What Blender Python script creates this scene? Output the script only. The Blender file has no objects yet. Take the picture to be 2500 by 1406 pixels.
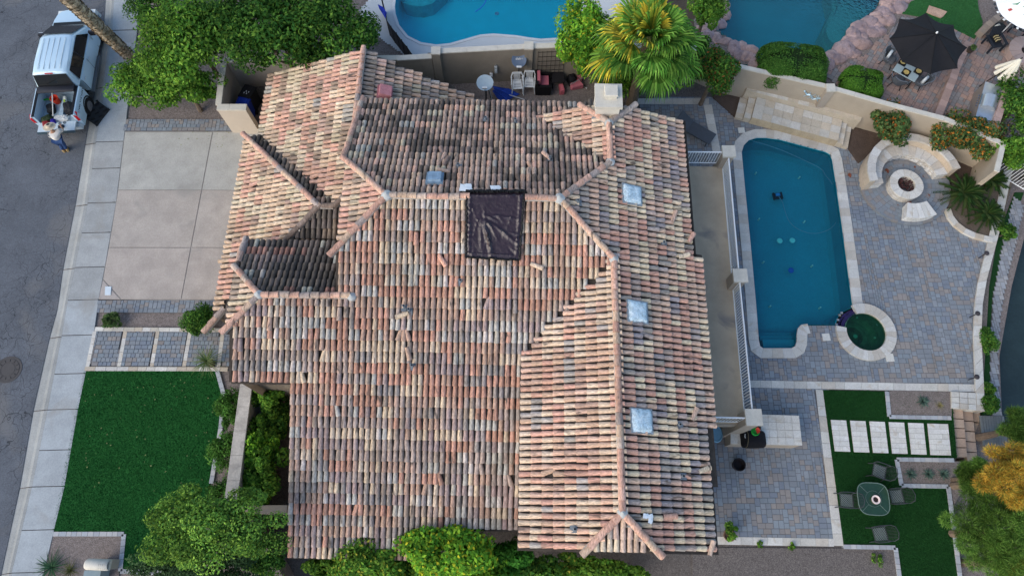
import bpy, math, random
import numpy as np
from mathutils import Vector, Matrix
rnd = random.Random(7)
NP = np.random.default_rng(11)
R = math.radians
scn = bpy.context.scene
col = scn.collection

# ---------------------------------------------------------------- camera, sky, sun, exposure
FPX, TILT, HC = 1667.0, R(20.3), 26.0
cam = bpy.data.cameras.new('camera'); cam.sensor_width = 36; cam.lens = 24.0
cam.clip_end = 800; cam.clip_start = 0.5
cam_o = bpy.data.objects.new('camera', cam); col.objects.link(cam_o)
cam_o.location = (0, 0, HC); cam_o.rotation_euler = (TILT, 0, 0)
scn.camera = cam_o
world = bpy.data.worlds.new('World'); scn.world = world; world.use_nodes = True
wn = world.node_tree.nodes; wl = world.node_tree.links
bg = wn['Background']; sky = wn.new('ShaderNodeTexSky'); sky.sky_type = 'NISHITA'
sky.sun_disc = False; sky.sun_elevation = R(28); sky.sun_rotation = R(235)
sky.altitude = 300; sky.air_density = 1.0; sky.dust_density = 1.5; sky.ozone_density = 1.0
wl.new(sky.outputs['Color'], bg.inputs['Color']); bg.inputs['Strength'].default_value = 0.135
sun = bpy.data.lights.new('sun', 'SUN'); sun.energy = 1.0; sun.angle = R(50); sun.color = (1.0, 0.90, 0.76)
sun_o = bpy.data.objects.new('sun', sun); col.objects.link(sun_o)
# light comes from the lower left of the picture
sd = Vector((math.sin(R(235)) * math.cos(R(38)), math.cos(R(235)) * math.cos(R(38)), math.sin(R(38))))
sun_o.rotation_euler = sd.to_track_quat('Z', 'Y').to_euler(); sun_o.location = (0, 0, 60)
vs = scn.view_settings; vs.view_transform = 'Standard'; vs.look = 'None'; vs.exposure = 1.1; vs.gamma = 1.0
vs.use_curve_mapping = False
scn.cycles.max_bounces = 6; scn.cycles.transparent_max_bounces = 12
scn.cycles.diffuse_bounces = 3; scn.cycles.glossy_bounces = 3

# ---------------------------------------------------------------- helpers
ct, st = math.cos(TILT), math.sin(TILT)
def at(x, y, z=0.0):
    """world point at height z seen at photo pixel x, y"""
    u, v = x - 1250.0, 703.0 - y
    d = (u, v * ct + FPX * st, v * st - FPX * ct)
    s = (HC - z) / -d[2]
    return Vector((d[0] * s, d[1] * s, z))
ZM = {'A': (0, 0, 3.347), '3': (1000, 0, 3.125), '4': (1700, 0, 3.125), 'P': (1680, 320, 2.196), 'Q': (1680, 900, 2.778),
      'L': (0, 650, 1.86), 'D': (0, 300, 3.056), 'N': (2080, 0, 4.686), 'C': (1150, 110, 6.25), 'T': (60, 0, 3.604),
      'B': (1720, 920, 5.408), 'U': (860, 0, 6.25), 'F': (0, 0, 1.0)}
def zp(k, x, y, z=0.0):
    a, b, c = ZM[k]
    return at(a + x / c, b + y / c, z)
def pts(k, z, L):
    return [zp(k, x, y, z) for x, y in L]
G, PT, BALC, NR, LK = -0.9, -2.3, 0.0, -1.2, -3.1     # levels: front, patio, balcony, right neighbour, lake
BASE = {}
def tag(o, label=None, cat=None, group=None, kind=None):
    if label: o['label'] = label
    if cat: o['category'] = cat
    if group: o['group'] = group
    if kind: o['kind'] = kind
    return o
def thing(name, label, cat, loc=(0, 0, 0), rz=0.0, group=None):
    o = bpy.data.objects.new(name, None); col.objects.link(o)
    o.location = loc; o.rotation_euler = (0, 0, rz); o.empty_display_size = 0.2
    BASE[o.name] = Matrix.Translation(Vector(loc)) @ Matrix.Rotation(rz, 4, 'Z')
    return tag(o, label, cat, group)
def dup_tree(o, parent=None):
    c = o.copy(); col.objects.link(c); c.parent = parent
    if parent is None: BASE[c.name] = Matrix.Identity(4)
    for ch in list(o.children): dup_tree(ch, c)
    return c
def set_cols(me, cols):
    a = me.attributes.new('Col', 'FLOAT_COLOR', 'FACE')
    c = np.ones((len(me.polygons), 4), np.float32); c[:, :3] = np.asarray(cols, np.float32).reshape(-1, 3)
    a.data.foreach_set('color', c.ravel())
def link(name, me, mt, parent, M=None):
    o = bpy.data.objects.new(name, me); col.objects.link(o)
    if mt is not None and not me.materials: me.materials.append(mt)
    if parent is not None: o.parent = parent
    return o
def fast_mesh(V, Fa, cols, smooth=False):
    V = np.asarray(V, np.float32); Fa = np.asarray(Fa, np.int32); k = Fa.shape[1]
    me = bpy.data.meshes.new('m')
    me.vertices.add(len(V)); me.vertices.foreach_set('co', V.ravel())
    me.loops.add(Fa.size); me.loops.foreach_set('vertex_index', Fa.ravel())
    me.polygons.add(len(Fa)); me.polygons.foreach_set('loop_start', np.arange(0, Fa.size, k, dtype=np.int32))
    me.update(calc_edges=True)
    set_cols(me, cols)
    if smooth: me.polygons.foreach_set('use_smooth', np.ones(len(Fa), bool))
    return me
def rotz(a): return Matrix.Rotation(a, 3, 'Z')
class MB:
    def __init__(s): s.v, s.f, s.c, s.col = [], [], [], (1, 1, 1)
    def add(s, vs, fs, c=None):
        n = len(s.v); s.v += [tuple(v) for v in vs]; s.f += [[i + n for i in f] for f in fs]
        s.c += [c or s.col] * len(fs); return s
    def box(s, c, d, rot=0.0, c_=None, top=1.0):
        m = rot if isinstance(rot, Matrix) else rotz(rot); c = Vector(c); vs = []
        for z in (-.5, .5):
            t = top if z > 0 else 1
            for x, y in ((-.5, -.5), (.5, -.5), (.5, .5), (-.5, .5)):
                vs.append(c + m @ Vector((x * d[0] * t, y * d[1] * t, z * d[2])))
        return s.add(vs, [(3, 2, 1, 0), (4, 5, 6, 7), (0, 1, 5, 4), (1, 2, 6, 5), (2, 3, 7, 6), (3, 0, 4, 7)], c_)
    def prism(s, poly, z0, z1, c_=None, inset=0.0):
        P = [(p[0], p[1]) for p in poly]; n = len(P)
        A = sum(P[i][0] * P[(i + 1) % n][1] - P[(i + 1) % n][0] * P[i][1] for i in range(n))
        if A < 0: P.reverse()
        cx, cy = sum(p[0] for p in P) / n, sum(p[1] for p in P) / n
        Tp = P if not inset else [(cx + (x - cx) * (1 - inset), cy + (y - cy) * (1 - inset)) for x, y in P]
        vs = [(x, y, z0) for x, y in P] + [(x, y, z1) for x, y in Tp]
        fs = [list(range(n))[::-1], list(range(n, 2 * n))] + [(i, (i + 1) % n, n + (i + 1) % n, n + i) for i in range(n)]
        return s.add(vs, fs, c_)
    def tube(s, P, r, n=6, c_=None, cap=True):
        P = [Vector(p) for p in P]; rr = r if isinstance(r, (list, tuple)) else [r] * len(P)
        vs, fs = [], []
        for i, p in enumerate(P):
            t = (P[min(i + 1, len(P) - 1)] - P[max(i - 1, 0)]).normalized()
            a = t.orthogonal().normalized() if i == 0 else (a - t * a.dot(t)).normalized()
            b = t.cross(a)
            for k in range(n):
                w = 2 * math.pi * k / n
                vs.append(p + (a * math.cos(w) + b * math.sin(w)) * rr[i])
        for i in range(len(P) - 1):
            for k in range(n):
                k2 = (k + 1) % n; fs.append((i * n + k, i * n + k2, (i + 1) * n + k2, (i + 1) * n + k))
        if cap: fs += [list(range(n))[::-1], [(len(P) - 1) * n + k for k in range(n)]]
        return s.add(vs, fs, c_)
    def lathe(s, prof, n=16, c=(0, 0, 0), c_=None, sx=1, sy=1, rot=None):
        c = Vector(c); vs, fs = [], []
        for r, z in prof:
            for k in range(n):
                w = 2 * math.pi * k / n; q = Vector((r * sx * math.cos(w), r * sy * math.sin(w), z))
                vs.append(c + (rot @ q if rot else q))
        for i in range(len(prof) - 1):
            for k in range(n):
                k2 = (k + 1) % n; fs.append((i * n + k, i * n + k2, (i + 1) * n + k2, (i + 1) * n + k))
        if prof[0][0] > 1e-4: fs.append(list(range(n))[::-1])
        if prof[-1][0] > 1e-4: fs.append([(len(prof) - 1) * n + k for k in range(n)])
        return s.add(vs, fs, c_)
    def grid(s, P, c_=None):
        h, w = len(P), len(P[0])
        return s.add([p for r in P for p in r], [(i * w + j, i * w + j + 1, (i + 1) * w + j + 1, (i + 1) * w + j) for i in range(h - 1) for j in range(w - 1)], c_)
    def build(s, name, mt, parent=None, smooth=False, local=False, origin=None, flat=None):
        me = bpy.data.meshes.new('m'); V = s.v
        B = Matrix.Identity(4)
        if parent is not None:
            B = BASE.get(parent.name, B)
            if not local:
                I = B.inverted(); V = [I @ Vector(v) for v in V]
        if origin is not None:
            V = [Vector(v) - Vector(origin) for v in V]
        me.from_pydata([tuple(v) for v in V], [], s.f)
        set_cols(me, s.c)
        if smooth:
            me.polygons.foreach_set('use_smooth', np.ones(len(me.polygons), bool))
            me.set_sharp_from_angle(angle=R(40))
        o = link(name, me, mt, parent)
        if origin is not None: o.location = origin
        if parent is not None: BASE[o.name] = B
        return o
def structure(o, label=None):
    o['kind'] = 'structure'
    if label: o['label'] = label
    return o

# ---------------------------------------------------------------- materials
MATS = {}
def mat(name, c=None, rough=0.8, nz=(3.0, .18), fine=(40.0, .12), bump=(60.0, .15), metal=0.0, spec=0.14, trans=0.0, crack=None, stretch=None, tint=None, coat=0):
    if name in MATS: return MATS[name]
    m = bpy.data.materials.new(name); m.use_nodes = True; MATS[name] = m
    N, L = m.node_tree.nodes, m.node_tree.links
    b = N['Principled BSDF']
    b.inputs['Roughness'].default_value = rough; b.inputs['Metallic'].default_value = metal
    b.inputs['Specular IOR Level'].default_value = spec
    if coat: b.inputs['Coat Weight'].default_value = coat; b.inputs['Coat Roughness'].default_value = .08
    geo = N.new('ShaderNodeNewGeometry'); vec = geo.outputs['Position']
    if stretch:
        mp = N.new('ShaderNodeMapping'); mp.inputs['Scale'].default_value = stretch; L.new(vec, mp.inputs['Vector']); vec = mp.outputs['Vector']
    if c is None:
        a = N.new('ShaderNodeAttribute'); a.attribute_name = 'Col'; cur = a.outputs['Color']
    else:
        q = N.new('ShaderNodeRGB'); q.outputs[0].default_value = (*c, 1); cur = q.outputs[0]
    def mul(cur, fac_socket, lo, hi):
        mr = N.new('ShaderNodeMapRange'); mr.inputs['From Min'].default_value = .3; mr.inputs['From Max'].default_value = .7
        mr.inputs['To Min'].default_value = lo; mr.inputs['To Max'].default_value = hi
        L.new(fac_socket, mr.inputs['Value'])
        v = N.new('ShaderNodeVectorMath'); v.operation = 'SCALE'
        L.new(cur, v.inputs[0]); L.new(mr.outputs[0], v.inputs['Scale']); return v.outputs[0]
    for sc, am, det in ((nz[0], nz[1], 6), (fine[0], fine[1], 3)):
        if am:
            t = N.new('ShaderNodeTexNoise'); t.inputs['Scale'].default_value = sc; t.inputs['Detail'].default_value = det
            t.inputs['Roughness'].default_value = .65
            L.new(vec, t.inputs['Vector']); cur = mul(cur, t.outputs[0], 1 - am, 1 + am)
    if tint:                                   # (colour, scale, threshold, softness): blotches of another colour
        tc, tsc, th, sf = tint
        t = N.new('ShaderNodeTexNoise'); t.inputs['Scale'].default_value = tsc; t.inputs['Detail'].default_value = 5; t.inputs['Distortion'].default_value = .6
        L.new(vec, t.inputs['Vector'])
        mr = N.new('ShaderNodeMapRange'); mr.inputs['From Min'].default_value = th; mr.inputs['From Max'].default_value = th + sf
        L.new(t.outputs[0], mr.inputs['Value'])
        mx = N.new('ShaderNodeMix'); mx.data_type = 'RGBA'; L.new(mr.outputs[0], mx.inputs[0]); L.new(cur, mx.inputs[6])
        mx.inputs[7].default_value = (*tc, 1); cur = mx.outputs[2]
    if crack:
        wv = N.new('ShaderNodeTexNoise'); wv.inputs['Scale'].default_value = 1.4; L.new(vec, wv.inputs['Vector'])
        ad = N.new('ShaderNodeVectorMath'); ad.operation = 'ADD'; L.new(vec, ad.inputs[0]); L.new(wv.outputs['Color'], ad.inputs[1])
        big = N.new('ShaderNodeTexNoise'); big.inputs['Scale'].default_value = .35; L.new(vec, big.inputs['Vector'])
        for sc, wd, am in crack:
            vo = N.new('ShaderNodeTexVoronoi'); vo.feature = 'DISTANCE_TO_EDGE'; vo.inputs['Scale'].default_value = sc
            L.new(ad.outputs[0], vo.inputs['Vector'])
            mr = N.new('ShaderNodeMapRange'); mr.inputs['From Max'].default_value = wd; mr.inputs['To Min'].default_value = am; mr.inputs['To Max'].default_value = 1
            L.new(vo.outputs['Distance'], mr.inputs['Value'])
            fx = N.new('ShaderNodeMix'); fx.data_type = 'FLOAT'; fx.inputs[2].default_value = 1.0
            m2 = N.new('ShaderNodeMapRange'); m2.inputs['From Min'].default_value = .36; m2.inputs['From Max'].default_value = .50
            L.new(big.outputs[0], m2.inputs['Value'])
            L.new(m2.outputs[0], fx.inputs[0]); L.new(mr.outputs[0], fx.inputs[3])
            v = N.new('ShaderNodeVectorMath'); v.operation = 'SCALE'; L.new(cur, v.inputs[0]); L.new(fx.outputs[0], v.inputs['Scale']); cur = v.outputs[0]
    L.new(cur, b.inputs['Base Color'])
    if bump and bump[1]:
        t = N.new('ShaderNodeTexNoise'); t.inputs['Scale'].default_value = bump[0]; t.inputs['Detail'].default_value = 4; L.new(vec, t.inputs['Vector'])
        bp = N.new('ShaderNodeBump'); bp.inputs['Strength'].default_value = bump[1]; bp.inputs['Distance'].default_value = .02
        L.new(t.outputs[0], bp.inputs['Height']); L.new(bp.outputs[0], b.inputs['Normal'])
    if trans:
        tr = N.new('ShaderNodeBsdfTranslucent'); mx = N.new('ShaderNodeMixShader'); mx.inputs[0].default_value = trans
        L.new(cur, tr.inputs['Color']); out = N['Material Output']
        L.new(b.outputs[0], mx.inputs[1]); L.new(tr.outputs[0], mx.inputs[2]); L.new(mx.outputs[0], out.inputs['Surface'])
    return m
def water_mat(name, tint, gloss=.06, bump=.12, scale=6):
    m = bpy.data.materials.new(name); m.use_nodes = True
    N, L = m.node_tree.nodes, m.node_tree.links; N.remove(N['Principled BSDF'])
    tr = N.new('ShaderNodeBsdfTransparent'); tr.inputs[0].default_value = (*tint, 1)
    gl = N.new('ShaderNodeBsdfGlossy'); gl.inputs['Roughness'].default_value = .08
    t = N.new('ShaderNodeTexNoise'); t.inputs['Scale'].default_value = scale; t.inputs['Detail'].default_value = 3
    g = N.new('ShaderNodeNewGeometry'); L.new(g.outputs['Position'], t.inputs['Vector'])
    bp = N.new('ShaderNodeBump'); bp.inputs['Strength'].default_value = bump; bp.inputs['Distance'].default_value = .03
    L.new(t.outputs[0], bp.inputs['Height']); L.new(bp.outputs[0], gl.inputs['Normal'])
    fr = N.new('ShaderNodeFresnel'); fr.inputs['IOR'].default_value = 1.33; L.new(bp.outputs[0], fr.inputs['Normal'])
    mx = N.new('ShaderNodeMixShader'); L.new(fr.outputs[0], mx.inputs[0]); L.new(tr.outputs[0], mx.inputs[1]); L.new(gl.outputs[0], mx.inputs[2])
    L.new(mx.outputs[0], N['Material Output'].inputs['Surface'])
    return m
GLOSSBLACK = mat('black_plastic', (.012, .012, .013), .45, (5, .1), (60, 0), None)
TINT_T = ((.10, .082, .07), 5.5, .60, .12)
M_tile = mat('clay_tile_ns', None, .85, (1.1, .24), (26.0, .42), (45, .3), stretch=(1.25, .30, .5), tint=TINT_T)
M_tile_ew = mat('clay_tile_ew', None, .85, (1.1, .20), (26.0, .42), (45, .3), stretch=(.30, 1.25, .5), tint=TINT_T)
M_stucco = mat('stucco', (.36, .31, .255), .9, (1.2, .08), (60, .08), (90, .3))
M_stucco_dark = mat('block_wall_paint', (.235, .205, .165), .9, (1.0, .12), (60, .08), (90, .3))
M_cap = mat('wall_cap', (.52, .49, .42), .85, (3, .12), (50, .1))
M_conc = mat('concrete', None, .85, (1.3, .13), (24, .12), (80, .15), tint=((.27, .26, .235), .8, .58, .22))
M_deck = mat('roof_underlay', (.05, .042, .036), .95, (6, .3))
M_white = mat('white_paint', (.72, .74, .75), .45, (4, .05), (60, .04), None)
M_wplast = mat('white_plastic', (.66, .69, .70), .4, (4, .06), (60, .04), None)
M_metal = mat('grey_metal', (.42, .45, .47), .35, (4, .08), (60, .05), None, metal=.8)
M_any = mat('painted', None, .6, (6, .1), (60, .08), None)
M_cloth = mat('cloth', None, .9, (8, .12), (90, .15), (120, .2))
M_glass = mat('dark_glass', (.012, .014, .016), .08, (2, 0), (10, 0), None, spec=.6)
M_trav = mat('travertine', None, .75, (2.5, .10), (22, .13), (50, .15), tint=((.43, .36, .27), 2.3, .60, .16))
M_paver = mat('concrete_paver', None, .85, (2, .08), (50, .14), (80, .25))
M_rock = mat('rock', None, .9, (2.5, .22), (20, .2), (14, .6))
M_soil = mat('soil', (.085, .062, .05), .95, (2, .2), (40, .35), (50, .5))
M_bark = mat('bark', None, .95, (6, .25), (40, .25), (25, .6))
M_leaf = mat('leaf', None, .6, (3, .14), (30, .05), None, spec=.06, trans=.30)
def mixc(a, b, t): return tuple(a[i] * (1 - t) + b[i] * t for i in range(3))
def jit(c, s=.1, r=rnd):
    k = 1 + r.uniform(-s, s); return tuple(max(0, x * k) for x in c)
def inside(x, y, P):
    n = len(P); r = False; j = n - 1
    for i in range(n):
        if (P[i][1] > y) != (P[j][1] > y) and x < (P[j][0] - P[i][0]) * (y - P[i][1]) / (P[j][1] - P[i][1]) + P[i][0]: r = not r
        j = i
    return r

# pieces: (matrix, key) pairs over a small library of shared meshes; the 300 that show largest are objects, the rest one joined part
def place_pieces(name, mass_name, parent, lib, items, mt, limit=300, world_from=None, kindmass='stuff', smooth=True):
    """lib: key -> (verts, faces(list), colours per face); items: (Matrix in parent space, key, world xyz)"""
    cpos = Vector((0, 0, HC))
    order = sorted(range(len(items)), key=lambda i: (Vector(items[i][2]) - cpos).length - items[i][3] if len(items[i]) > 3 else (Vector(items[i][2]) - cpos).length)
    single = set(order[:limit]); meshes = {}
    V, Fc, C = [], [], []; base = 0
    me_v, me_f, me_c = [], [], []
    for i, it in enumerate(items):
        Mx, key = it[0], it[1]
        v, f, c = lib[key]
        if i in single:
            if key not in meshes:
                me = bpy.data.meshes.new(name); me.from_pydata(v, [], f); set_cols(me, c)
                if smooth:
                    me.polygons.foreach_set('use_smooth', np.ones(len(f), bool)); me.set_sharp_from_angle(angle=R(45))
                me.materials.append(mt); meshes[key] = me
            o = bpy.data.objects.new(name, meshes[key]); col.objects.link(o); o.parent = parent; o.matrix_local = Mx
        else:
            A = np.array(Mx); vv = np.asarray(v) @ A[:3, :3].T + A[:3, 3]
            n = base; me_v.append(vv); base += len(v)
            me_f += [[k + n for k in q] for q in f]; me_c += list(c)
    if me_v:
        me = bpy.data.meshes.new(mass_name); me.from_pydata(np.concatenate(me_v).tolist(), [], me_f); set_cols(me, me_c)
        if smooth:
            me.polygons.foreach_set('use_smooth', np.ones(len(me_f), bool)); me.set_sharp_from_angle(angle=R(45))
        o = link(mass_name, me, mt, parent); o['kind'] = 'stuff'
        return o

def text_obj(body, size, mt, parent, name='lettering', align='CENTER'):
    cu = bpy.data.curves.new('t', 'FONT'); cu.body = body; cu.size = size; cu.align_x = align; cu.align_y = 'CENTER'; cu.extrude = .0015
    tmp = bpy.data.objects.new('t', cu); col.objects.link(tmp); bpy.context.view_layer.update()
    me = bpy.data.meshes.new_from_object(tmp.evaluated_get(bpy.context.evaluated_depsgraph_get())); bpy.data.objects.remove(tmp)
    me.materials.clear(); me.materials.append(mt)
    ob = bpy.data.objects.new(name, me); col.objects.link(ob); ob.parent = parent
    return ob
# ================================================================ THE HOUSE
K = .385
HB = Matrix.Translation((0, 8, 0)) @ Matrix.Rotation(-.02, 4, 'Z') @ Matrix.Translation((0, -8, 0))
house = thing('house', 'large tan stucco house with patchwork clay tile hip roof', 'house', (0, 0, 0))
house.matrix_world = HB; BASE[house.name] = HB
RX, RE, RW, RY, ZR = 0, 1.57, -4.35, 11.0, 5.1
plN = lambda x, y: ZR - K * (y - RY)
plS = lambda x, y: ZR - K * (RY - y)
plE = lambda x, y: ZR - K * (x - RE)
plW = lambda x, y: ZR - K * (RW - x)
DX = 3.46; ZD = ZR - K * (DX - RE)
dW = lambda x, y: ZD - K * (DX - x)
dSj = lambda x, y: ZD - K * .92 * (.85 - y) if y < .85 else 99
dNj = lambda x, y: ZD - K * (y - 14.55) if y > 14.55 else 99
AX, ZA = -6.3, 3.15
aW = lambda x, y: ZA - K * (AX - x)
aE = lambda x, y: ZA - K * (x - AX)
BX0, BY1, BY0 = -11.3, 15.6, 7.6
ZE = 1.5
bW = lambda x, y: ZE + K * (x - BX0)
bN = lambda x, y: ZE + K * (BY1 - y)
bS = lambda x, y: ZE + K * (y - BY0)
CX0, CYR, ZC = -8.7, 7.75, ZR - K * (RY - 7.75)
cN = lambda x, y: ZC - K * (y - CYR)
cW = lambda x, y: ZC - K * (CX0 - x)
BL = {
 'M': (((plN, 'N', 'n'), (plS, 'S', 's'), (plE, 'E', 'e'), (plW, 'W', 'w')),
       [(-6.1, 16.42), (-6.1, 7.75), (-9.65, 7.75), (-9.65, 4.95), (-7.65, 4.95), (-7.65, -.72), (-2.6, -.72), (-2.6, .32), (.5, .32), (.5, 0), (6.6, 0), (6.9, 5), (6.9, 9.8), (6.6, 10), (6.62, 15.55), (3, 15.55), (3, 16.42)]),
 'D': (((dW, 'W', 'd'), (plE, 'E', 'e'), (dSj, 'S', 'j'), (dNj, 'N', 'j')),
       [(.33, -.28), (6.58, -.28), (6.9, 5), (6.9, 9.8), (6.6, 10), (6.62, 15.55), (.33, 15.55)]),
 'A': (((aW, 'W', 'a'), (aE, 'E', 'b')), [(-10.8, 18.75), (-10.8, 11.6), (-1.45, 11.6), (-1.45, 17.7), (-6.3, 18.75)]),
 'B': (((bW, 'W', 'a'), (bN, 'N', 'k'), (bS, 'S', 'k')), [(-11.3, 15.6), (-11.3, 7.6), (-5.9, 7.6), (-5.9, 15.6)]),
 'C': (((cN, 'N', 'c'), (plS, 'S', 's'), (cW, 'W', 'w')), [(-9.85, 10.25), (-9.9, 6.5), (-9.65, 6.5), (-9.65, 4.95), (-5.6, 4.95), (-5.6, 7.75), (-6.15, 7.75), (-6.15, 10.25)]),
}
def bz(b, x, y):
    pl = BL[b][0]; zs = [p[0](x, y) for p in pl]; i = zs.index(min(zs)); return zs[i], i
def roof_z(x, y):
    best = None
    for b in BL:
        if inside(x, y, BL[b][1]):
            z, i = bz(b, x, y)
            if best is None or z > best[0] + 1e-4: best = (z, b, i)
    return best
# deck under the tiles and walls
roof = link('roof', bpy.data.meshes.new('m'), M_deck, house)
V, Fq = [], []
for b, (pl, P) in BL.items():
    x0, x1 = min(p[0] for p in P), max(p[0] for p in P); y0, y1 = min(p[1] for p in P), max(p[1] for p in P)
    s = .17; nx, ny = int((x1 - x0) / s) + 1, int((y1 - y0) / s) + 1
    for i in range(nx):
        for j in range(ny):
            xa, ya = x0 + i * s, y0 + j * s; xb, yb = min(xa + s, x1), min(ya + s, y1)
            if xb - xa < .01 or yb - ya < .01: continue
            if inside((xa + xb) / 2, (ya + yb) / 2, P):
                n = len(V)
                V += [(x, y, bz(b, x, y)[0] - .03) for x, y in ((xa, ya), (xb, ya), (xb, yb), (xa, yb))]
                Fq.append((n, n + 1, n + 2, n + 3))
me = fast_mesh(V, Fq, np.ones((len(Fq), 3))); me.materials.append(M_deck)
roof.data = me; BASE[roof.name] = HB
wb = MB()
for b, (pl, P) in BL.items():
    n = len(P); A = sum(P[i][0] * P[(i + 1) % n][1] - P[(i + 1) % n][0] * P[i][1] for i in range(n))
    sg = 1 if A > 0 else -1
    for i in range(n):
        p, q = Vector((*P[i],)), Vector((*P[(i + 1) % n],)); d = (q - p); Ln = d.length
        if Ln < .05: continue
        d /= Ln; nn = Vector((-d.y, d.x)) * sg * .28
        m = max(1, int(Ln / .5)); pr = None
        for k in range(m + 1):
            w = p + d * (Ln * k / m) + nn
            zz = bz(b, min(max(w.x, -11.2), 6.8), w.y)[0] - .12
            cur = (w.x, w.y, zz)
            if pr: wb.add([(pr[0], pr[1], -2.4), (w.x, w.y, -2.4), cur, pr], [(0, 1, 2, 3)])
            pr = cur
wb.build('wall', M_stucco, house, local=True)

# ---- tiles
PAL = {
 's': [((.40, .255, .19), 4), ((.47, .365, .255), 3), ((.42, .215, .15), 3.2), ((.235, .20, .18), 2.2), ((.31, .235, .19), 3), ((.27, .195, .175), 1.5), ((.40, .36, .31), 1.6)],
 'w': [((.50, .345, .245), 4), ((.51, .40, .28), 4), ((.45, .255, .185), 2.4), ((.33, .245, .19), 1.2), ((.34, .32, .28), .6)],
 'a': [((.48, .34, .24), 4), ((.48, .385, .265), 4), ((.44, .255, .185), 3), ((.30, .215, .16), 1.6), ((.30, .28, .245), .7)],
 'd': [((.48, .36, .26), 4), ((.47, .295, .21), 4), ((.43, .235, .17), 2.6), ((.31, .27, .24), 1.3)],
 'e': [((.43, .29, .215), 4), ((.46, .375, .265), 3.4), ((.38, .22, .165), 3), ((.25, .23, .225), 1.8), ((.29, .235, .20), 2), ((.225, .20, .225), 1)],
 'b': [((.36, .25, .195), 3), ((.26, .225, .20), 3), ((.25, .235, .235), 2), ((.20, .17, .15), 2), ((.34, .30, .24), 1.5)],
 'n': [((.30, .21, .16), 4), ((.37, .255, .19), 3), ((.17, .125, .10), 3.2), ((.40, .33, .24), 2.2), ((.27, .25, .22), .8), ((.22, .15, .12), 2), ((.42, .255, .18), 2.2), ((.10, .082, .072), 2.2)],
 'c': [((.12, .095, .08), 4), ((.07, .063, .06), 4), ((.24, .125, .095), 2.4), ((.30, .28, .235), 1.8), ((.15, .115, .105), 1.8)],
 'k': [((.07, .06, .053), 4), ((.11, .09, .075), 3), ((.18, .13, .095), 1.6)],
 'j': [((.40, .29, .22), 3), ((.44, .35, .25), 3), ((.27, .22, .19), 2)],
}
def tile_geo(c, variant):
    L_, r0, r1, h = .455, .070, .092, .98; n = 6; vs, fs, cs = [], [], []
    r = random.Random(variant)
    for j, (yy, rr, zz) in enumerate(((0.0, r1, .055), (.06, r1 * .97, .050), (L_, r0, .0))):
        for k in range(n + 1):
            w = math.pi * k / n
            vs.append((rr * math.cos(w) + r.uniform(-.003, .003), yy + (r.uniform(-.008, .008) if j == 0 else 0), zz + rr * h * math.sin(w)))
    for j in range(2):
        for k in range(n):
            a = j * (n + 1) + k; fs.append((a, a + 1, a + n + 2, a + n + 1)); cs.append(jit(c, .06, r))
    a = len(vs); vs.append((0, 0, .03))
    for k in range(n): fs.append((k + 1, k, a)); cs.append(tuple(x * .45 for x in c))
    return vs, fs, cs
def soften(c):
    l = sum(c) / 3; q = [(x * .88 + l * .12) * 1.14 for x in c]
    if max(q) - min(q) < .075 * (q[0] + .3): q = [q[0] * 1.04, q[1] * 1.0, q[2] * .93]      # weathered greys stay warm
    return tuple(q)
PAL = {k: [(soften(c), w) for c, w in v] for k, v in PAL.items()}
LIB, KEYS = {}, {}
for pk, pal in PAL.items():
    for i, (c, w) in enumerate(pal):
        for v in range(4):
            kk = 1 + rnd.uniform(-.15, .15); c2 = (c[0] * kk * (1 + rnd.uniform(-.03, .05)), c[1] * kk, c[2] * kk * (1 + rnd.uniform(-.06, .03)))
            LIB[(pk, i, v)] = tile_geo(c2, v * 7 + i)
def pick(pk, r=rnd):
    pal = PAL[pk]; t = r.uniform(0, sum(w for _, w in pal))
    for i, (_, w) in enumerate(pal):
        t -= w
        if t <= 0: return i
    return 0
ang = math.atan(K)
AX_ = {'N': (Vector((1, 0, 0)), Vector((0, 1, 0))), 'S': (Vector((-1, 0, 0)), Vector((0, -1, 0))),
       'E': (Vector((0, -1, 0)), Vector((1, 0, 0))), 'W': (Vector((0, 1, 0)), Vector((-1, 0, 0)))}
DROP = {'N': (.203, .355), 'S': (.2, .352), 'E': (.213, .355), 'W': (.213, .355)}
tarp_c = None
items = []
def near_sky(x, y): return False
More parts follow.
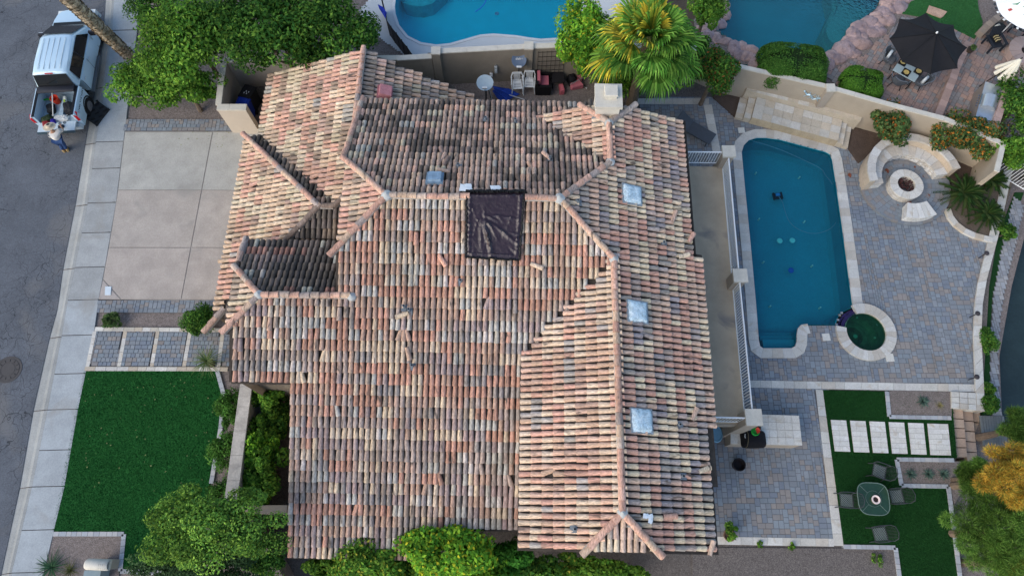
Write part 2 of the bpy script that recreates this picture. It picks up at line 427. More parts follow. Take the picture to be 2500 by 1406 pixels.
for b, (pl, P) in BL.items():
    x0, x1 = min(p[0] for p in P), max(p[0] for p in P); y0, y1 = min(p[1] for p in P), max(p[1] for p in P)
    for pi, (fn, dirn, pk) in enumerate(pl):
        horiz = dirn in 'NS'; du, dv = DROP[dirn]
        ulo, uhi = (x0, x1) if horiz else (y0, y1); vlo, vhi = (y0, y1) if horiz else (x0, x1)
        sgn = 1 if dirn in 'NE' else -1
        nu, nv = int((uhi - ulo) / du) + 1, int((vhi - vlo) / dv) + 2
        vstart = vhi - .06 if sgn > 0 else vlo + .06
        if pk == 's': vstart = -.66
        if pk == 'e': vstart = 6.84
        if pk == 's': nv = int((vhi + .72) / dv) + 2
        ulo = math.floor(ulo / du) * du; nu += 1
        runs = {}
        for j in range(nv):
            vv = vstart - sgn * j * dv            # the lower edge of this course
            cur = pick(pk); band = pick(pk)
            for i in range(nu):
                uu = ulo + (i + .5) * du
                x, y = (uu, vv) if horiz else (vv, uu)
                # where the middle of the tile sits
                xm, ym = (uu, vv - sgn * .2) if horiz else (vv - sgn * .2, uu)
                xl, yl = (uu, vv - sgn * .03) if horiz else (vv - sgn * .03, uu)
                if rnd.random() < .42: cur = pick(pk)
                if rnd.random() < .12: cur = band
                rz = roof_z(xm, ym)
                if rz is None: continue
                if rz[1] != b or rz[2] != pi: continue
                if not inside(xl, yl, P) and (b != 'M' and b != 'C'): continue
                if roof_z(xl, yl) is None: continue
                dk = pk
                if pk == 's':       # weathered band towards the low south end, clean salmon near the ridge
                    if y < 4 and rnd.random() < .22: cur = rnd.choice((3, 4, 5, 6))
                    if y > 7.5 and cur in (3, 5) and rnd.random() < .75: cur = rnd.choice((0, 1, 2))
                zz = fn(x, y)
                dn = AX_[dirn][1]; down = Vector((dn.x, dn.y, -K)).normalized(); up = -down
                nrm = Vector((dn.x * K, dn.y * K, 1)).normalized()
                a = rnd.gauss(0, .022)
                if rnd.random() < .012: a = rnd.uniform(-.35, .35)
                yv = (up + nrm.cross(up) * a).normalized(); xv = yv.cross(nrm).normalized()
                off = nrm * (rnd.uniform(-.004, .01) - .02) + xv * rnd.gauss(0, .006) - up * rnd.gauss(0, .008)
                if rnd.random() < .006: off += nrm * .05 - up * .1
                Mx = Matrix((( *xv, 0), (*yv, 0), (*nrm, 0), (0, 0, 0, 1))).transposed()
                Mx.translation = Vector((x, y, zz)) + off
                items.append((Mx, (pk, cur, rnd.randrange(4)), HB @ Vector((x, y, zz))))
print('tiles', len(items))
ns = [it for it in items if it[1][0] in 'snckj']; ew = [it for it in items if it[1][0] not in 'snckj']
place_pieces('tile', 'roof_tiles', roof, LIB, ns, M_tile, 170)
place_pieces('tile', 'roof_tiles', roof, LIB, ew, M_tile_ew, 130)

# ---- ridge and hip caps
def cap_geo(c, s):
    L_, r0, r1 = .46, .098, .118; n = 7; vs, fs, cs = [], [], []
    for j, (yy, rr, zz) in enumerate(((0, r1, .03), (L_, r0, 0))):
        for k in range(n + 1):
            w = math.pi * k / n; vs.append((rr * math.cos(w), yy, zz + rr * .85 * math.sin(w)))
    for k in range(n): fs.append((k, k + 1, k + n + 2, k + n + 1)); cs.append(jit(c, .05))
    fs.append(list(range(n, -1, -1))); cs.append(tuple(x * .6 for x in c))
    return vs, fs, cs
CPAL = {'p': [(.50, .31, .235), (.46, .28, .21), (.50, .36, .26), (.42, .25, .19)], 'g': [(.40, .31, .25), (.33, .27, .24), (.45, .30, .23)],
        'k': [(.26, .20, .165), (.30, .235, .175), (.20, .15, .12)]}
capM = {}
mortar_c = (.34, .31, .28)
def caps(p, q, kind='p', za=None, zb=None, lift=.03, over=0.0):
    """cap tiles laid from p (high) to q (low), overlapping like the field tiles"""
    p, q = Vector(p), Vector(q)
    hz = lambda w: max((bz(b, w.x, w.y)[0] for b in BL if inside(w.x, w.y, BL[b][1])), default=None)
    z0 = hz(p) if za is None else za; z1 = hz(q) if zb is None else zb
    a, b_ = Vector((p.x, p.y, z0 + lift + .04)), Vector((q.x, q.y, z1 + lift + .04))
    d = b_ - a; L_ = d.length; d.normalize(); n = max(1, round(L_ / .37)); st_ = L_ / n
    side = d.cross(Vector((0, 0, 1))).normalized(); nrm = side.cross(d).normalized()
    mort = MB(); mort.tube([a - nrm * .05, b_ - nrm * .05], .12, 6, mortar_c); mort.build('mortar_bed', M_conc, roof, local=True)
    for i in range(n):
        pos = a + d * (st_ * (i + 1) + rnd.uniform(-.01, .02)) + side * rnd.gauss(0, .007)
        y_ = (-d + side * rnd.gauss(0, .03)).normalized(); x_ = y_.cross(nrm).normalized()
        Mx = Matrix(((*x_, 0), (*y_, 0), (*nrm, 0), (0, 0, 0, 1))).transposed(); Mx.translation = pos
        kd = 'g' if kind == 'p' and rnd.random() < .22 else kind
        key = (kd, rnd.randrange(len(CPAL[kd])), rnd.randrange(3))
        if key not in capM:
            v, f, c = cap_geo(jit(CPAL[kd][key[1]], .14), 0)
            me = bpy.data.meshes.new('ridge_tile'); me.from_pydata(v, [], f); set_cols(me, c)
            me.polygons.foreach_set('use_smooth', np.ones(len(f), bool)); me.set_sharp_from_angle(angle=R(45)); me.materials.append(M_tile); capM[key] = me
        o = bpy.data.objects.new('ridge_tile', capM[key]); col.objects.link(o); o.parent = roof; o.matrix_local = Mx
def node(x, y, z, r=.2, c=(.40, .41, .40)):
    g = MB(); g.lathe([(r, -.12), (r * .95, .05), (r * .6, .10), (.0001, .17)], 9, (x, y, z), c)
    g.build('mortar_cap', M_conc, roof, smooth=True, local=True)
hd = 1.89
caps((RW, RY), (-3.0, RY), 'p'); caps((-3.0, RY), (-1.5, RY), 'p'); caps((RE, RY), (.4, RY), 'p')
caps((RW, RY), (-6.25, 12.9), 'p', zb=4.37); caps((RW, RY), (-6.3, 9.05), 'p', zb=4.35)
caps((RE, RY), (DX, RY + hd), 'p'); caps((RE, RY), (DX, RY - hd), 'p')
caps((DX, 9.1), (DX, .85), 'p'); caps((DX, RY + hd), (DX, 14.55), 'p')
caps((DX, .85), (2.25, -.36), 'p', zb=ZD - K * 1.15 + .02); caps((DX, .85), (4.68, -.36), 'p', zb=ZD - K * 1.2 + .02)
caps((DX, 14.55), (2.4, 15.6), 'p', zb=ZD - K * 1.05 + .02); caps((DX, 14.55), (4.55, 15.65), 'g', zb=ZD - K * 1.1 + .02)
caps((AX, 18.75), (AX, 12.8), 'p', za=ZA, zb=ZA)
caps((-6.2, 12.9), (-6.13, 16.45), 'p', za=ZR - K * 1.9, zb=ZR - K * 5.42)
BR = BX0 + (BY1 - BY0) / 2; BYR = (BY1 + BY0) / 2; ZB = ZE + K * 4.0
caps((BR, BYR), (BX0 - .05, BY1 + .05), 'p', za=ZB, zb=ZE); caps((BR, BYR), (BR - 2.2, BYR - 2.2), 'k', za=ZB, zb=ZB - K * 2.2)
caps((BR, BYR), (-6.75, BYR), 'k', za=ZB, zb=ZB); caps((-6.15, BYR + .5), (-6.75, BYR), 'k', za=ZB + .2, zb=ZB)
caps((CX0, CYR), (-5.55, CYR + .03), 'p', za=ZC, zb=ZC); caps((CX0, CYR), (-9.95, 9.0), 'p', za=ZC, zb=ZC - K * 1.25); caps((CX0, CYR), (-9.97, 6.5), 'p', za=ZC, zb=ZC - K * 1.25)
caps((-9.85, 9.2), (-9.87, 10.3), 'g', za=ZC - K * 1.4, zb=ZC - K * 2.5)
caps((-10.6, 7.75), (-11.35, 7.0), 'g', za=2.15, zb=1.75)
for x, y, z in ((RW, RY, ZR), (RE, RY, ZR), (DX, .85, ZD), (DX, 14.55, ZD), (CX0, CYR, ZC), (-5.5, CYR, ZC), (DX, RY + hd, ZD), (DX, 9.1, ZD)):
    node(x, y, z + .06, .17 if z < 5 else .2)
# mortar fillets along the lower cap edges
# chimney
ch = MB(); ch.box((3.4, 15.37, 4.35), (.86, .86, 1.1)); chim = ch.build('chimney', mat('chimney_stucco', (.60, .56, .48), .9, (2, .08), (50, .08)), house, local=True)
g = MB(); g.box((3.4, 15.37, 4.90), (1.0, 1.02, .14)); g.build('chimney_crown', M_cap, chim, local=True)
g = MB(); g.box((3.47, 15.42, 5.06), (.42, .42, .18)); g.box((3.47, 15.42, 5.19), (.5, .5, .05), top=.9); g.build('chimney_flue', M_cap, chim, local=True)
g = MB(); g.box((3.4, 14.82, 4.12), (1.1, .3, .25), Matrix.Rotation(R(35), 3, 'X')); g.build('flashing', mat('lead', (.2, .22, .24), .6), chim, local=True)

def roof_frame(px, py):
    """plane frame of the roof seen at photo pixel px, py: origin in house space, downhill dir"""
    z = 4.0
    for _ in range(8):
        w = HB.inverted() @ at(px, py, z); r = roof_z(w.x, w.y)
        if r: z = r[0]
    w = HB.inverted() @ at(px, py, z)
    d = BL[r[1]][0][r[2]][1]; dn = AX_[d][1]
    down = Vector((dn.x, dn.y, -K)).normalized(); nrm = Vector((dn.x * K, dn.y * K, 1)).normalized()
    yv = -down; xv = yv.cross(nrm)
    return Vector((w.x, w.y, z)), Matrix((xv, yv, nrm)).transposed()
def skylight(px, py, w, h, c, rough=.4, box=.10, label=None):
    o, Mr = roof_frame(px, py); g = MB(); n = Mr @ Vector((0, 0, 1))
    g.box(o + n * .08, (w, h, .12), Mr, c_=tuple(x * .8 for x in c)); g.box(o + n * (.14 + box / 2), (w * .82, h * .82, box), Mr, c_=c, top=.92)
    s = g.build('skylight', mat('skylight_dome', None, rough, (6, .22), (40, .18), (18, .3)), roof, local=True)
    if label: s['label'] = label
skylight(1062, 441, .6, .58, (.20, .29, .38), .3, label='smooth blue grey skylight')
skylight(938, 231, .62, .62, (.42, .18, .19), .5, .2, 'faded red skylight dome')
for a, b_ in ((1540, 478), (1553, 763), (1563, 1028)):
    o, Mr = roof_frame(a, b_); g = MB(); n = Mr @ Vector((0, 0, 1)); r = random.Random(a)
    Pp = []
    for i in range(11):
        row = []
        for j in range(11):
            u, v = i / 10 - .5, j / 10 - .5; e = max(abs(u), abs(v)) * 2
            q = o + Mr @ Vector((u * .72 * (1 + r.uniform(-.05, .05)), v * .72 * (1 + r.uniform(-.05, .05)), .21 - .1 * max(0, e - .75) / .25 + r.uniform(-.014, .014)))
            row.append(q)
        Pp.append(row)
    g.grid(Pp, (.42, .54, .60))
    g.build('skylight', mat('painted_cloth', None, .6, (9, .35), (30, .3), (20, .6), tint=((.62, .72, .76), 7, .5, .15)), roof, smooth=True, local=True)['label'] = 'skylight wrapped in pale blue cloth'
    g = MB(); g.box(o + n * .06, (.8, .8, .1), Mr, c_=(.24, .27, .29)); g.build('curb', M_any, roof, local=True)
# vent pipes and loose tiles
for a, b_ in ((1410, 497), (1186, 296), (1258, 300), (1120, 410), (1342, 392), (1618, 598), (1000, 760), (1008, 895), (1657, 1038), (1665, 1163), (1402, 1291), (1125, 690), (988, 752)):
    o, Mr = roof_frame(a, b_); g = MB()
    g.lathe([(.05, 0), (.05, .26), (.038, .26), (.038, .1)], 10, o + Vector((0, 0, .02)), (.16, .19, .22)); g.box(o + Mr @ Vector((0, 0, .07)), (.22, .24, .02), Mr, c_=(.13, .15, .17))
    g.build('vent_pipe', M_any, roof, local=True)
tl = [(1325, 380, 40, 's'), (1068, 422, 85, 'n'), (1096, 392, -20, 'n'), (1002, 878, 15, 's'), (968, 774, -70, 's'), (1090, 650, 35, 's'), 
      (1645, 520, 70, 'e'), (1676, 625, 20, 'e'), (1688, 574, 60, 'e'), (1695, 998, 65, 'e'), (1727, 1142, 20, 'e'), 
      (1645, 1260, 3, 'e'), (1735, 1320, 70, 'e'), (1325, 655, 70, 's')]
for i, (a, b_, rz, pk) in enumerate(tl):
    o, Mr = roof_frame(a, b_); key = (pk, i % 3, i % 4); v, f, c = LIB[key]
    me = bpy.data.meshes.new('tile'); me.from_pydata(v, [], f); set_cols(me, [tuple(x * 1.05 for x in q) for q in c]); me.materials.append(M_tile)
    ob = bpy.data.objects.new('tile', me); col.objects.link(ob); ob.parent = roof; ob['label'] = 'loose tile lying across the courses'
    Mx = (Mr @ Matrix.Rotation(R(rz), 3, 'Z')).to_4x4(); Mx.translation = o + Mr @ Vector((0, 0, .09)); ob.matrix_local = Mx
# black plastic tarp over the ridge
cor = [(1140, 470), (1280, 470), (1267, 636), (1138, 629)]
g = MB(); grid = []; r = random.Random(5); nu, nv = 44, 52
HBi = HB.inverted()
folds = [(.30 + r.uniform(-.05, .05), .38 + r.uniform(-.05, .05), r.uniform(.1, 1.6), r.uniform(.3, .75), r.uniform(.012, .03), r.uniform(.03, .075)) for _ in range(9)] + [(r.random(), r.random(), r.uniform(0, 6.28), r.uniform(.15, .5), r.uniform(.008, .02), r.uniform(-.02, .04)) for _ in range(46)]
def rsurf(px, py):
    z = 4.6
    for _ in range(5):
        w = HBi @ at(px, py, z); q = roof_z(w.x, w.y); z = q[0] + .1
    return at(px, py, z)
cs = []
fx, fy = .34, .50
for j in range(nv + 1):
    row = []
    for i in range(nu + 1):
        s_, t_ = i / nu, j / nv
        x = (cor[0][0] * (1 - s_) + cor[1][0] * s_) * (1 - t_) + (cor[3][0] * (1 - s_) + cor[2][0] * s_) * t_
        y = (cor[0][1] * (1 - s_) + cor[1][1] * s_) * (1 - t_) + (cor[3][1] * (1 - s_) + cor[2][1] * s_) * t_
        e = min(s_, 1 - s_, t_, 1 - t_)
        if e == 0: x += r.uniform(-2, 2); y += r.uniform(-1.5, 1.5)
        p = rsurf(x, y)
        th = math.atan2(t_ - fy, s_ - fx); rad = math.hypot(t_ - fy, s_ - fx)
        w = r.uniform(-.005, .005)
        for (qx, qy, qa, ql, qw, qh) in folds:
            ux, uy = s_ - qx, t_ - qy; al = ux * math.cos(qa) + uy * math.sin(qa); ac = -ux * math.sin(qa) + uy * math.cos(qa)
            if 0 < al < ql: w += qh * math.exp(-(ac / qw) ** 2) * math.sin(math.pi * al / ql)
        w += .05 * (1 if .04 < e < .07 else 0) * r.uniform(.2, 1)
        p.z += .05 + w; row.append(p)
    grid.append(row)
g.grid(grid)
tarp = g.build('plastic_tarp', mat('black_tarp', (.022, .012, .018), .30, (3, .2), (20, .1), (14, .45), spec=.5), None, smooth=True, origin=rsurf(1205, 550))
tag(tarp, 'black plastic tarp patched over the middle of the main ridge', 'tarp')
g = MB()
for j in range(0, nv, 1): g.tube([grid[j][0], grid[j + 1][0]], .035, 5); g.tube([grid[j][nu], grid[j + 1][nu]], .035, 5)
for i in range(nu): g.tube([grid[0][i] + Vector((0, 0, .03)), grid[0][i + 1] + Vector((0, 0, r.uniform(0, .06)))], .07, 5); g.tube([grid[nv][i], grid[nv][i + 1]], .04, 5)
BASE[tarp.name] = Matrix.Translation(rsurf(1205, 550))
g.build('hem', GLOSSBLACK, tarp)
# white torn paper scraps on the roof
def scrap(cx, cy, w, h, lab, seed, c=(.68, .72, .74)):
    r = random.Random(seed); n = 13; top = []
    for k in range(n):
        a = 2 * math.pi * k / n; q = 1 / max(abs(math.cos(a)), abs(math.sin(a)))
        top.append((cx + w / 2 * q * math.cos(a) * r.uniform(.75, 1.05), cy + h / 2 * q * math.sin(a) * r.uniform(.75, 1.05)))
    P3 = [rsurf(x, y) + Vector((0, 0, .02 + r.uniform(0, .02))) for x, y in top]; ctr = rsurf(cx, cy) + Vector((0, 0, .05))
    g = MB(); g.add([ctr] + P3 + [p - Vector((0, 0, .015)) for p in P3], [(0, k + 1, (k + 1) % n + 1) for k in range(n)] + [(k + 1, n + 1 + k, n + 1 + (k + 1) % n, (k + 1) % n + 1) for k in range(n)], c)
    tag(g.build('paper_scrap', M_any, None, origin=tuple(ctr)), lab, 'scrap', 'white scraps left on the roof')
scrap(1138, 459, 34, 21, 'torn white sheet on the tiles at the tarp top left corner', 1)
scrap(1210, 460, 27, 15, 'smaller white sheet above the middle of the black tarp', 2)
scrap(1577, 1259, 15, 14, 'crumpled white scrap below the ridge, the left of a pair', 3)
scrap(1588, 1266, 13, 26, 'long crumpled white scrap below the ridge, the right of a pair', 4)
# ================================================================ GROUND
def sheet(name, poly, z0, z1, mt, c=(1, 1, 1), label=None, kind='structure', parent=None, holes=None):
    g = MB(); g.prism(poly, z0, z1, c)
    o = g.build(name, mt, parent)
    if kind: o['kind'] = kind
    if label: o['label'] = label
    return o
def px(L): return pts('F', 0, L)
def S(k, z, L): return pts(k, z, L)
g = MB(); g.prism([(-260, -260), (260, -260), (260, 300), (-260, 300)], -5.2, -4.4, (1, 1, 1))
structure(g.build('ground', mat('dirt_ground', (.16, .135, .11), .95, (1, .2), (30, .2))), 'bare desert ground around the lots')
M_gravel = mat('gravel', (.19, .16, .145), .95, (9, .22), (30, .5), (40, .8))
def keyhole(outer, hole):
    # outer ring joined to a hole ring by a slit, as one polygon
    A = lambda P: sum(P[i][0] * P[(i + 1) % len(P)][1] - P[(i + 1) % len(P)][0] * P[i][1] for i in range(len(P)))
    if A(outer) < 0: outer = outer[::-1]
    if A(hole) > 0: hole = hole[::-1]
    i, j = min(((i, j) for i in range(len(outer)) for j in range(len(hole))), key=lambda q: (Vector(outer[q[0]][:2]) - Vector(hole[q[1]][:2])).length)
    return outer[:i + 1] + hole[j:] + hole[:j + 1] + outer[i:]
def cell_sheet(name, poly, z, holes, mt, label, c=(1, 1, 1), cell=.18):
    x0, y0 = min(p[0] for p in poly), min(p[1] for p in poly); nx, ny = int((max(p[0] for p in poly) - x0) / cell) + 1, int((max(p[1] for p in poly) - y0) / cell) + 1
    V, Fq = [], []
    for i in range(nx):
        for j in range(ny):
            x, y = x0 + i * cell, y0 + j * cell
            if inside(x + cell / 2, y + cell / 2, poly) and not any(inside(x + cell / 2, y + cell / 2, h) for h in holes):
                n = len(V); V += [(x, y, z), (x + cell, y, z), (x + cell, y + cell, z), (x, y + cell, z)]; Fq.append((n, n + 1, n + 2, n + 3))
    me = fast_mesh(V, Fq, np.tile(np.array(c), (len(Fq), 1))); o = link(name, me, mt, None); return structure(o, label)
topool = S('F', G - .02, [(1455, -60), (1437, 90), (1362, 104), (1260, 97), (1204, 92), (1160, 97), (1097, 116), (1050, 118), (1010, 108), (982, 86), (962, 60), (955, 0), (965, -60)])
M_gravel_dk = mat('dark_gravel', (.085, .075, .066), .95, (9, .25), (30, .5), (40, .8))
# front yard fill: everything at street level sits on it
gf = sheet('gravel_yard', keyhole(S('F', G - .02, [(-900, -900), (1560, -900), (1560, 236), (1330, 330), (900, 900), (655, 940), (600, 1240), (690, 1406), (690, 2200), (-900, 2200)]), topool), -3.4, G - .02, M_gravel, label='brown gravel ground of the front and side yards')
poolhole = S('F', PT - .02, [(1800, 345), (1860, 318), (2045, 368), (2062, 420), (2105, 735), (2165, 790), (2165, 850), (2110, 872), (2040, 830), (1970, 850), (1940, 872), (1870, 868), (1842, 840)])
lo = sheet('lower_yard', keyhole(S('F', PT - .02, [(600, 930), (1000, 500), (1560, 200), (1800, 130), (2600, 300), (2452, 480), (2415, 700), (2400, 955), (2323, 990), (2333, 1118), (2330, 1300), (2350, 1500), (2500, 2400), (500, 2400), (500, 1300)]), poolhole), PT - .06, PT - .02, mat('dark_gravel_low', (.12, .105, .095), .95, (9, .2), (30, .45), (40, .8)), label='dark gravel of the lower yard')
# road
def edge_pts(): return [(262, -60), (257, 0), (251, 100), (236, 210), (216, 300), (184, 496), (153, 657), (139, 758), (121, 822), (81, 1000), (48, 1188), (5, 1387), (-20, 1500)]
road = sheet('road', S('F', G, edge_pts() + [(-500, 2300), (-3000, 2300), (-3000, -700), (400, -700)]), G - .3, G,
  mat('asphalt', (.108, .118, .134), .9, (.9, .16), (24, .22), (60, .5), crack=[(1.1, .014, .30), (3.4, .03, .55)], tint=((.17, .165, .16), .35, .56, .2)), label='cracked grey asphalt street')
# gutter, kerb and sidewalk
E0 = [(257, -10), (251, 100), (236, 210), (216, 300), (184, 496), (153, 657), (139, 758), (121, 822), (81, 1000), (48, 1188), (5, 1387), (0, 1420)]
E1 = [(279, -10), (273, 78), (257, 209), (233, 352), (214, 496), (183, 652), (165, 735), (150, 822), (116, 1000), (78, 1188), (27, 1403), (22, 1425)]
E2 = [(340, -10), (334, 78), (318, 206), (301, 345), (283, 496), (256, 650), (240, 733), (228, 818), (190, 1000), (157, 1188), (105, 1403), (100, 1425)]
def along(L, y):
    for a, b in zip(L, L[1:]):
        if a[1] <= y <= b[1]:
            t = (y - a[1]) / (b[1] - a[1]); return (a[0] + (b[0] - a[0]) * t, y)
    return L[-1] if y > L[-1][1] else L[0]
sw = MB(); sw.prism(S('F', G, E1 + E2[::-1]), G - .3, G + .035, (.10, .10, .10))
sidewalk = structure(sw.build('sidewalk', M_conc), 'pale concrete sidewalk along the street')
ys = [-10, 75, 209, 347, 412, 496, 569, 653, 733, 819, 913, 1000, 1099, 1188, 1294, 1398, 1425]
for a, b in zip(ys, ys[1:]):
    g = MB(); L = [along(E1, a + 1), along(E2, a - 2 + 1), along(E2, b - 3), along(E1, b - 1)]
    cc = jit((.335, .36, .37), .07)
    if b > 347 and b < 740: cc = jit((.32, .33, .325), .05)
    g.prism(S('F', G + .05, L), G, G + .05, cc, inset=.004); g.build('slab', M_conc, sidewalk)
gut = MB(); gut.prism(S('F', G, E0 + E1[::-1]), G - .3, G - .05, (.12, .115, .11))
gutter = structure(gut.build('kerb', M_conc), 'rolled concrete kerb and gutter at the road edge')
yk = [-10, 213, 350, 500, 655, 822, 1000, 1188, 1398, 1425]
for a, b in zip(yk, yk[1:]):
    n = 6; rows = []
    for i in range(n + 1):
        y = a + 1 + (b - a - 2) * i / n; p, q = along(E0, y + 4), along(E1, y); row = []
        for t, zz in ((0, -.02), (.35, .005), (.55, .015), (.75, .05), (1, .05)):
            row.append(at(p[0] + (q[0] - p[0]) * t, p[1] + (q[1] - p[1]) * t, G + zz))
        rows.append(row)
    g = MB(); g.grid([r[::-1] for r in rows], jit((.31, .315, .30), .06)); g.build('kerb_segment', M_conc, gutter)
# driveway
dw = MB(); dw.prism(S('F', G, [(302, 322), (640, 322), (700, 740), (240, 731)]), G - .2, G + .035, (.27, .25, .225))
drive = structure(dw.build('driveway', M_conc), 'wide concrete driveway in six slabs')
dc = {0: (.385, .375, .34), 1: (.38, .34, .30), 2: (.38, .335, .295)}
for r_, (ya, yb) in enumerate(((323, 463.2), (465.2, 603), (605.2, 730))):
    def lx(y): return along(E2, y)[0] + 1.6
    def mx(y): return 519 + (442 - 519) * (y - 323) / 408
    for (f0, f1, sh) in ((lx, lambda y: mx(y) - 1.2, 0), (lambda y: mx(y) + 1.2, lambda y: 660 + (y - 322) * .08, 1.5)):
        L = [(f0(ya), ya - sh * 0), (f1(ya), ya + sh), (f1(yb), yb + sh), (f0(yb), yb)]
        if r_ == 2 and sh == 0: L = [(f0(ya), ya), (f1(ya), ya + 1), (f1(yb), yb), (296, yb), (253, 682), (f0(682), 682)]
        g = MB(); g.prism(S('F', G + .05, L), G, G + .05, jit(dc[r_], .03)); g.build('slab', M_conc, drive)
g = MB(); g.prism(S('F', G + .05, [(251, 684), (293, 730), (241, 730)]), G, G + .05, (.37, .33, .30)); g.build('slab', M_conc, drive)
ub = MB(); ub.prism(S('F', G + .09, [(256, 699), (271, 699), (269, 720), (255, 720)]), G + .04, G + .075, (.55, .62, .66))
tag(ub.build('utility_cover', M_any, None, origin=at(263, 710, G + .05)), 'small pale utility box cover in the lower left corner of the driveway', 'utility cover')
g = MB(); c0 = at(20, 902, G)
g.lathe([(.55, -.05), (.55, .012), (.47, .012), (.47, .004), (.44, .004), (.44, .014), (.30, .014), (.30, .006), (.27, .006), (.27, .014), (.12, .014), (.0001, .014)], 28, c0, (.075, .07, .068))
for k in range(12): g.box(c0 + Vector((math.cos(k * .5236) * .37, math.sin(k * .5236) * .37, .015)), (.10, .03, .01), k * .5236, (.03, .03, .03))
tag(g.build('manhole_cover', M_any, None, origin=tuple(c0)), 'round iron manhole cover set in the asphalt street', 'manhole')

# ---------- paver fields
def offset_pts(P, d):
    n = len(P); out = []
    A = sum(P[i][0] * P[(i + 1) % n][1] - P[(i + 1) % n][0] * P[i][1] for i in range(n)); s = 1 if A > 0 else -1
    for i in range(n):
        a, b, c = Vector(P[i - 1][:2]), Vector(P[i][:2]), Vector(P[(i + 1) % n][:2])
        t1, t2 = (b - a).normalized(), (c - b).normalized(); n1, n2 = Vector((t1.y, -t1.x)) * s, Vector((t2.y, -t2.x)) * s
        m = (n1 + n2).normalized(); k = d / max(.5, m.dot(n1)); out.append((b.x + m.x * k, b.y + m.y * k))
    return out
PCOL = {'blue': [(.20, .23, .255), (.175, .20, .235), (.215, .235, .255), (.225, .215, .21), (.205, .225, .245), (.195, .215, .235), (.24, .22, .205)],
        'warm': [(.27, .20, .175), (.30, .21, .18), (.22, .21, .205), (.25, .20, .185), (.20, .19, .19), (.33, .23, .19)],
        'grey': [(.27, .285, .30), (.24, .25, .265), (.30, .30, .30)]}
def paver_lib(palname, cell, h=.05):
    lib = {}
    for (a, b) in ((2, 2), (3, 2), (2, 3), (1, 2), (2, 1), (1, 1), (4, 2)):
        for ci, c in enumerate(PCOL[palname]):
            w, d = a * cell - .008, b * cell - .008; e = .008; r = random.Random(ci * 9 + a)
            vs = [(-w / 2, -d / 2, 0), (w / 2, -d / 2, 0), (w / 2, d / 2, 0), (-w / 2, d / 2, 0)] + [(-w / 2, -d / 2, h - e), (w / 2, -d / 2, h - e), (w / 2, d / 2, h - e), (-w / 2, d / 2, h - e)] + \
                 [(-w / 2 + e, -d / 2 + e, h), (w / 2 - e, -d / 2 + e, h), (w / 2 - e, d / 2 - e, h), (-w / 2 + e, d / 2 - e, h)]
            fs = [(8, 9, 10, 11)] + [(4 + k, 4 + (k + 1) % 4, 8 + (k + 1) % 4, 8 + k) for k in range(4)] + [(k, (k + 1) % 4, 4 + (k + 1) % 4, 4 + k) for k in range(4)]
            cc = jit(c, .08, r); lib[(a, b, ci)] = (vs, fs, [cc] + [tuple(x * .75 for x in cc)] * 8)
    return lib
def paver_field(name, label, poly, z, pal='blue', cell=.105, ang=0.0, holes=(), sizes=None, limit=300, z0=None, seed=1, sub=(.105, .105, .11), parent=None, pname='paver', within=None):
    """poly in world xy; base sheet plus individually laid pavers whose tops are at z"""
    r = random.Random(seed)
    if parent is None:
        if holes: base = cell_sheet(name, [(p[0], p[1]) for p in poly], z - .012, [offset_pts(h, .12) for h in holes], mat('joint_sand', None, .95, (6, .1)), label, sub)
        else: g = MB(); g.prism(poly, z0 if z0 is not None else z - .3, z - .022, (sub)); base = structure(g.build(name, mat('joint_sand', None, .95, (6, .1)), None), label)
    else: base = parent
    Rm = rotz(-ang); Ri = rotz(ang)
    L = [Rm @ Vector((p[0], p[1], 0)) for p in poly]
    H = [[Rm @ Vector((p[0], p[1], 0)) for p in h] for h in holes]
    x0, y0 = min(p.x for p in L), min(p.y for p in L); nx, ny = int((max(p.x for p in L) - x0) / cell) + 1, int((max(p.y for p in L) - y0) / cell) + 1
    used = np.zeros((nx + 5, ny + 5), bool); lib = paver_lib(pal, cell); its = []
    sizes = sizes or [(2, 2)] * 5 + [(3, 2)] * 4 + [(2, 3)] * 3
    ok = lambda x, y: inside(x, y, L) and not any(inside(x, y, h) for h in H)
    OK = np.zeros((nx + 5, ny + 5), bool)
    for i in range(nx):
        for j in range(ny): OK[i, j] = ok(x0 + (i + .5) * cell, y0 + (j + .5) * cell)
    run = 0
    for j in range(ny):
        for i in range(nx):
            if used[i, j] or not OK[i, j]: continue
            for a, b in [r.choice(sizes), (2, 2), (2, 1), (1, 2), (1, 1)]:
                if not used[i:i + a, j:j + b].any() and OK[i:i + a, j:j + b].all(): break
            used[i:i + a, j:j + b] = True
            if r.random() < .75: run = r.randrange(len(PCOL[pal]))
            p = Ri @ Vector((x0 + (i + a / 2) * cell, y0 + (j + b / 2) * cell, 0))
            M4 = Matrix.Translation((p.x, p.y, z - .05 + r.uniform(-.003, .003))) @ Ri.to_4x4() @ Matrix.Rotation(r.gauss(0, .006), 4, 'Z')
            its.append((M4, (a, b, run), (p.x, p.y, z)))
    place_pieces(pname, 'pavers', base, lib, its, M_paver, limit, smooth=False)
    return base
paver_field('paver_border', 'paver strip along the top of the driveway', S('F', G, [(307, 293), (560, 293), (590, 321), (303, 321)]), G + .05, seed=2, limit=120, cell=.09)
paver_field('paver_border', 'paver strip along the bottom of the driveway', S('F', G, [(240, 733), (560, 733), (560, 764), (233, 764)]), G + .05, seed=3, limit=120, cell=.09)
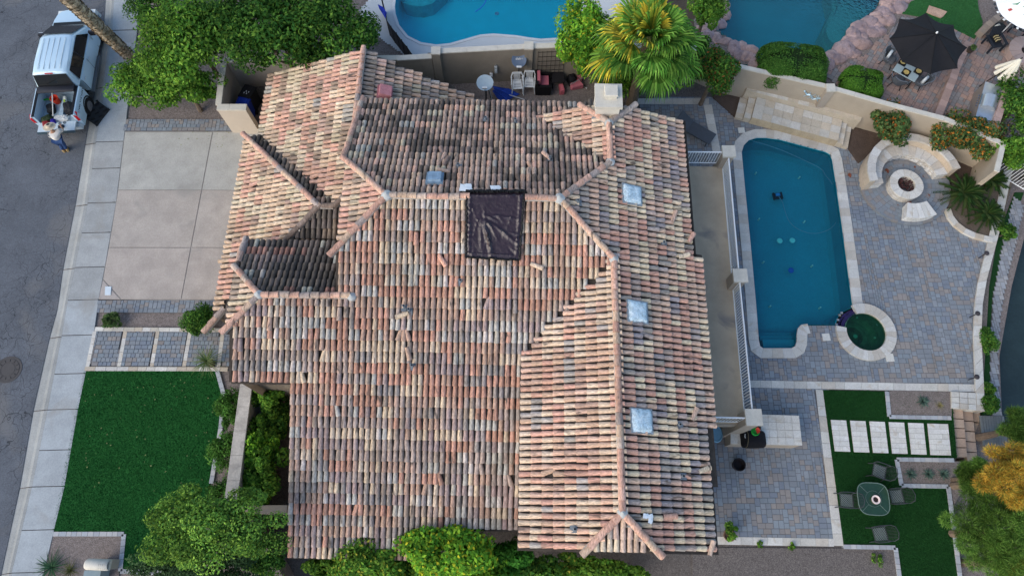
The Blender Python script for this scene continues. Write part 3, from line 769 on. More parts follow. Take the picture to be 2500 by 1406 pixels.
# front walk: four paver panels framed in travertine
wk = MB(); wk.prism(S('F', G, [(231, 799), (600, 803), (600, 906), (206, 905)]), G - .3, G + .012, (.12, .11, .10))
walk = structure(wk.build('front_walk', mat('joint_sand', None, .95, (6, .1))), 'front walk of paver panels framed by travertine strips')
pan = [[(237, 808), (301, 808), (286, 894), (221, 894)], [(312, 808), (379, 808), (365, 894), (297, 894)], [(391, 808), (459, 808), (445, 894), (376, 894)], [(470, 808), (539, 808), (527, 894), (454, 894)], [(550, 808), (600, 808), (600, 894), (540, 894)]]
for i, q in enumerate(pan): paver_field('', '', S('F', G, q), G + .05, seed=10 + i, parent=walk, limit=60, cell=.088, sizes=[(2, 2), (2, 2), (3, 2)])
TRV = [(.52, .49, .43), (.56, .54, .49), (.47, .43, .36), (.50, .48, .44), (.44, .38, .30)]
def strip(parent, a, b, w, z, n, k='F', name='stone', c=None, h=.05, cols=TRV, mt=None):
    """a row of stones from photo point a to b (at height z), w metres wide"""
    A, B = zp(k, *a, z), zp(k, *b, z); d = (B - A); L_ = d.length; d /= L_; s = Vector((-d.y, d.x, 0)); t = 0
    while t < L_ - .02:
        l = min(rnd.uniform(.75, 1.25) * n, L_ - t)
        if L_ - t - l < .12: l = L_ - t
        g = MB(); p = A + d * (t + l / 2); g.box((p.x, p.y, z - h / 2), (l - .012, w, h + .002), math.atan2(d.y, d.x), jit(c or rnd.choice(cols), .06)); g.build(name, mt or M_trav, parent); t += l
for a, b in (((231, 803), (556, 806)), ((206, 900), (556, 901))): strip(walk, a, b, .17, G + .052, .4)
for a, b in (((231, 808), (213, 895)), ((306, 808), (290, 894)), ((385, 808), (370, 894)), ((464, 808), (449, 894)), ((544, 808), (533, 894))): strip(walk, a, b, .15, G + .056, .35)
# ---------- lawns
def turf(name, poly, z, c, label, n=22000, seed=1, holes=()):
    g = MB(); g.prism(poly, z - .15, z, (1, 1, 1))
    o = g.build(name, mat('turf_' + str(seed), c, .95, (.45, .16), (22, .12), (60, .8)))
    tag(o, label, kind='structure')
    r = np.random.default_rng(seed); P = np.array([(p[0], p[1]) for p in poly]); lo_, hi = P.min(0), P.max(0)
    q = r.uniform(lo_, hi, (n, 2)); pl = [(p[0], p[1]) for p in poly]
    keep = np.array([inside(x, y, pl) and not any(inside(x, y, h) for h in holes) for x, y in q]); q = q[keep]; m = len(q)
    a = r.uniform(0, 6.28, m); w = .022; hgt = r.uniform(.012, .028, m); b = np.stack([np.cos(a), np.sin(a)], 1) * w; tl_ = r.normal(0, .02, (m, 2))
    V = np.zeros((m, 3, 3)); V[:, 0, :2] = q - b; V[:, 1, :2] = q + b; V[:, 2, :2] = q + tl_; V[:, :2, 2] = z; V[:, 2, 2] = z + hgt
    cc = np.array(c) * r.uniform(.8, 1.3, (m, 1)) * np.array([1, 1, 1])
    me = fast_mesh(V.reshape(-1, 3), np.arange(m * 3).reshape(-1, 3), cc); me.materials.append(mat('grass_blade', None, .9, (3, .1), (30, 0), None, spec=.1))
    gr = link('grass', me, None, o); tag(gr, kind='stuff')
    return o
bedBL = [(129, 1300), (305, 1300), (289, 1397), (470, 1397), (470, 1440), (90, 1440)]
turf('lawn', S('F', G, [(206, 906), (530, 906), (546, 965), (538, 1045), (511, 1190), (495, 1300), (470, 1395), (290, 1395), (304, 1299), (129, 1297)]), G + .04, (.014, .088, .018), 'smooth dark green front lawn', 60000, 21)
def border(name, label, chain, z, w=.16, cols=PCOL['grey'], k='F', n=.24):
    o = MB(); A = zp(k, *chain[0], z); o.box((A.x, A.y, z - .1), (.1, .1, .1), 0, (.2, .2, .2)); o = structure(o.build(name, M_paver), label)
    for a, b in zip(chain, chain[1:]): strip(o, a, b, w, z, n, k, 'paver', cols=[tuple(x * 1.35 for x in c) for c in cols], mt=M_paver)
border('lawn_edging', 'grey paver edging round the gravel bed at the lawn foot', [(129, 1303), (302, 1303), (293, 1394), (440, 1399)], G + .06)
border('lawn_edging', 'grey paver edging along the right side of the front lawn', [(530, 906), (546, 964), (538, 1045), (515, 1180)], G + .06)
bed = sheet('gravel_bed', S('F', G, [(127, 1307), (298, 1307), (288, 1440), (95, 1440)]), G - .1, G + .03, M_gravel, label='brown gravel bed at the foot of the front lawn')

# ================================================================ BACK PATIO
PZ = PT
patio_px = [(1560, 240), (1745, 236), (1790, 285), (2085, 355), (2112, 380), (2140, 440), (2300, 500), (2340, 560), (2416, 590), (2402, 634), (2384, 721), (2379, 798), (2382, 945), (1990, 950), (2036, 1318), (1700, 1312), (1650, 800)]
# pool outline (water line) at patio level
W_z = [(283, 115), (295, 75), (325, 45), (370, 31), (420, 31), (500, 42), (740, 106), (768, 122), (779, 155), (800, 290), (830, 500), (862, 740), (888, 940)]
W_s = [(880, 945), (850, 955), (822, 975), (803, 1000), (792, 1037)]
W_b = [(640, 1037), (608, 1042), (592, 1060), (587, 1090), (586, 1130), (577, 1155), (555, 1168), (400, 1168), (382, 1155), (374, 1120), (360, 930), (330, 600), (300, 300)]
poolP = S('P', PZ, W_z + W_s + W_b)
spaC = zp('P', 950, 1078, PZ); SPR = .88
spaP = [(spaC.x + math.cos(k * .2618) * SPR, spaC.y + math.sin(k * .2618) * SPR) for k in range(24)]
paver_field('patio', 'blue grey paver patio round the pool', S('F', PZ, patio_px), PZ, seed=30, ang=.0,
   holes=[[(p.x, p.y) for p in poolP], [(spaC.x + math.cos(k * .2618) * 1.2, spaC.y + math.sin(k * .2618) * 1.2) for k in range(24)]], z0=PZ - .06)
# pool shell
def basin(name, P, ztop, zbot, mt, label, c=(1, 1, 1), inset=.12):
    g = MB(); P = [(p[0], p[1]) for p in P]; n = len(P); Q = offset_pts(P, -inset)
    vs = [(x, y, ztop) for x, y in P] + [(x, y, zbot + .25) for x, y in P] + [(x, y, zbot) for x, y in Q]
    fs = [(i, n + i, n + (i + 1) % n, (i + 1) % n) for i in range(n)] + [(n + i, 2 * n + i, 2 * n + (i + 1) % n, n + (i + 1) % n) for i in range(n)] + [list(range(2 * n, 3 * n))]
    g.add(vs, fs, c); return structure(g.build(name, mt), label)
M_plaster = mat('pool_plaster', (.022, .275, .375), .7, (1.2, .06), (30, .16), (8, .2))
pool = basin('swimming_pool', poolP, PZ - .02, PZ - 1.45, M_plaster, 'dark teal swimming pool with travertine coping')
# coping
def coping(parent, chain, d0, d1, z0, z1, n=.42, closed=False, cols=TRV, name='coping_stone', mt=None):
    C = [Vector(p[:2]) for p in chain]
    if closed: C.append(C[0])
    if closed: O = offset_pts([tuple(c) for c in C[:-1]], d1); O = [Vector(o) for o in O]; O.append(O[0]); I = offset_pts([tuple(c) for c in C[:-1]], d0); I = [Vector(o) for o in I]; I.append(I[0])
    else:
        def off(d):
            out = []
            for i, b in enumerate(C):
                t1 = (b - C[i - 1]).normalized() if i else (C[1] - b).normalized(); t2 = (C[i + 1] - b).normalized() if i < len(C) - 1 else t1
                m = (Vector((-t1.y, t1.x)) + Vector((-t2.y, t2.x))).normalized(); k = d / max(.5, m.dot(Vector((-t1.y, t1.x)))); out.append(b + m * k)
            return out
        O, I = off(d1), off(d0)
    acc = 0
    for i in range(len(C) - 1):
        L_ = (C[i + 1] - C[i]).length; m = max(1, round(L_ / n))
        for j in range(m):
            a, b = j / m, (j + 1) / m - .006 / max(L_, .05)
            q = [I[i].lerp(I[i + 1], a), I[i].lerp(I[i + 1], b), O[i].lerp(O[i + 1], b), O[i].lerp(O[i + 1], a)]
            g = MB(); g.prism(q, z0, z1 + rnd.uniform(-.002, .002), jit(rnd.choice(cols), .07)); g.build(name, mt or M_trav, parent)
chainA = [(p[0], p[1]) for p in S('P', PZ, W_b + W_z)]
LITE = [(.50, .48, .43), (.53, .52, .48), (.46, .42, .36), (.49, .475, .44)]
coping(pool, chainA, .03, -.0, 0, 0) if False else None
# outward side: pool is listed clockwise in the picture
coping(pool, chainA, -.03, .40, PZ - .06, PZ + .03, .45, cols=LITE)
g = MB(); g.prism([(p[0], p[1]) for p in poolP], PZ - .16, PZ - .15); wt = g.build('water', water_mat('pool_water', (.66, .93, .95)), None); structure(wt, 'deep teal water of the main pool')
for i, (a, b) in enumerate((((378, 1075), (590, 1070)), ((382, 1100), (588, 1096)), ((386, 1128), (586, 1124)))):
    g = MB(); A, B = zp('P', *a, PZ - .6), zp('P', *b, PZ - .6); C2 = zp('P', 480, 1168, PZ - .6)
    g.box(((A.x + B.x) / 2, (A.y + C2.y) / 2, PZ - 1.1 + i * .26), (B.x - A.x - .1, abs(A.y - C2.y) + .1, .28), 0, (1, 1, 1)); g.build('pool_step', M_plaster, pool)
for x, y in ((490, 590), (558, 588)):
    g = MB(); c = zp('P', x, y, PZ - 1.2); g.lathe([(.13, 0), (.13, .05), (.0001, .07)], 16, c, (.35, .75, .72)); g.build('drain_cover', M_any, pool)
g = MB(); c = zp('P', 551, 747, PZ - 1.2); g.lathe([(.13, 0), (.13, .04), (.09, .05), (.09, .02)], 16, c, (.01, .12, .5)); g.build('return_fitting', M_any, pool)
for x, y in ((366, 222), (600, 245), (383, 469), (627, 482), (407, 700), (668, 720), (443, 936), (711, 944), (450, 1085), (462, 1120), (474, 1150), (711, 118)):
    g = MB(); c = zp('P', x, y, PZ - 1.15); g.lathe([(.035, -.2), (.035, .0), (.0001, .02)], 8, c, (.6, .8, .75)); g.build('jet', M_any, pool)
# spa
SZ = PZ + .12
spa = basin('spa', spaP, SZ - .02, PZ - 1.0, mat('spa_plaster', (.09, .24, .17), .6, (4, .3), (30, .2)), 'round dark green spa joined to the pool corner')
ringn = 30
for k in range(ringn):
    a0, a1 = 2 * math.pi * k / ringn, 2 * math.pi * (k + .965) / ringn; am = math.degrees((a0 + a1) / 2)
    low = 112 < am < 172
    g = MB(); r0, r1 = SPR - .03, SPR + (.40 if not low else .10)
    q = [(spaC.x + math.cos(a) * r_, spaC.y + math.sin(a) * r_) for a, r_ in ((a0, r0), (a1, r0), (a1, r1), (a0, r1))]
    if low: g.prism(q, PZ - 1.2, SZ - .14, (.02, .012, .07)); g.build('spillway_tile', mat('glazed_tile', None, .2, (8, .2), (70, .4), None, spec=.5), spa)
    else: g.prism(q, PZ - .06, SZ, jit(rnd.choice(LITE), .06)); g.build('coping_stone', M_trav, spa)
for k in range(16):
    a = R(104 + k * 4.9)
    for rr in (.99, 1.08):
        g = MB(); g.box((spaC.x + math.cos(a) * rr, spaC.y + math.sin(a) * rr, SZ - .18 - (rr - .98) * 1.2), (.075, .075, .03), a, jit((.03, .018, .10), .4)); g.build('mosaic_tile', mat('glazed_tile', None, .2), spa)
g = MB(); g.prism(spaP, SZ - .12, SZ - .11); structure(g.build('water', water_mat('spa_water', (.55, .80, .68))), 'green water of the round spa')
g = MB(); c = spaC + Vector((-.28, -.05, 0)); g.lathe([(.62, PZ - 1.0 - c.z + .0), (.62, -.58), (.42, -.55), (.42, -.95), (.0001, -.93)], 24, c, (.07, .18, .13)); g.build('bench_ring', mat('spa_plaster2', None, .6, (5, .3)), spa)
for x, y, cc, r_ in ((896, 1100, (.12, .5, .45), .09), (1020, 1034, (.4, .6, .75), .10), (1000, 1108, (.2, .45, .4), .05), (905, 1000, (.1, .35, .3), .05)):
    g = MB(); c = zp('P', x, y, PZ - .35); g.lathe([(r_, 0), (r_, .03), (.0001, .04)], 14, c, cc); g.build('jet', M_any, spa)
# pool cleaner and hose
cc = zp('P', 477, 352, PZ - 1.22); t = thing('pool_cleaner', 'boxy black and blue robot cleaner on the pool floor', 'pool cleaner', tuple(cc), .1)
g = MB(); g.box((0, 0, .08), (.36, .30, .14), 0, (.008, .01, .02), top=.85); g.build('body', M_any, t, local=True)
g = MB(); g.box((-.02, .02, .17), (.2, .14, .05), 0, (.03, .25, .62)); g.build('cover', M_any, t, local=True)
for s in (-1, 1):
    g = MB(); g.box((s * .19, 0, .07), (.06, .34, .13), 0, (.005, .005, .006)); g.build('track', M_any, t, local=True)
g = MB(); hp = [(487, 352), (505, 380), (520, 430), (540, 480), (580, 520), (640, 545), (700, 547), (760, 525), (795, 485), (806, 430), (800, 360), (785, 310), (760, 265), (735, 235), (715, 205), (640, 165), (480, 95), (340, 52)]
hp3 = [zp('P', x, y, PZ - 1.0 + .8 * (i / 17)) for i, (x, y) in enumerate(hp)]
sm = []
for i in range(len(hp3) - 1):
    a, b, c_, d = hp3[max(i - 1, 0)], hp3[i], hp3[i + 1], hp3[min(i + 2, len(hp3) - 1)]
    for k in range(4):
        u = k / 4; sm.append(.5 * ((2 * b) + (c_ - a) * u + (2 * a - 5 * b + 4 * c_ - d) * u * u + (3 * b - a - 3 * c_ + d) * u ** 3))
g.tube(sm + [hp3[-1]], .014, 5, (.25, .35, .45)); tag(g.build('hose', M_any, None, origin=tuple(sm[0])), 'thin grey hose curving through the dark teal pool from its cleaner', 'hose')
# travertine bands and lower patio details
bando = structure(MB().box(zp('F', 2100, 945, PZ - .05), (.3, .2, .04)).build('travertine_band', M_trav), 'pale travertine bands dividing patio and lawn')
def band2(q, n, seed, rows=2):
    """fill a four sided band with stones, q in photo px: a-b one long side, d-c the other"""
    A, B, C, D = [zp('F', *p, PZ) for p in q]; r = random.Random(seed)
    for k in range(rows):
        a, b = A.lerp(D, k / rows), B.lerp(C, k / rows); d, c = A.lerp(D, (k + 1) / rows), B.lerp(C, (k + 1) / rows)
        L_ = (b - a).length; t = 0
        while t < .999:
            l = min(r.uniform(.7, 1.3) * n / L_, 1 - t); l = 1 - t if 1 - t - l < .3 * n / L_ else l
            e = .006 / L_; g = MB()
            g.prism([a.lerp(b, t + e).lerp(d.lerp(c, t + e), .02), a.lerp(b, t + l - e).lerp(d.lerp(c, t + l - e), .02), a.lerp(b, t + l - e).lerp(d.lerp(c, t + l - e), .98), a.lerp(b, t + e).lerp(d.lerp(c, t + e), .98)], PZ - .04, PZ + .012 + r.uniform(0, .003), jit(r.choice(LITE), .06)); g.build('stone', M_trav, bando); t += l
band2([(1831, 928), (2384, 938), (2384, 957), (1831, 946)], .55, 1, 1)
band2([(1991, 950), (2009, 950), (2060, 1330), (2037, 1318)], .5, 2, 1) if False else band2([(1991, 950), (2036, 1332), (2060, 1332), (2009, 952)], .55, 2, 1)
band2([(1700, 1308), (2036, 1314), (2036, 1334), (1700, 1328)], .55, 3, 1)
band2([(1553, 241), (1731, 241), (1731, 255), (1553, 255)], .5, 4, 1); band2([(1717, 256), (1740, 372), (1760, 372), (1738, 256)], .5, 5, 1)
for x, y, w in ((1810, 319, .3), (2017, 823, .32), (2172, 873, .34)):
    g = MB(); c = at(x, y, PZ); g.box((c.x, c.y, PZ + .01), (w, w, .03), .05, (.56, .55, .50)); g.build('stone', M_trav, bando)
# terrace wall with pale cap on the lake side
capo = [(2475, 410), (2468, 432), (2454, 502), (2438, 575), (2427, 616), (2409, 684), (2399, 743), (2396, 821), (2400, 900), (2405, 1003)]
capi = [(2450, 420), (2446, 440), (2434, 500), (2415, 575), (2403, 630), (2388, 690), (2380, 743), (2377, 821), (2381, 930), (2385, 1003)]
tw = thing('terrace_wall', 'long pale capped terrace wall curving along the lake side', 'wall', tuple(at(2400, 800, PT)))
O_, I_ = S('F', PZ + .08, capo), S('F', PZ + .08, capi)
for i in range(len(O_) - 1):
    m = 3
    for j in range(m):
        a, b = j / m + .005, (j + 1) / m - .005
        q = [O_[i].lerp(O_[i + 1], a), O_[i].lerp(O_[i + 1], b), I_[i].lerp(I_[i + 1], b), I_[i].lerp(I_[i + 1], a)]
        g = MB(); g.prism(q, PZ + .02, PZ + .09, jit(rnd.choice(LITE), .05)); g.build('cap_stone', M_trav, tw)
ctr = MB(); ctr.prism([p.lerp(q, .06) for p, q in zip(O_, I_)] + [q.lerp(p, .06) for p, q in zip(O_, I_)][::-1], -3.3, PZ + .02, (1, 1, 1)); ctr.build('wall_body', M_stucco, tw)
# travertine platform and steps down to the path
plat = thing('garden_steps', 'travertine landing with three tan steps going down to the path', 'steps', tuple(at(2360, 1000, PT)))
PQ = [(2322, 955), (2404, 960), (2406, 1004), (2323, 996)]
def quad_tiles(q, nx, ny, z0, z1, parent, cols, name='stone', mt=None, k='F', zq=None):
    A, B, C, D = [zp(k, *p, zq if zq is not None else z1) for p in q]
    for i in range(nx):
        for j in range(ny):
            f = lambda u, v: A.lerp(B, u).lerp(D.lerp(C, u), v)
            e, e2 = .01, .01
            g = MB(); g.prism([f(i / nx + e, j / ny + e2), f((i + 1) / nx - e, j / ny + e2), f((i + 1) / nx - e, (j + 1) / ny - e2), f(i / nx + e, (j + 1) / ny - e2)], z0, z1 + rnd.uniform(0, .004), jit(rnd.choice(cols), .06)); g.build(name, mt or M_trav, parent)
quad_tiles(PQ, 4, 3, PZ - .4, PZ + .10, plat, LITE)
TAN = [(.40, .29, .215), (.43, .32, .24), (.38, .27, .20)]
for i, q in enumerate(([(2323, 998), (2351, 1000), (2362, 1116), (2332, 1116)], [(2351, 1002), (2375, 1004), (2388, 1130), (2362, 1128)], [(2375, 1004), (2392, 1006), (2408, 1140), (2390, 1140)])):
    quad_tiles(q, 1, 5, -3.3, PZ - .12 - i * .17, plat, TAN, 'tread')
# back lawn
blawn = S('F', PZ, [(2009, 952), (2322, 958), (2336, 1118), (2315, 1118), (2318, 1195), (2345, 1430), (2196, 1430), (2186, 1334), (2060, 1334)])
turf('lawn', blawn, PZ + .015, (.010, .050, .011), 'dark green back lawn round the stepping slabs', 60000, 22)
ss = structure(MB().box(zp('F', 2180, 1090, PZ - .05), (.2, .2, .04)).build('stepping_path', M_trav), 'row of six travertine stepping slabs in the back lawn')
for i in range(6):
    x0 = 968 + 131 * i; x1 = 1073 + 131 * i + (36 if i == 5 else 0); y0 = 345 + 5 * i; dy = 217
    q = [zp('Q', x0, y0, PZ + .05), zp('Q', x1, y0 + 4, PZ + .05), zp('Q', x1 + 29 - i * 1.5, y0 + dy, PZ + .05), zp('Q', x0 + 28 - i * 1.2, y0 + dy - 3, PZ + .05)]
    sl = MB(); sl.prism(q, PZ - .05, PZ + .035, (.25, .23, .2)); so = sl.build('stepping_slab', M_trav, ss)
    A, B, C, D = q; f = lambda u, v: A.lerp(B, u).lerp(D.lerp(C, u), v); r = random.Random(i)
    rows = 6
    for j in range(rows):
        cut = r.uniform(.3, .7)
        for u0, u1 in ((0, cut), (cut, 1)):
            g = MB(); g.prism([f(u0 + .006, j / rows + .004), f(u1 - .006, j / rows + .004), f(u1 - .006, (j + 1) / rows - .004), f(u0 + .006, (j + 1) / rows - .004)], PZ, PZ + .05, jit(r.choice([(.60, .59, .55), (.57, .555, .51), (.62, .61, .58)]), .05)); g.build('stone', M_trav, so)
for nm, q, ch, lb in (('gravel_bed', [(2170, 953), (2322, 957), (2323, 1016), (2176, 1012)], [(2166, 955), (2172, 1017), (2323, 1020)], 'upper gravel bed beside the landing'),
                      ('gravel_bed', [(2194, 1124), (2345, 1126), (2352, 1190), (2330, 1230), (2316, 1184), (2202, 1181)], [(2316, 1187), (2202, 1185), (2190, 1121), (2330, 1123)], 'gravel bed below the stepping slabs')):
    sheet(nm, S('F', PZ, q), PZ - .1, PZ + .03, M_gravel, label=lb)
    border('paver_edging', 'grey paver edging of the ' + lb, ch, PZ + .06)
border('paver_edging', 'grey paver edging down the right of the back lawn', [(2316, 1187), (2330, 1290), (2345, 1410)], PZ + .06)
border('paver_edging', 'grey paver edging between lawn and dark gravel at the bottom', [(2060, 1334), (2187, 1336), (2197, 1410)], PZ + .06)
sheet('gravel_bed', S('F', PZ, [(1690, 1336), (2062, 1338), (2184, 1341), (2192, 1430), (1690, 1430)]), PZ - .1, PZ + .02, mat('dark_gravel_mid', (.135, .118, .108), .95, (9, .2), (26, .5), (40, .8)), label='dark gravel bed below the lower patio')
# lake side: turf strip, path, lake
turf('turf_strip', S('F', -2.7, [(2478, 470), (2500, 470), (2448, 620), (2424, 720), (2416, 830), (2420, 1020), (2400, 1020), (2395, 820), (2408, 690), (2440, 570)]), -2.7, (.015, .055, .015), 'narrow turf strip between terrace wall and path', 12000, 23)
sheet('lake', S('F', LK, [(2480, 480), (2440, 700), (2415, 900), (2420, 1030), (2600, 1300), (5200, 2300), (6500, -900), (3300, -900), (2600, 300)]), LK - .3, LK, mat('lake_water', (.018, .033, .032), .12, (1, .2), (10, .1), (7, .25), spec=.5), label='dark green lake beyond the path')
sheet('shore', S('F', -2.75, [(2380, 440), (2500, 440), (2520, 505), (2470, 700), (2440, 870), (2447, 1020), (2500, 1100), (2650, 1440), (2380, 1500), (2330, 1330), (2330, 1180), (2400, 1010), (2390, 820), (2405, 690)]), -3.5, -2.75, M_gravel, label='gravel shore between terrace and lake')
paver_field('lake_path', 'grey paver path along the lake', S('F', -2.68, [(2476, 477), (2501, 502), (2476, 616), (2455, 698), (2443, 775), (2437, 866), (2440, 960), (2447, 1015), (2424, 1015), (2418, 960), (2419, 821), (2427, 716), (2449, 593)]), -2.68, 'grey', seed=44, limit=150)
dk = thing('boardwalk', 'grey plank boardwalk at the foot of the garden steps', 'boardwalk', tuple(at(2420, 1050, -2.7)))
for i in range(9):
    g = MB(); a, b = zp('Q', 1985 + i * 18, 318 + i * .5, -2.62), zp('Q', 2010 + i * 18, 520, -2.62); d = (b - a); g.box((a + b) / 2, (.13, d.length, .06), math.atan2(d.y, d.x) - math.pi / 2, jit((.16, .17, .165), .08)); g.build('plank', M_any, dk)
for i, (x, y, lb) in enumerate(((2411, 617, 'uppermost'), (2389, 764, 'middle'), (2387, 919, 'lowest'))):
    c = at(x, y, PZ + .6); t = thing('path_light', 'small dark mushroom path light on the terrace wall, ' + lb + ' of three', 'garden light', (c.x, c.y, PZ + .0), 0, 'path lights on the terrace wall')
    g = MB(); g.tube([(0, 0, 0), (0, 0, .58)], .022, 6, (.03, .03, .035)); g.build('stake', M_any, t, local=True)
    g = MB(); g.lathe([(.11, 0), (.10, .03), (.04, .09), (.0001, .10)], 14, (0, 0, .55), (.035, .033, .04)); g.build('lamp_shade', M_any, t, local=True)
# ================================================================ WALLS, BALCONY, RAILINGS
balc = thing('balcony', 'tan raised balcony with square columns on the pool side', 'balcony', tuple(at(1720, 700, 0)))
g = MB(); g.prism(S('F', 0, [(1560, 402), (1766, 408), (1792, 690), (1818, 1032), (1600, 1032)]), -.34, 0); g.build('floor', mat('balcony_floor', (.43, .345, .245), .85, (.8, .14), (30, .1), tint=((.24, .21, .18), .8, .57, .15)), balc)
for i, (x, y, w) in enumerate(((1780, 369, .55), (1808, 672, .56), (1841, 1018, .61))):
    c = at(x, y, 1.05); g = MB(); g.box((c.x, c.y, (PT + .97) / 2), (w - .1, w - .1, .97 - PT)); p = g.build('column', M_stucco, balc)
    g = MB(); g.box((c.x, c.y, 1.0), (w, w, .10)); g.build('cap', M_cap, p)
g = MB(); A, B = at(1600, 1032, 0), at(1822, 1034, 0); g.box(((A.x + B.x) / 2, A.y + .10, -.42), (B.x - A.x, .3, .5)); g.build('fascia', M_stucco, balc)
def railing(name, label, A, B, h=.95, sp=.115, zb=None, cat='railing', group=None, post=False, wt=.022):
    A, B = Vector(A), Vector(B); d = B - A; L_ = Vector((d.x, d.y, 0)).length; t = thing(name, label, cat, tuple(A), math.atan2(d.y, d.x), group)
    dz = d.z
    def P(u, z): return Vector((L_ * u, 0, dz * u + z))
    g = MB(); g.tube([P(0, h), P(1, h)], .032, 6); g.build('top_rail', M_white, t, local=True)
    g = MB(); g.tube([P(0, .08), P(1, .08)], .022, 5); g.build('bottom_rail', M_white, t, local=True)
    n = max(2, int(L_ / sp)); me = None
    for i in range(n + 1):
        if me is None:
            g = MB(); g.box((0, 0, h / 2 + .04), (wt, wt, h - .08)); o = g.build('baluster', M_white, t, local=True); me = o.data
        else: o = bpy.data.objects.new('baluster', me); col.objects.link(o); o.parent = t
        o.location = P(i / n, 0)
    return t
railing('balcony_railing', 'long white balcony railing between the two upper columns beside the pool', at(1779, 387, .95) - Vector((0, 0, .95)), at(1803, 655, .95) - Vector((0, 0, .95)))
railing('balcony_railing', 'white balcony railing from the middle column down to the lowest column', at(1806, 690, .95) - Vector((0, 0, .95)), at(1836, 998, .95) - Vector((0, 0, .95)))
railing('balcony_railing', 'short white railing at the top end of the balcony', at(1640, 371, .95) - Vector((0, 0, .95)), at(1762, 372, .95) - Vector((0, 0, .95)))
railing('balcony_railing', 'short white railing at the bottom end of the balcony above the barbecue counter', at(1690, 1017, .95) - Vector((0, 0, .95)), at(1820, 1020, .95) - Vector((0, 0, .95)))
railing('stair_railing', 'white stair railing just showing behind the main eave by the chimney', at(1325, 259, .1) - Vector((0, 0, .95)), at(1420, 259, .1) - Vector((0, 0, .95)))
railing('iron_fence', 'white iron picket fence at the far right beyond the sago palms', at(2386, 398, PT), at(2520, 478, PT), h=1.35, sp=.13, cat='fence')
def wallrun(t, P, zt, zb, w=.2, mt=None, cap=True, capw=.26):
    for a, b in zip(P, P[1:]):
        d = b - a; L_ = math.hypot(d.x, d.y); c = (a + b) / 2; an = math.atan2(d.y, d.x)
        g = MB(); g.box((c.x, c.y, (zt + zb) / 2), (L_ + .0, w, zt - zb), an); p = g.build('wall_panel', mt or M_stucco_dark, t)
        if cap:
            n = max(1, int(L_ / 1.2))
            for i in range(n):
                q = a + d * ((i + .5) / n); g = MB(); g.box((q.x, q.y, zt + .03), (L_ / n - .01, capw, .06), an); g.build('cap_block', M_cap, p)
def pillar(t, c, w, zt, zb, mt=None):
    g = MB(); g.box((c.x, c.y, (zt + zb) / 2), (w, w, zt - zb)); p = g.build('pillar', mt or M_stucco_dark, t); g = MB(); g.box((c.x, c.y, zt + .04), (w + .05, w + .05, .08)); g.build('cap', M_cap, p)
wz = 1.28
bw = thing('boundary_wall', 'long brown block wall behind the white plastic chairs', 'wall', tuple(at(1180, 195, G)))
L1 = [at(1064, 127, wz), at(1291, 115, wz), at(1470, 108, wz), at(1700, 120, wz)]
wallrun(bw, L1, wz, G - .2); pillar(bw, at(1064, 126, wz + .1), .36, wz + .1, G - .2); pillar(bw, at(1291, 114, wz + .06), .36, wz + .06, G - .2)
wallrun(bw, [at(970, 144, 1.1), at(1054, 139, 1.1)], 1.1, G - .2)
ew = thing('enclosure_wall', 'pale stucco wall enclosing the trash bins beside the driveway', 'wall', tuple(at(590, 320, G)))
zt = .9
wallrun(ew, [at(534, 258, zt), at(541, 195, zt), at(548, 148, zt), at(700, 140, zt), at(900, 144, zt), at(975, 143, zt)], zt, G - .2, mt=M_stucco)
a, b = at(531, 264, zt), at(603, 264, zt); c = (a + b) / 2
for f0, f1, lab in ((0, .42, 0), (.42, 1, 1)):
    p, q = a.lerp(b, f0), a.lerp(b, f1); m = (p + q) / 2
    g = MB(); g.box((m.x, m.y - (.03 if lab else 0), (zt + G) / 2), ((q - p).length - .01, .22 + .06 * lab, zt - G), 0); w_ = g.build('wall_panel', mat('gate_stucco', (.50, .43, .35), .9, (1, .06), (60, .06), (90, .2)), ew)
    g = MB(); g.box((m.x, m.y, zt + .04), ((q - p).length - .01, .3, .08)); g.build('cap_block', M_cap, w_)
# courtyard wall
cw = thing('courtyard_wall', 'low pale wall with broad flat top between ball shrubs and courtyard', 'wall', tuple(at(580, 1100, G)))
a, b = at(601, 935, .25), at(561, 1236, .25); d = (b - a)
for i in range(5):
    m = a + d * ((i + .5) / 5); g = MB(); g.box((m.x, m.y, .20), (d.length / 5 - .01, .46, .10), math.atan2(d.y, d.x)); g.build('cap_slab', mat('weathered_cap', (.43, .40, .355), .85, (2, .18), (14, .16), tint=((.27, .25, .23), 2.5, .55, .2)), cw)
g = MB(); m = (a + b) / 2; g.box((m.x, m.y, -1.1), (d.length, .36, 2.5), math.atan2(d.y, d.x)); g.build('wall_body', M_stucco, cw)
g = MB(); p, q = at(700, 1243, -.6), at(560, 1240, -.6); g.box(((p.x + q.x) / 2, p.y, -1.3), (q.x - p.x, .3, 1.4)); g.build('wall_body', M_stucco, cw)
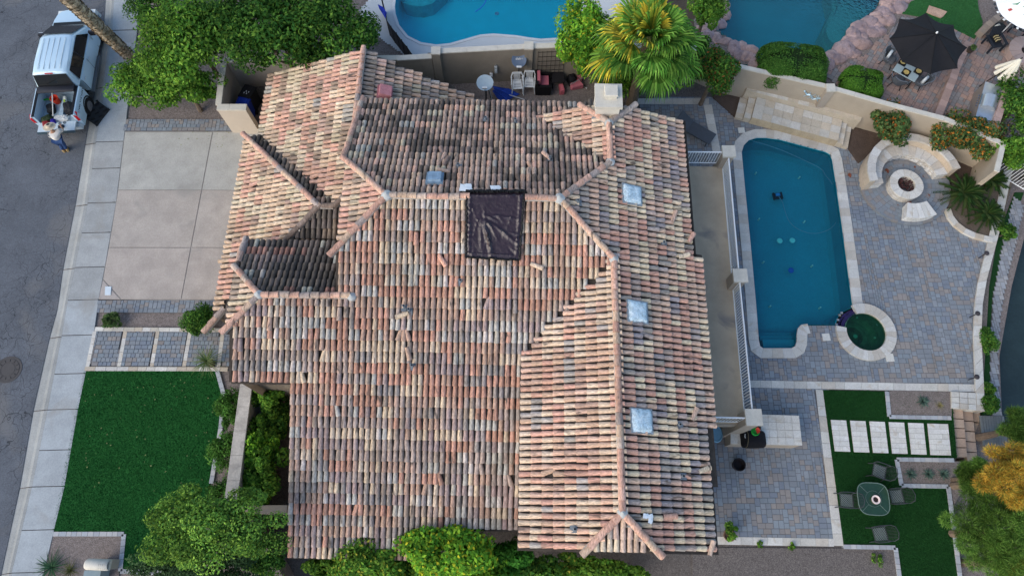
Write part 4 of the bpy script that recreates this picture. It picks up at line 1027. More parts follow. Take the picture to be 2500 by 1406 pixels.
# neighbour wall on the right
zt = -.3
nw = thing('garden_wall', 'tan stucco garden wall behind the travertine stage', 'wall', tuple(at(2000, 260, PT)))
Pn = [at(1789, 160, zt), at(2013, 211, zt), at(2160, 253, zt), at(2305, 291, zt), at(2448, 352, zt), at(2432, 420, zt)]
wallrun(nw, Pn, zt, PT - .2, mt=mat('wall_tan', (.37, .315, .245), .9, (1, .1), (60, .06), (90, .2)), capw=.22); pillar(nw, at(2026, 218, zt), .36, zt + .05, PT - .2, M_stucco)
wallrun(nw, [at(1789, 160, zt), at(1700, 120, zt)], zt, PT - .2, mt=M_stucco)
def wall_point(x, y):                          # point on the face of that wall seen at a photo pixel
    A, B = Pn[0], Pn[1]; o = Vector((0, 0, HC)); d = at(x, y, -2) - o
    n = Vector((-(B - A).y, (B - A).x, 0)).normalized(); fp = A - n * .115
    if (fp - A).dot(Vector((0, -1, 0))) < 0: fp = A + n * .115
    k = (fp - o).dot(n) / d.dot(n); return o + d * k, math.atan2((B - A).y, (B - A).x)
for (x, y, mir, lb) in ((1975, 231, 1, 'left'), (2003, 240, -1, 'right')):
    p, an = wall_point(x, y); t = thing('lizard_ornament', 'silver blue metal lizard wall ornament, the %s of the pair' % lb, 'ornament', tuple(p), an, 'metal lizards on the garden wall')
    c1 = (.42, .56, .64); g = MB()
    f = lambda x_, z_: Vector((x_ * mir * 1.35, -.05, z_ * 1.5))
    g.tube([f(-.16, .10), f(-.08, .02), f(.02, .04), f(.12, -.04)], [.03, .055, .055, .035], 6); g.build('body', mat('anodised', c1, .35, (20, .5), (60, .3), None, metal=.5), t, local=True)
    g = MB(); g.lathe([(.001, -.05), (.045, -.02), (.05, .01), (.02, .05), (.001, .06)], 8, f(-.20, .14)); g.build('head', MATS['anodised'], t, local=True)
    g = MB(); g.tube([f(.12, -.04), f(.22, -.10), f(.30, -.05), f(.33, .06), f(.26, .10)], [.03, .025, .02, .014, .006], 6); g.build('tail', MATS['anodised'], t, local=True)
    for q in ((-.08, .02, -.14, -.10), (-.08, .02, .0, .16), (.08, 0, .02, -.14), (.08, 0, .18, .12)):
        g = MB(); g.tube([f(q[0], q[1]), f((q[0] + q[2]) / 2 + .03, (q[1] + q[3]) / 2), f(q[2], q[3])], .014, 5); g.build('leg', MATS['anodised'], t, local=True)

# ================================================================ TRAVERTINE STAGE
def frame2(A, B): d = (B - A).normalized(); return d, Vector((-d.y, d.x, 0))
stg = thing('travertine_stage', 'long stepped travertine stage against the tan garden wall', 'stage', tuple(at(1930, 300, PT)))
O = at(1792, 291, PT); Xd, Yd = frame2(O, at(2066, 366, PT)); LW = (at(2066, 366, PT) - O).length; DP = 1.75
def sq(u0, u1, v0, v1): return [O + Xd * u + Yd * v for u, v in ((u0, v0), (u1, v0), (u1, v1), (u0, v1))]
def sblock(nm, u0, u1, v0, v1, z0, z1, nx, ny):
    g = MB(); g.prism(sq(u0 + .01, u1 - .01, v0 + .01, v1 - .01), z0, z1 - .03, (.46, .40, .31)); b_ = g.build(nm, M_trav, stg)
    for i in range(nx):
        for j in range(ny):
            ua, ub, va, vb = [u0 + (u1 - u0) * k / nx for k in (i, i + 1)] + [v0 + (v1 - v0) * k / ny for k in (j, j + 1)]
            g = MB(); g.prism(sq(ua + .004, ub - .004, va + .004, vb - .004), z1 - .03, z1 + rnd.uniform(0, .003), jit(rnd.choice([(.50, .475, .415), (.53, .51, .46), (.49, .43, .34), (.46, .41, .33)]), .06)); g.build('stone', M_trav, b_)
sblock('step', 0, .38, 0, DP - .55, PT, PT + .17, 1, 4); sblock('step', .38, .72, 0, DP - .55, PT, PT + .34, 1, 4)
sblock('platform', .72, LW - .6, 0, DP - .55, PT, PT + .5, 9, 3)
sblock('step', LW - .6, LW - .3, 0, DP - .55, PT, PT + .34, 1, 4); sblock('step', LW - .3, LW, 0, DP - .55, PT, PT + .17, 1, 4)
sblock('back_ledge', .1, LW + .15, DP - .55, DP, PT, PT + .82, 11, 1)
for i in range(12):      # front facing stones
    u0, u1 = .72 + (LW - 1.32) * i / 12, .72 + (LW - 1.32) * (i + 1) / 12
    g = MB(); q = [O + Xd * (u0 + .004) + Yd * -.02, O + Xd * (u1 - .004) + Yd * -.02, O + Xd * (u1 - .004) + Yd * .008, O + Xd * (u0 + .004) + Yd * .008]
    g.prism(q, PT, PT + .46, jit((.42, .34, .23), .12)); g.build('facing_stone', M_trav, stg)

# ================================================================ FIRE PIT
FC = at(2205, 452, PT)
def ring(parent, nm, c, r0, r1, a0, a1, z0, z1, n, cols, mt=None, gap=.012, rag=0.0):
    for k in range(n):
        b0, b1 = a0 + (a1 - a0) * k / n, a0 + (a1 - a0) * (k + 1) / n; e = gap / ((r0 + r1) / 2) / 2; m = max(1, int((b1 - b0) / .12)); q = []
        for j in range(m + 1): a = b0 + e + (b1 - b0 - 2 * e) * j / m; q.append((c.x + math.cos(a) * r1, c.y + math.sin(a) * r1))
        for j in range(m, -1, -1): a = b0 + e + (b1 - b0 - 2 * e) * j / m; rr = r0 + rnd.uniform(-rag, rag); q.append((c.x + math.cos(a) * rr, c.y + math.sin(a) * rr))
        g = MB(); g.prism(q, z0, z1 + rnd.uniform(0, .004), jit(rnd.choice(cols), .06)); g.build(nm, mt or M_trav, parent)
fp_ = structure(MB().lathe([(2.02, -.1), (2.02, .105), (.001, .105)], 40, FC, (.08, .07, .07)).build('fire_pit_terrace', mat('joint_sand', None, .95), None), 'raised round paved terrace of the fire pit')
for rr in range(9):
    r0 = .30 + rr * .19; n = max(5, int(2 * math.pi * r0 / .24))
    ring(fp_, 'paver', FC, r0, r0 + .18, 0, 2 * math.pi, PT + .09, PT + .14, n, [PCOL['blue'][2], PCOL['blue'][3], PCOL['blue'][4], PCOL['blue'][0]], M_paver)
ring(fp_, 'edge_paver', FC, 2.0, 2.1, 0, 2 * math.pi, PT, PT + .15, 46, PCOL['blue'], M_paver)
bench = thing('curved_bench', 'large C shaped travertine bench wrapping the fire pit', 'bench', tuple(FC))
a0, a1 = R(8), R(190)
STN = [(.50, .48, .44), (.53, .52, .49), (.48, .44, .38)]
ring(bench, 'seat_stone', FC, 1.28, 1.80, a0, a1, PT + .52, PT + .60, 15, STN); ring(bench, 'back_cap', FC, 1.78, 2.14, a0, a1, PT + .97, PT + 1.06, 14, STN)
ring(bench, 'back_body', FC, 1.81, 2.10, a0 + .01, a1 - .01, PT + .1, PT + .97, 12, [(.46, .38, .29)], gap=.002)
for lay in range(5): ring(bench, 'ledge_stone', FC, 1.31, 1.78, a0 + .01, a1 - .01, PT + .12 + lay * .08, PT + .195 + lay * .08, 20, [(.56, .54, .50), (.50, .46, .40), (.60, .59, .56)], M_rock, rag=.035)
sb = thing('stone_bench', 'small pale travertine seat block on the lower side of the fire pit', 'bench', tuple(FC))
ring(sb, 'seat_stone', FC, 1.25, 2.0, R(-106), R(-64), PT + .50, PT + .57, 5, [(.56, .55, .50), (.60, .585, .54)])
for lay in range(5): ring(sb, 'ledge_stone', FC, 1.27, 1.98, R(-106), R(-64), PT + .12 + lay * .078, PT + .19 + lay * .078, 7, [(.56, .54, .50), (.60, .59, .56)], M_rock, rag=.035)
fire = thing('fire_pit', 'round travertine fire pit filled with dark red lava rock', 'fire pit', tuple(FC))
pc = at(2213, 450, PT + .55)
ring(fire, 'cap_stone', pc, .40, .76, 0, 2 * math.pi, PT + .50, PT + .58, 12, [(.56, .54, .49), (.52, .49, .43)])
for lay in range(5): ring(fire, 'ledge_stone', pc, .44, .73, 0, 2 * math.pi, PT + .12 + lay * .077, PT + .19 + lay * .077, 12, [(.56, .54, .50), (.50, .46, .40)], M_rock, rag=.02)
g = MB(); r = random.Random(4)
for k in range(120):
    a, q = r.uniform(0, 6.28), .38 * math.sqrt(r.random()); s_ = r.uniform(.03, .055); g.box((pc.x + q * math.cos(a), pc.y + q * math.sin(a), PT + .42 + r.uniform(0, .05)), (s_, s_, s_), Matrix.Rotation(r.uniform(0, 3), 3, 'X') @ rotz(r.uniform(0, 3)), jit((.065, .03, .028), .3))
g.build('lava_rock', M_rock, fire)['kind'] = 'stuff'
# planter with sago palms: soil and curved kerb
sheet('planting_bed', S('F', PT, [(2315, 475), (2345, 445), (2430, 380), (2475, 430), (2440, 560), (2405, 590), (2368, 575), (2335, 545), (2312, 510)]), PT - .1, PT + .06, mat('soil_bed', (.12, .095, .075), .95, (2, .2), (40, .35), (50, .5)), label='brown soil planting bed under the sago palms')
kb = thing('planter_kerb', 'curved pale stone kerb round the sago palm bed', 'kerb', tuple(at(2340, 540, PT)))
kp = S('P', PT, [(1385, 425), (1400, 465), (1430, 505), (1475, 540), (1530, 565), (1625, 590)])
coping(kb, [(p.x, p.y) for p in kp], -.14, .12, PT, PT + .14, .45, name='kerb_stone')
sheet('planting_bed', S('F', PT, [(1738, 222), (1765, 220), (1812, 242), (1795, 288), (1740, 240)]), PT - .1, PT + .05, M_soil, label='narrow soil strip at the left end of the stage')
sheet('planting_bed', S('F', PT, [(2080, 312), (2430, 400), (2320, 450), (2240, 330), (2160, 345), (2120, 380), (2095, 400), (2070, 365)]), PT - .1, PT + .04, M_soil, label='soil bed between garden wall and fire pit')

# ================================================================ BARBECUE COUNTER AND PATIO THINGS
ctz = PT + .95
ic = thing('barbecue_counter', 'travertine topped barbecue counter below the lowest column', 'counter', tuple(at(1880, 1070, PT)))
cq = S('F', ctz, [(1784, 1050), (1858, 1050), (1856, 1011), (1951, 1014), (1959, 1087), (1784, 1083)])
g = MB(); g.prism([c.lerp((cq[0] + cq[4]) / 2, .03) for c in cq], PT, ctz - .05); g.build('counter_body', M_stucco, ic)
A, B, C, D = zp('F', 1856, 1011, ctz), zp('F', 1951, 1014, ctz), zp('F', 1959, 1087, ctz), zp('F', 1861, 1085, ctz)
for i in range(5):
    for j in range(4):
        f = lambda u, v: A.lerp(B, u).lerp(D.lerp(C, u), v); g = MB(); g.prism([f(i / 5 + .003, j / 4 + .004), f((i + 1) / 5 - .003, j / 4 + .004), f((i + 1) / 5 - .003, (j + 1) / 4 - .004), f(i / 5 + .003, (j + 1) / 4 - .004)], ctz - .05, ctz, jit(rnd.choice([(.56, .53, .47), (.54, .51, .45), (.58, .56, .51)]), .05)); g.build('stone', M_trav, ic)
A, B, C, D = zp('F', 1784, 1048, ctz), zp('F', 1860, 1049, ctz), zp('F', 1860, 1085, ctz), zp('F', 1784, 1083, ctz)
for i in range(4):
    for j in range(2): g = MB(); g.prism([f(i / 4 + .003, j / 2 + .004), f((i + 1) / 4 - .003, j / 2 + .004), f((i + 1) / 4 - .003, (j + 1) / 2 - .004), f(i / 4 + .003, (j + 1) / 2 - .004)], ctz - .05, ctz, jit((.56, .54, .48), .05)); g.build('stone', M_trav, ic)
def superbox(c, d, n=10, rot=0.0, k=.28, lump=0.0, seed=1, col_=(1, 1, 1), g=None, p=4.0):
    """rounded box, c = bottom centre"""
    g = g or MB(); m = rotz(rot); r = random.Random(seed); rows = []
    for i in range(n + 1):
        th = math.pi / 2 * i / n; row = []
        for j in range(2 * n):
            ph = 2 * math.pi * j / (2 * n); e = 2 / p
            cx, sx = math.cos(ph), math.sin(ph); sg = lambda v: (abs(v) ** e) * (1 if v >= 0 else -1)
            ce, se = math.cos(th) ** (k + .25), math.sin(th)
            x, y, z = sg(cx) * ce * d[0] / 2, sg(sx) * ce * d[1] / 2, se * d[2]
            w = 1 + r.uniform(-lump, lump); row.append(Vector(c) + m @ Vector((x * w, y * w, z * (1 + r.uniform(-lump, lump) * .5))))
        rows.append(row)
    vs = [v for r_ in rows for v in r_]; w = 2 * n
    fs = [(i * w + j, i * w + (j + 1) % w, (i + 1) * w + (j + 1) % w, (i + 1) * w + j) for i in range(n) for j in range(w)]
    fs.append([n * w + j for j in range(w)]); g.add(vs, fs, col_); return g
gc = at(1841, 1071, ctz + .2)
t = thing('covered_grill', 'built-in grill under a black fabric cover on the counter', 'grill', (gc.x, gc.y, ctz))
superbox((0, 0, 0), (.95, .68, .48), 12, 0, .2, .02, 3, p=6).build('grill_cover', mat('black_fabric', (.010, .010, .012), .8, (6, .2), (50, .1), (20, .4)), t, smooth=True, local=True)
g = MB(); g.tube([(-.34, .30, .46), (-.30, .15, .49), (-.33, -.1, .49), (-.36, -.3, .42), (-.38, -.36, .2)], .012, 5, (.12, .10, .06)); g.build('seam', M_any, t, local=True)
g = MB(); g.tube([(-.40, .16, .42), (-.43, .06, .44), (-.41, .0, .42)], .02, 5, (.4, .4, .38)); g.build('handle', M_any, t, local=True)
gp = at(1845, 1053, ctz + .65); t = thing('rooster_pot', 'green pot with crumpled red cloth standing on the black grill cover', 'pot', (gp.x, gp.y, ctz + .46))
g = MB(); g.lathe([(.10, 0), (.15, .08), (.16, .18), (.13, .22), (.11, .12)], 16, (0, 0, 0), (.02, .30, .045)); g.build('pot', M_any, t, local=True)
g = MB(); r = random.Random(3); n = 14; g.add([(0.05, .02, .18)] + [(.06 + math.cos(k * 6.283 / n) * .12 * r.uniform(.6, 1.15), .03 + math.sin(k * 6.283 / n) * .12 * r.uniform(.6, 1.15), .26 + r.uniform(-.02, .05)) for k in range(n)], [(0, k + 1, (k + 1) % n + 1) for k in range(n)], (.62, .07, .04)); g.build('cloth', M_any, t, local=True)
c = at(1804, 1134, PT + .3); t = thing('planter_pot', 'empty round black pot on the lower patio below the counter', 'pot', (c.x, c.y, PT))
g = MB(); g.lathe([(.19, 0), (.24, .34), (.26, .36), (.23, .37), (.22, .30), (.17, .12), (.001, .12)], 22, (0, 0, 0), (.018, .016, .018)); g.build('pot', M_any, t, local=True)
c = at(1749, 1058, PT + .25); t = thing('pet_bed', 'oval blue tub with pale rim under the balcony edge', 'tub', (c.x, c.y, PT))
g = MB(); g.lathe([(.20, 0), (.25, .22), (.22, .22), (.18, .05), (.001, .05)], 20, (0, 0, 0), (.02, .04, .10), sx=.95, sy=1.3); g.build('basin', M_any, t, local=True); g = MB(); g.lathe([(.24, .19), (.28, .22), (.24, .25), (.22, .22)], 20, (0, 0, 0), (.20, .38, .50), sx=.95, sy=1.3); g.build('rim', M_any, t, local=True)
c = at(1729, 966, .4); t = thing('side_table', 'slate blue side table at the roof edge of the balcony', 'table', (c.x, c.y, 0))
g = MB(); g.box((-.1, 0, .38), (.6, .26, .06), 0, (.09, .12, .15)); g.build('tabletop', M_any, t, local=True)
for sx in (-.35, .15):
    for sy in (-.1, .1): g = MB(); g.box((sx, sy, .18), (.05, .05, .35), 0, (.07, .09, .11)); g.build('leg', M_any, t, local=True)
# chaise lounge
A, B = at(1668, 300, PT + .35), at(1732, 336, PT + .35); d = B - A; t = thing('chaise_lounge', 'dark grey chaise lounge at an angle on the upper patio', 'chaise', ((A.x + B.x) / 2, (A.y + B.y) / 2, PT), math.atan2(d.y, d.x))
cc = (.075, .085, .10)
g = MB(); g.box((.28, 0, .34), (1.25, .68, .05), 0, cc); g.build('seat', M_any, t, local=True)
g = MB(); g.box((-.68, 0, .52), (.78, .68, .05), Matrix.Rotation(R(28), 3, 'Y'), cc); g.build('backrest', M_any, t, local=True)
for sx in (-.5, .75):
    for sy in (-.3, .3): g = MB(); g.box((sx, sy, .16), (.05, .05, .32), 0, (.05, .055, .06)); g.build('leg', M_any, t, local=True)
# glass table and four cast chairs on the lawn
c = at(2133, 1217, PT + .72); t = thing('patio_table', 'square glass topped patio table with rounded green metal rim', 'table', (c.x, c.y, PT), R(-3))
n = 32; rim = []
for k in range(n):
    a = 2 * math.pi * k / n; x, y = math.cos(a), math.sin(a); e = 2 / 3.4; rim.append((abs(x) ** e * (1 if x > 0 else -1) * .60, abs(y) ** e * (1 if y > 0 else -1) * .60))
MG = (.06, .095, .075)
g = MB(); g.prism(rim, .70, .715, (.018, .05, .030)); g.build('glass_top', mat('table_glass', None, .12, (3, .12), (12, .06), None, spec=.5), t, local=True)
g = MB(); g.tube([(x, y, .71) for x, y in rim] + [(rim[0][0], rim[0][1], .71)], .018, 6, (.12, .17, .15)); g.build('rim', M_any, t, local=True)
for k in range(4):
    a = R(45 + 90 * k); g = MB(); g.tube([(.30 * math.cos(a), .30 * math.sin(a), .722), (.66 * math.cos(a), .66 * math.sin(a), .722)], .010, 5, (.10, .15, .13)); g.build('rib', M_any, t, local=True)
    g = MB(); g.tube([(.2 * math.cos(a), .2 * math.sin(a), .68), (.42 * math.cos(a), .42 * math.sin(a), .3), (.46 * math.cos(a), .46 * math.sin(a), 0)], .02, 5, (.03, .035, .035)); g.build('leg', M_any, t, local=True)
g = MB(); g.tube([(.3 * math.cos(k * .393), .3 * math.sin(k * .393), .722) for k in range(17)], .008, 4, (.10, .15, .13)); g.build('rib', M_any, t, local=True)
bc = at(2139, 1219, PT + .82); t2 = thing('fire_bowl', 'small white bowl with dark centre on the glass patio table', 'bowl', (bc.x, bc.y, PT + .73))
g = MB(); g.lathe([(.09, 0), (.17, .08), (.165, .10), (.11, .09), (.10, .05), (.001, .05)], 20, (0, 0, 0), (.72, .60, .56)); g.build('bowl', M_any, t2, local=True); g = MB(); g.lathe([(.10, .06), (.001, .07)], 16, (0, 0, 0), (.03, .02, .02)); g.build('filling', M_any, t2, local=True)
def cast_chair(label, x, y, rz):
    c = at(x, y, PT + .42); t = thing('garden_chair', label, 'chair', (c.x, c.y, PT), rz, 'dark cast metal chairs round the glass table'); cc = (.04, .046, .052)
    g = MB()                      # lattice seat, back towards -y
    for i in range(-6, 7):
        for s in (-1, 1):
            P_ = []
            for u in np.linspace(-.6, .6, 25):
                x_, y_ = i * .075 + u * .5, s * u * .5
                if abs(x_) <= .235 and abs(y_) <= .235: P_.append((x_, y_, .42))
            if len(P_) > 1: g.tube([P_[0], P_[-1]], .0085, 4, (.19, .21, .22))
    g.build('seat', M_any, t, local=True)
    g = MB(); g.tube([(-.25, -.25, .42), (.25, -.25, .42), (.25, .25, .42), (-.25, .25, .42), (-.25, -.25, .42)], .018, 5, cc); g.build('seat_frame', M_any, t, local=True)
    g = MB(); bk = [(-.26, -.22, .42), (-.29, -.34, .70), (-.22, -.42, .88), (0, -.46, .93), (.22, -.42, .88), (.29, -.34, .70), (.26, -.22, .42)]; g.tube(bk, .017, 6, cc)
    for i in range(-4, 5): g.tube([(i * .05, -.25, .43), (i * .055, -.43 + abs(i) * .008, .89 - abs(i) * .012)], .007, 4, cc)
    g.build('backrest', M_any, t, local=True)
    for s in (-1, 1):
        g = MB(); g.tube([(s * .28, -.33, .68), (s * .30, .0, .66), (s * .29, .24, .64), (s * .27, .26, .42)], .018, 5, cc); g.build('armrest', M_any, t, local=True)
        for sy in (-1, 1): g = MB(); g.tube([(s * .24, sy * .23, .42), (s * .27, sy * .30, 0)], .018, 5, cc); g.build('leg', M_any, t, local=True)
    return t
cast_chair('dark metal chair on the left of the glass table beside the stone band', 2067, 1221, R(90 - 4))
cast_chair('dark metal chair on the right of the glass table facing left', 2189, 1211, R(90) + R(4))
cast_chair('dark metal chair above the glass table turned aside towards the gravel bed', 2147, 1150, R(70))
cast_chair('dark metal chair standing apart below the glass table', 2149, 1303, R(96))

# ================================================================ SIDE YARD BEHIND THE HOUSE
def plastic_chair(label, x, y, rz=0.0):
    c = at(x, y, G + .42); t = thing('plastic_chair', label, 'chair', (c.x, c.y, G), rz, 'white plastic stacking chairs by the wall')
    g = MB()
    g.prism([(-.22, -.25), (.22, -.25), (.20, .20), (-.20, .20)], .39, .41, (1, 1, 1)); 
    o = g.build('seat', M_wplast, t, local=True)
    for j in range(2):
        for i in range(8): g = MB(); g.box((-.14 + i * .04, -.14 + j * .14, .412), (.012, .09, .004), 0, (.12, .13, .14)); g.build('slot', M_any, o, local=True)
    g = MB(); 
    for i in range(7): g.box((-.135 + i * .045, .27, .62), (.026, .02, .40), Matrix.Rotation(R(-14), 3, 'X'))
    g.box((0, .32, .83), (.44, .03, .09), Matrix.Rotation(R(-14), 3, 'X')); g.box((0, .22, .44), (.42, .03, .06)); g.build('backrest', M_wplast, t, local=True)
    for s in (-1, 1):
        g = MB(); g.tube([(s * .20, .33, .84), (s * .26, .26, .68), (s * .27, .05, .64), (s * .26, -.20, .62), (s * .25, -.26, .40)], .028, 6); g.build('armrest', M_wplast, t, local=True)
        for sy, l in ((-.26, .40), (.24, .62)): g = MB(); g.tube([(s * .24, sy, l), (s * .28, sy * 1.25, 0)], [.03, .022], 6); g.build('leg', M_wplast, t, local=True)
plastic_chair('white plastic chair nearer the blue umbrella, left of the two', 1263, 206, R(3)); plastic_chair('white plastic chair next to the pink cushioned seat', 1292, 202, R(-2))
def dish(name, label, x, y, z, r_, c, tilt, az, text=None, zb=G):
    p = at(x, y, z); t = thing(name, label, 'satellite dish', (p.x, p.y, zb), az)
    M3 = Matrix.Rotation(tilt, 3, 'X'); o = Vector((0, 0, z - zb)); g = MB()
    g.lathe([(.001, -.05), (r_ * .4, -.04), (r_ * .75, -.02), (r_, .02), (r_ * 1.02, .03), (r_ * .98, .03), (r_ * .75, -.005), (r_ * .4, -.03), (.001, -.04)], 28, o, c, rot=M3); d_ = g.build('reflector', mat('dish_paint', None, .45, (5, .06), (60, .05), None), t, smooth=True, local=True)
    g = MB(); tip = o + M3 @ Vector((0, -r_ * 1.0, .34)); g.tube([o + M3 @ Vector((0, -r_ * .98, .02)), tip], .018, 6, (.3, .32, .33)); g.build('arm', M_any, t, local=True)
    g = MB(); g.box(tip, (.22, .08, .10), M3, (.55, .58, .60)); g.build('receiver', M_any, t, local=True)
    g = MB(); g.tube([o + M3 @ Vector((0, 0, -.06)), (0, .06, (z - zb) * .4), (0, .06, 0)], .03, 6, (.06, .06, .065)); g.build('mast', M_any, t, local=True)
    if text:
        for s_, dx, dy, sz in text:
            ob = text_obj(s_, sz, M_wplast, t)
            ob.matrix_local = Matrix.Translation(o + M3 @ Vector((dx, dy, .004))) @ M3.to_4x4()
dish('satellite_dish', 'round pale blue grey satellite dish at the roof corner', 1184, 203, G + 1.5, .37, (.36, .45, .50), R(14), 0)
dish('satellite_dish', 'dark blue satellite dish with lettering mounted by the brown wall', 1267, 147, G + 1.65, .33, (.10, .14, .21), R(32), 0, [('dish', -.03, .05, .15), ('HD', .14, .05, .05)])
g = MB(); p = at(1195, 250, G); t = thing('tripod_stand', 'black leg bracket under the pale satellite dish', 'stand', tuple(p))
for dx, dy in ((-.15, -.25), (.22, -.25), (.05, .25)):
    g = MB(); g.tube([(-.1, .3, 1.2), (dx, dy, 0)], .025, 5, (.22, .23, .24) if dx > .2 else (.02, .02, .02)); g.build('leg', M_any, t, local=True)
for x, y, w, h, z, lb, c in ((1210.5, 168, .13, .42, .1, 'tall narrow grey meter box on the brown wall', (.36, .40, .42)), (1199, 181, .13, .2, -.3, 'small white junction box low on the brown wall', (.55, .58, .6))):
    A, B = L1[0], L1[1]; o_ = Vector((0, 0, HC)); d = at(x, y, 0) - o_; n = Vector((-(B - A).y, (B - A).x, 0)).normalized(); fp = A - n * .11; k = (fp - o_).dot(n) / d.dot(n); p = o_ + d * k
    t = thing('meter_box', lb, 'utility box', tuple(p), math.atan2((B - A).y, (B - A).x)); g = MB(); g.box((0, -.05, 0), (w, .10, h), 0, c); g.build('box', M_any, t, local=True)
    g = MB(); g.box((0, -.108, -.02), (w * .8, .012, h * .4), 0, tuple(q * 1.3 for q in c)); g.build('door', M_any, t, local=True); g = MB(); g.tube([(0, -.04, h / 2), (0, -.04, h / 2 + .15)], .015, 5, (.3, .3, .3)); g.build('conduit', M_any, t, local=True)
# trellis
A, B = L1[1], L1[2]; an = math.atan2((B - A).y, (B - A).x)
def onwall(x, y):
    o_ = Vector((0, 0, HC)); d = at(x, y, 0) - o_; n = Vector((-(B - A).y, (B - A).x, 0)).normalized(); fp = A - n * .14; k = (fp - o_).dot(n) / d.dot(n); return o_ + d * k
p0 = onwall(1345, 150); t = thing('wire_trellis', 'black wire trellis grid leaning on the brown wall', 'trellis', tuple(p0), an)
for i in range(7): g = MB(); g.tube([(-.6 + i * .2, 0, -.8), (-.6 + i * .2, 0, .7)], .010, 4, (.02, .02, .02)); g.build('bar', M_any, t, local=True)
for j in range(5): g = MB(); g.tube([(-.6, -.01, -.6 + j * .31), (.6, -.01, -.6 + j * .31)], .010, 4, (.02, .02, .02)); g.build('bar', M_any, t, local=True)
# pink cushioned seat, black table, cushions, pole
BLK = (.010, .009, .010); PK = (.52, .15, .19)
c = at(1326, 203, G + .4); t = thing('patio_armchair', 'black wicker armchair with pink cushions facing right', 'armchair', (c.x, c.y, G))
for q in (((0, 0, .20), (.70, .80, .38)), ((-.30, 0, .5), (.14, .80, .7)), ((0, -.36, .40), (.72, .14, .5)), ((0, .38, .40), (.72, .10, .5))):
    g = MB(); g.box(*q, 0, BLK); g.build('frame', M_any, t, local=True)
g = superbox((.06, .10, .38), (.36, .50, .14), 6, 0, .2, 0, 1, PK); g.build('seat_cushion', M_cloth, t, smooth=True, local=True) if False else None
g = MB(); g.box((.08, .06, .45), (.36, .56, .12), 0, PK, top=.94); g.build('seat_cushion', mat('cloth_c', None, .9, (8, .12), (90, .12)), t, local=True)
g = MB(); g.box((-.19, .06, .68), (.14, .58, .40), Matrix.Rotation(R(-8), 3, 'Y'), tuple(x * .85 for x in PK), top=.95); g.build('back_cushion', MATS['cloth_c'], t, local=True)
c = at(1362, 188, G + .5); t = thing('patio_table', 'square black side table between the pink seats', 'table', (c.x, c.y, G), R(3)); g = MB(); g.box((0, 0, .48), (.58, .60, .05), 0, (.016, .015, .017)); g.build('tabletop', M_any, t, local=True)
for sx in (-.25, .25):
    for sy in (-.26, .26): g = MB(); g.box((sx, sy, .23), (.05, .05, .46), 0, BLK); g.build('leg', M_any, t, local=True)
for x, y, w, d_, h, lb, rz in ((1371, 218, .22, .42, .3, 'dark red upright cushion bundle in front of the black table', .1), (1407, 206, .60, .42, .24, 'folded pink lounge cushion on the gravel under the pole', .2), (1413, 188, .22, .4, .3, 'pink cushion leaning behind the folded lounge cushion', .3)):
    c = at(x, y, G + h / 2); cc = (.40, .10, .12) if w < .3 and y > 200 else (.42, .13, .16)
    g = MB()
    for i in range(3): g.box((0, 0, h * (i + .5) / 3), (w * (1 - i * .03), d_, h / 3 - .015), .04 * i, jit(cc, .15), top=.92)
    ob = g.build('cushion', MATS['cloth_c'], None); ob.location = (c.x, c.y, G); ob.rotation_euler = (0, 0, rz); tag(ob, lb, 'cushion')
c = at(1397, 190, G + .3); g = superbox((0, 0, 0), (.42, .5, .42), 8, .3, .3, .08, 6, BLK); ob = g.build('cloth_bag', mat('black_fabric', None), None, smooth=True); ob.location = (c.x, c.y, G); tag(ob, 'slumped black bag on the pink cushions', 'bag')
a_, b_ = at(1392, 207, G + .35), at(1447, 178, G + .35); g = MB(); g.tube([a_, b_], .02, 6, (.22, .21, .22)); tag(g.build('pole', M_any, None, origin=tuple(a_)), 'long grey pole lying across the pink cushions', 'pole')
a_, b_ = at(1408, 186, G + .45), at(1433, 217, G + .1); g = MB(); g.tube([a_, b_], .016, 6, (.03, .03, .03)); g.tube([b_ - (b_ - a_) * .1, b_], .024, 6, (.6, .6, .6)); tag(g.build('pole', M_any, None, origin=tuple(a_)), 'short black pole with white tip crossing the long grey one', 'pole')
# folded blue umbrella
a_, b_ = at(1208, 221, G + .1), at(1281, 244, G + .12); t = thing('closed_umbrella', 'crumpled blue patio umbrella lying on the gravel', 'umbrella', tuple(a_))
g = MB(); g.tube([a_, b_], .022, 6, (.5, .5, .52)); g.build('pole', M_any, t)
r = random.Random(8)
for k in range(6):
    s_ = at(1205 + r.uniform(-3, 6), 212 + r.uniform(0, 10), G + .15); e_ = at(1235 + k * 6, 252 - k * 4 + r.uniform(-3, 3), G + .04); m1 = s_.lerp(e_, .5) + Vector((r.uniform(-.1, .1), r.uniform(-.1, .1), .08)); sd_ = Vector((.09, .05, 0))
    g = MB(); g.add([s_ - sd_ * .4, s_ + sd_ * .4, m1 - sd_ * 1.6, m1 + Vector((0, 0, .07)), m1 + sd_ * 1.6, e_ - sd_, e_ + sd_, s_ + Vector((0, 0, .06)), e_ + Vector((0, 0, .05))], [(0, 2, 3, 7), (7, 3, 4, 1), (2, 5, 8, 3), (3, 8, 6, 4)], jit((.02, .055, .30), .3)); g.build('canopy_panel', MATS['cloth_c'], t)
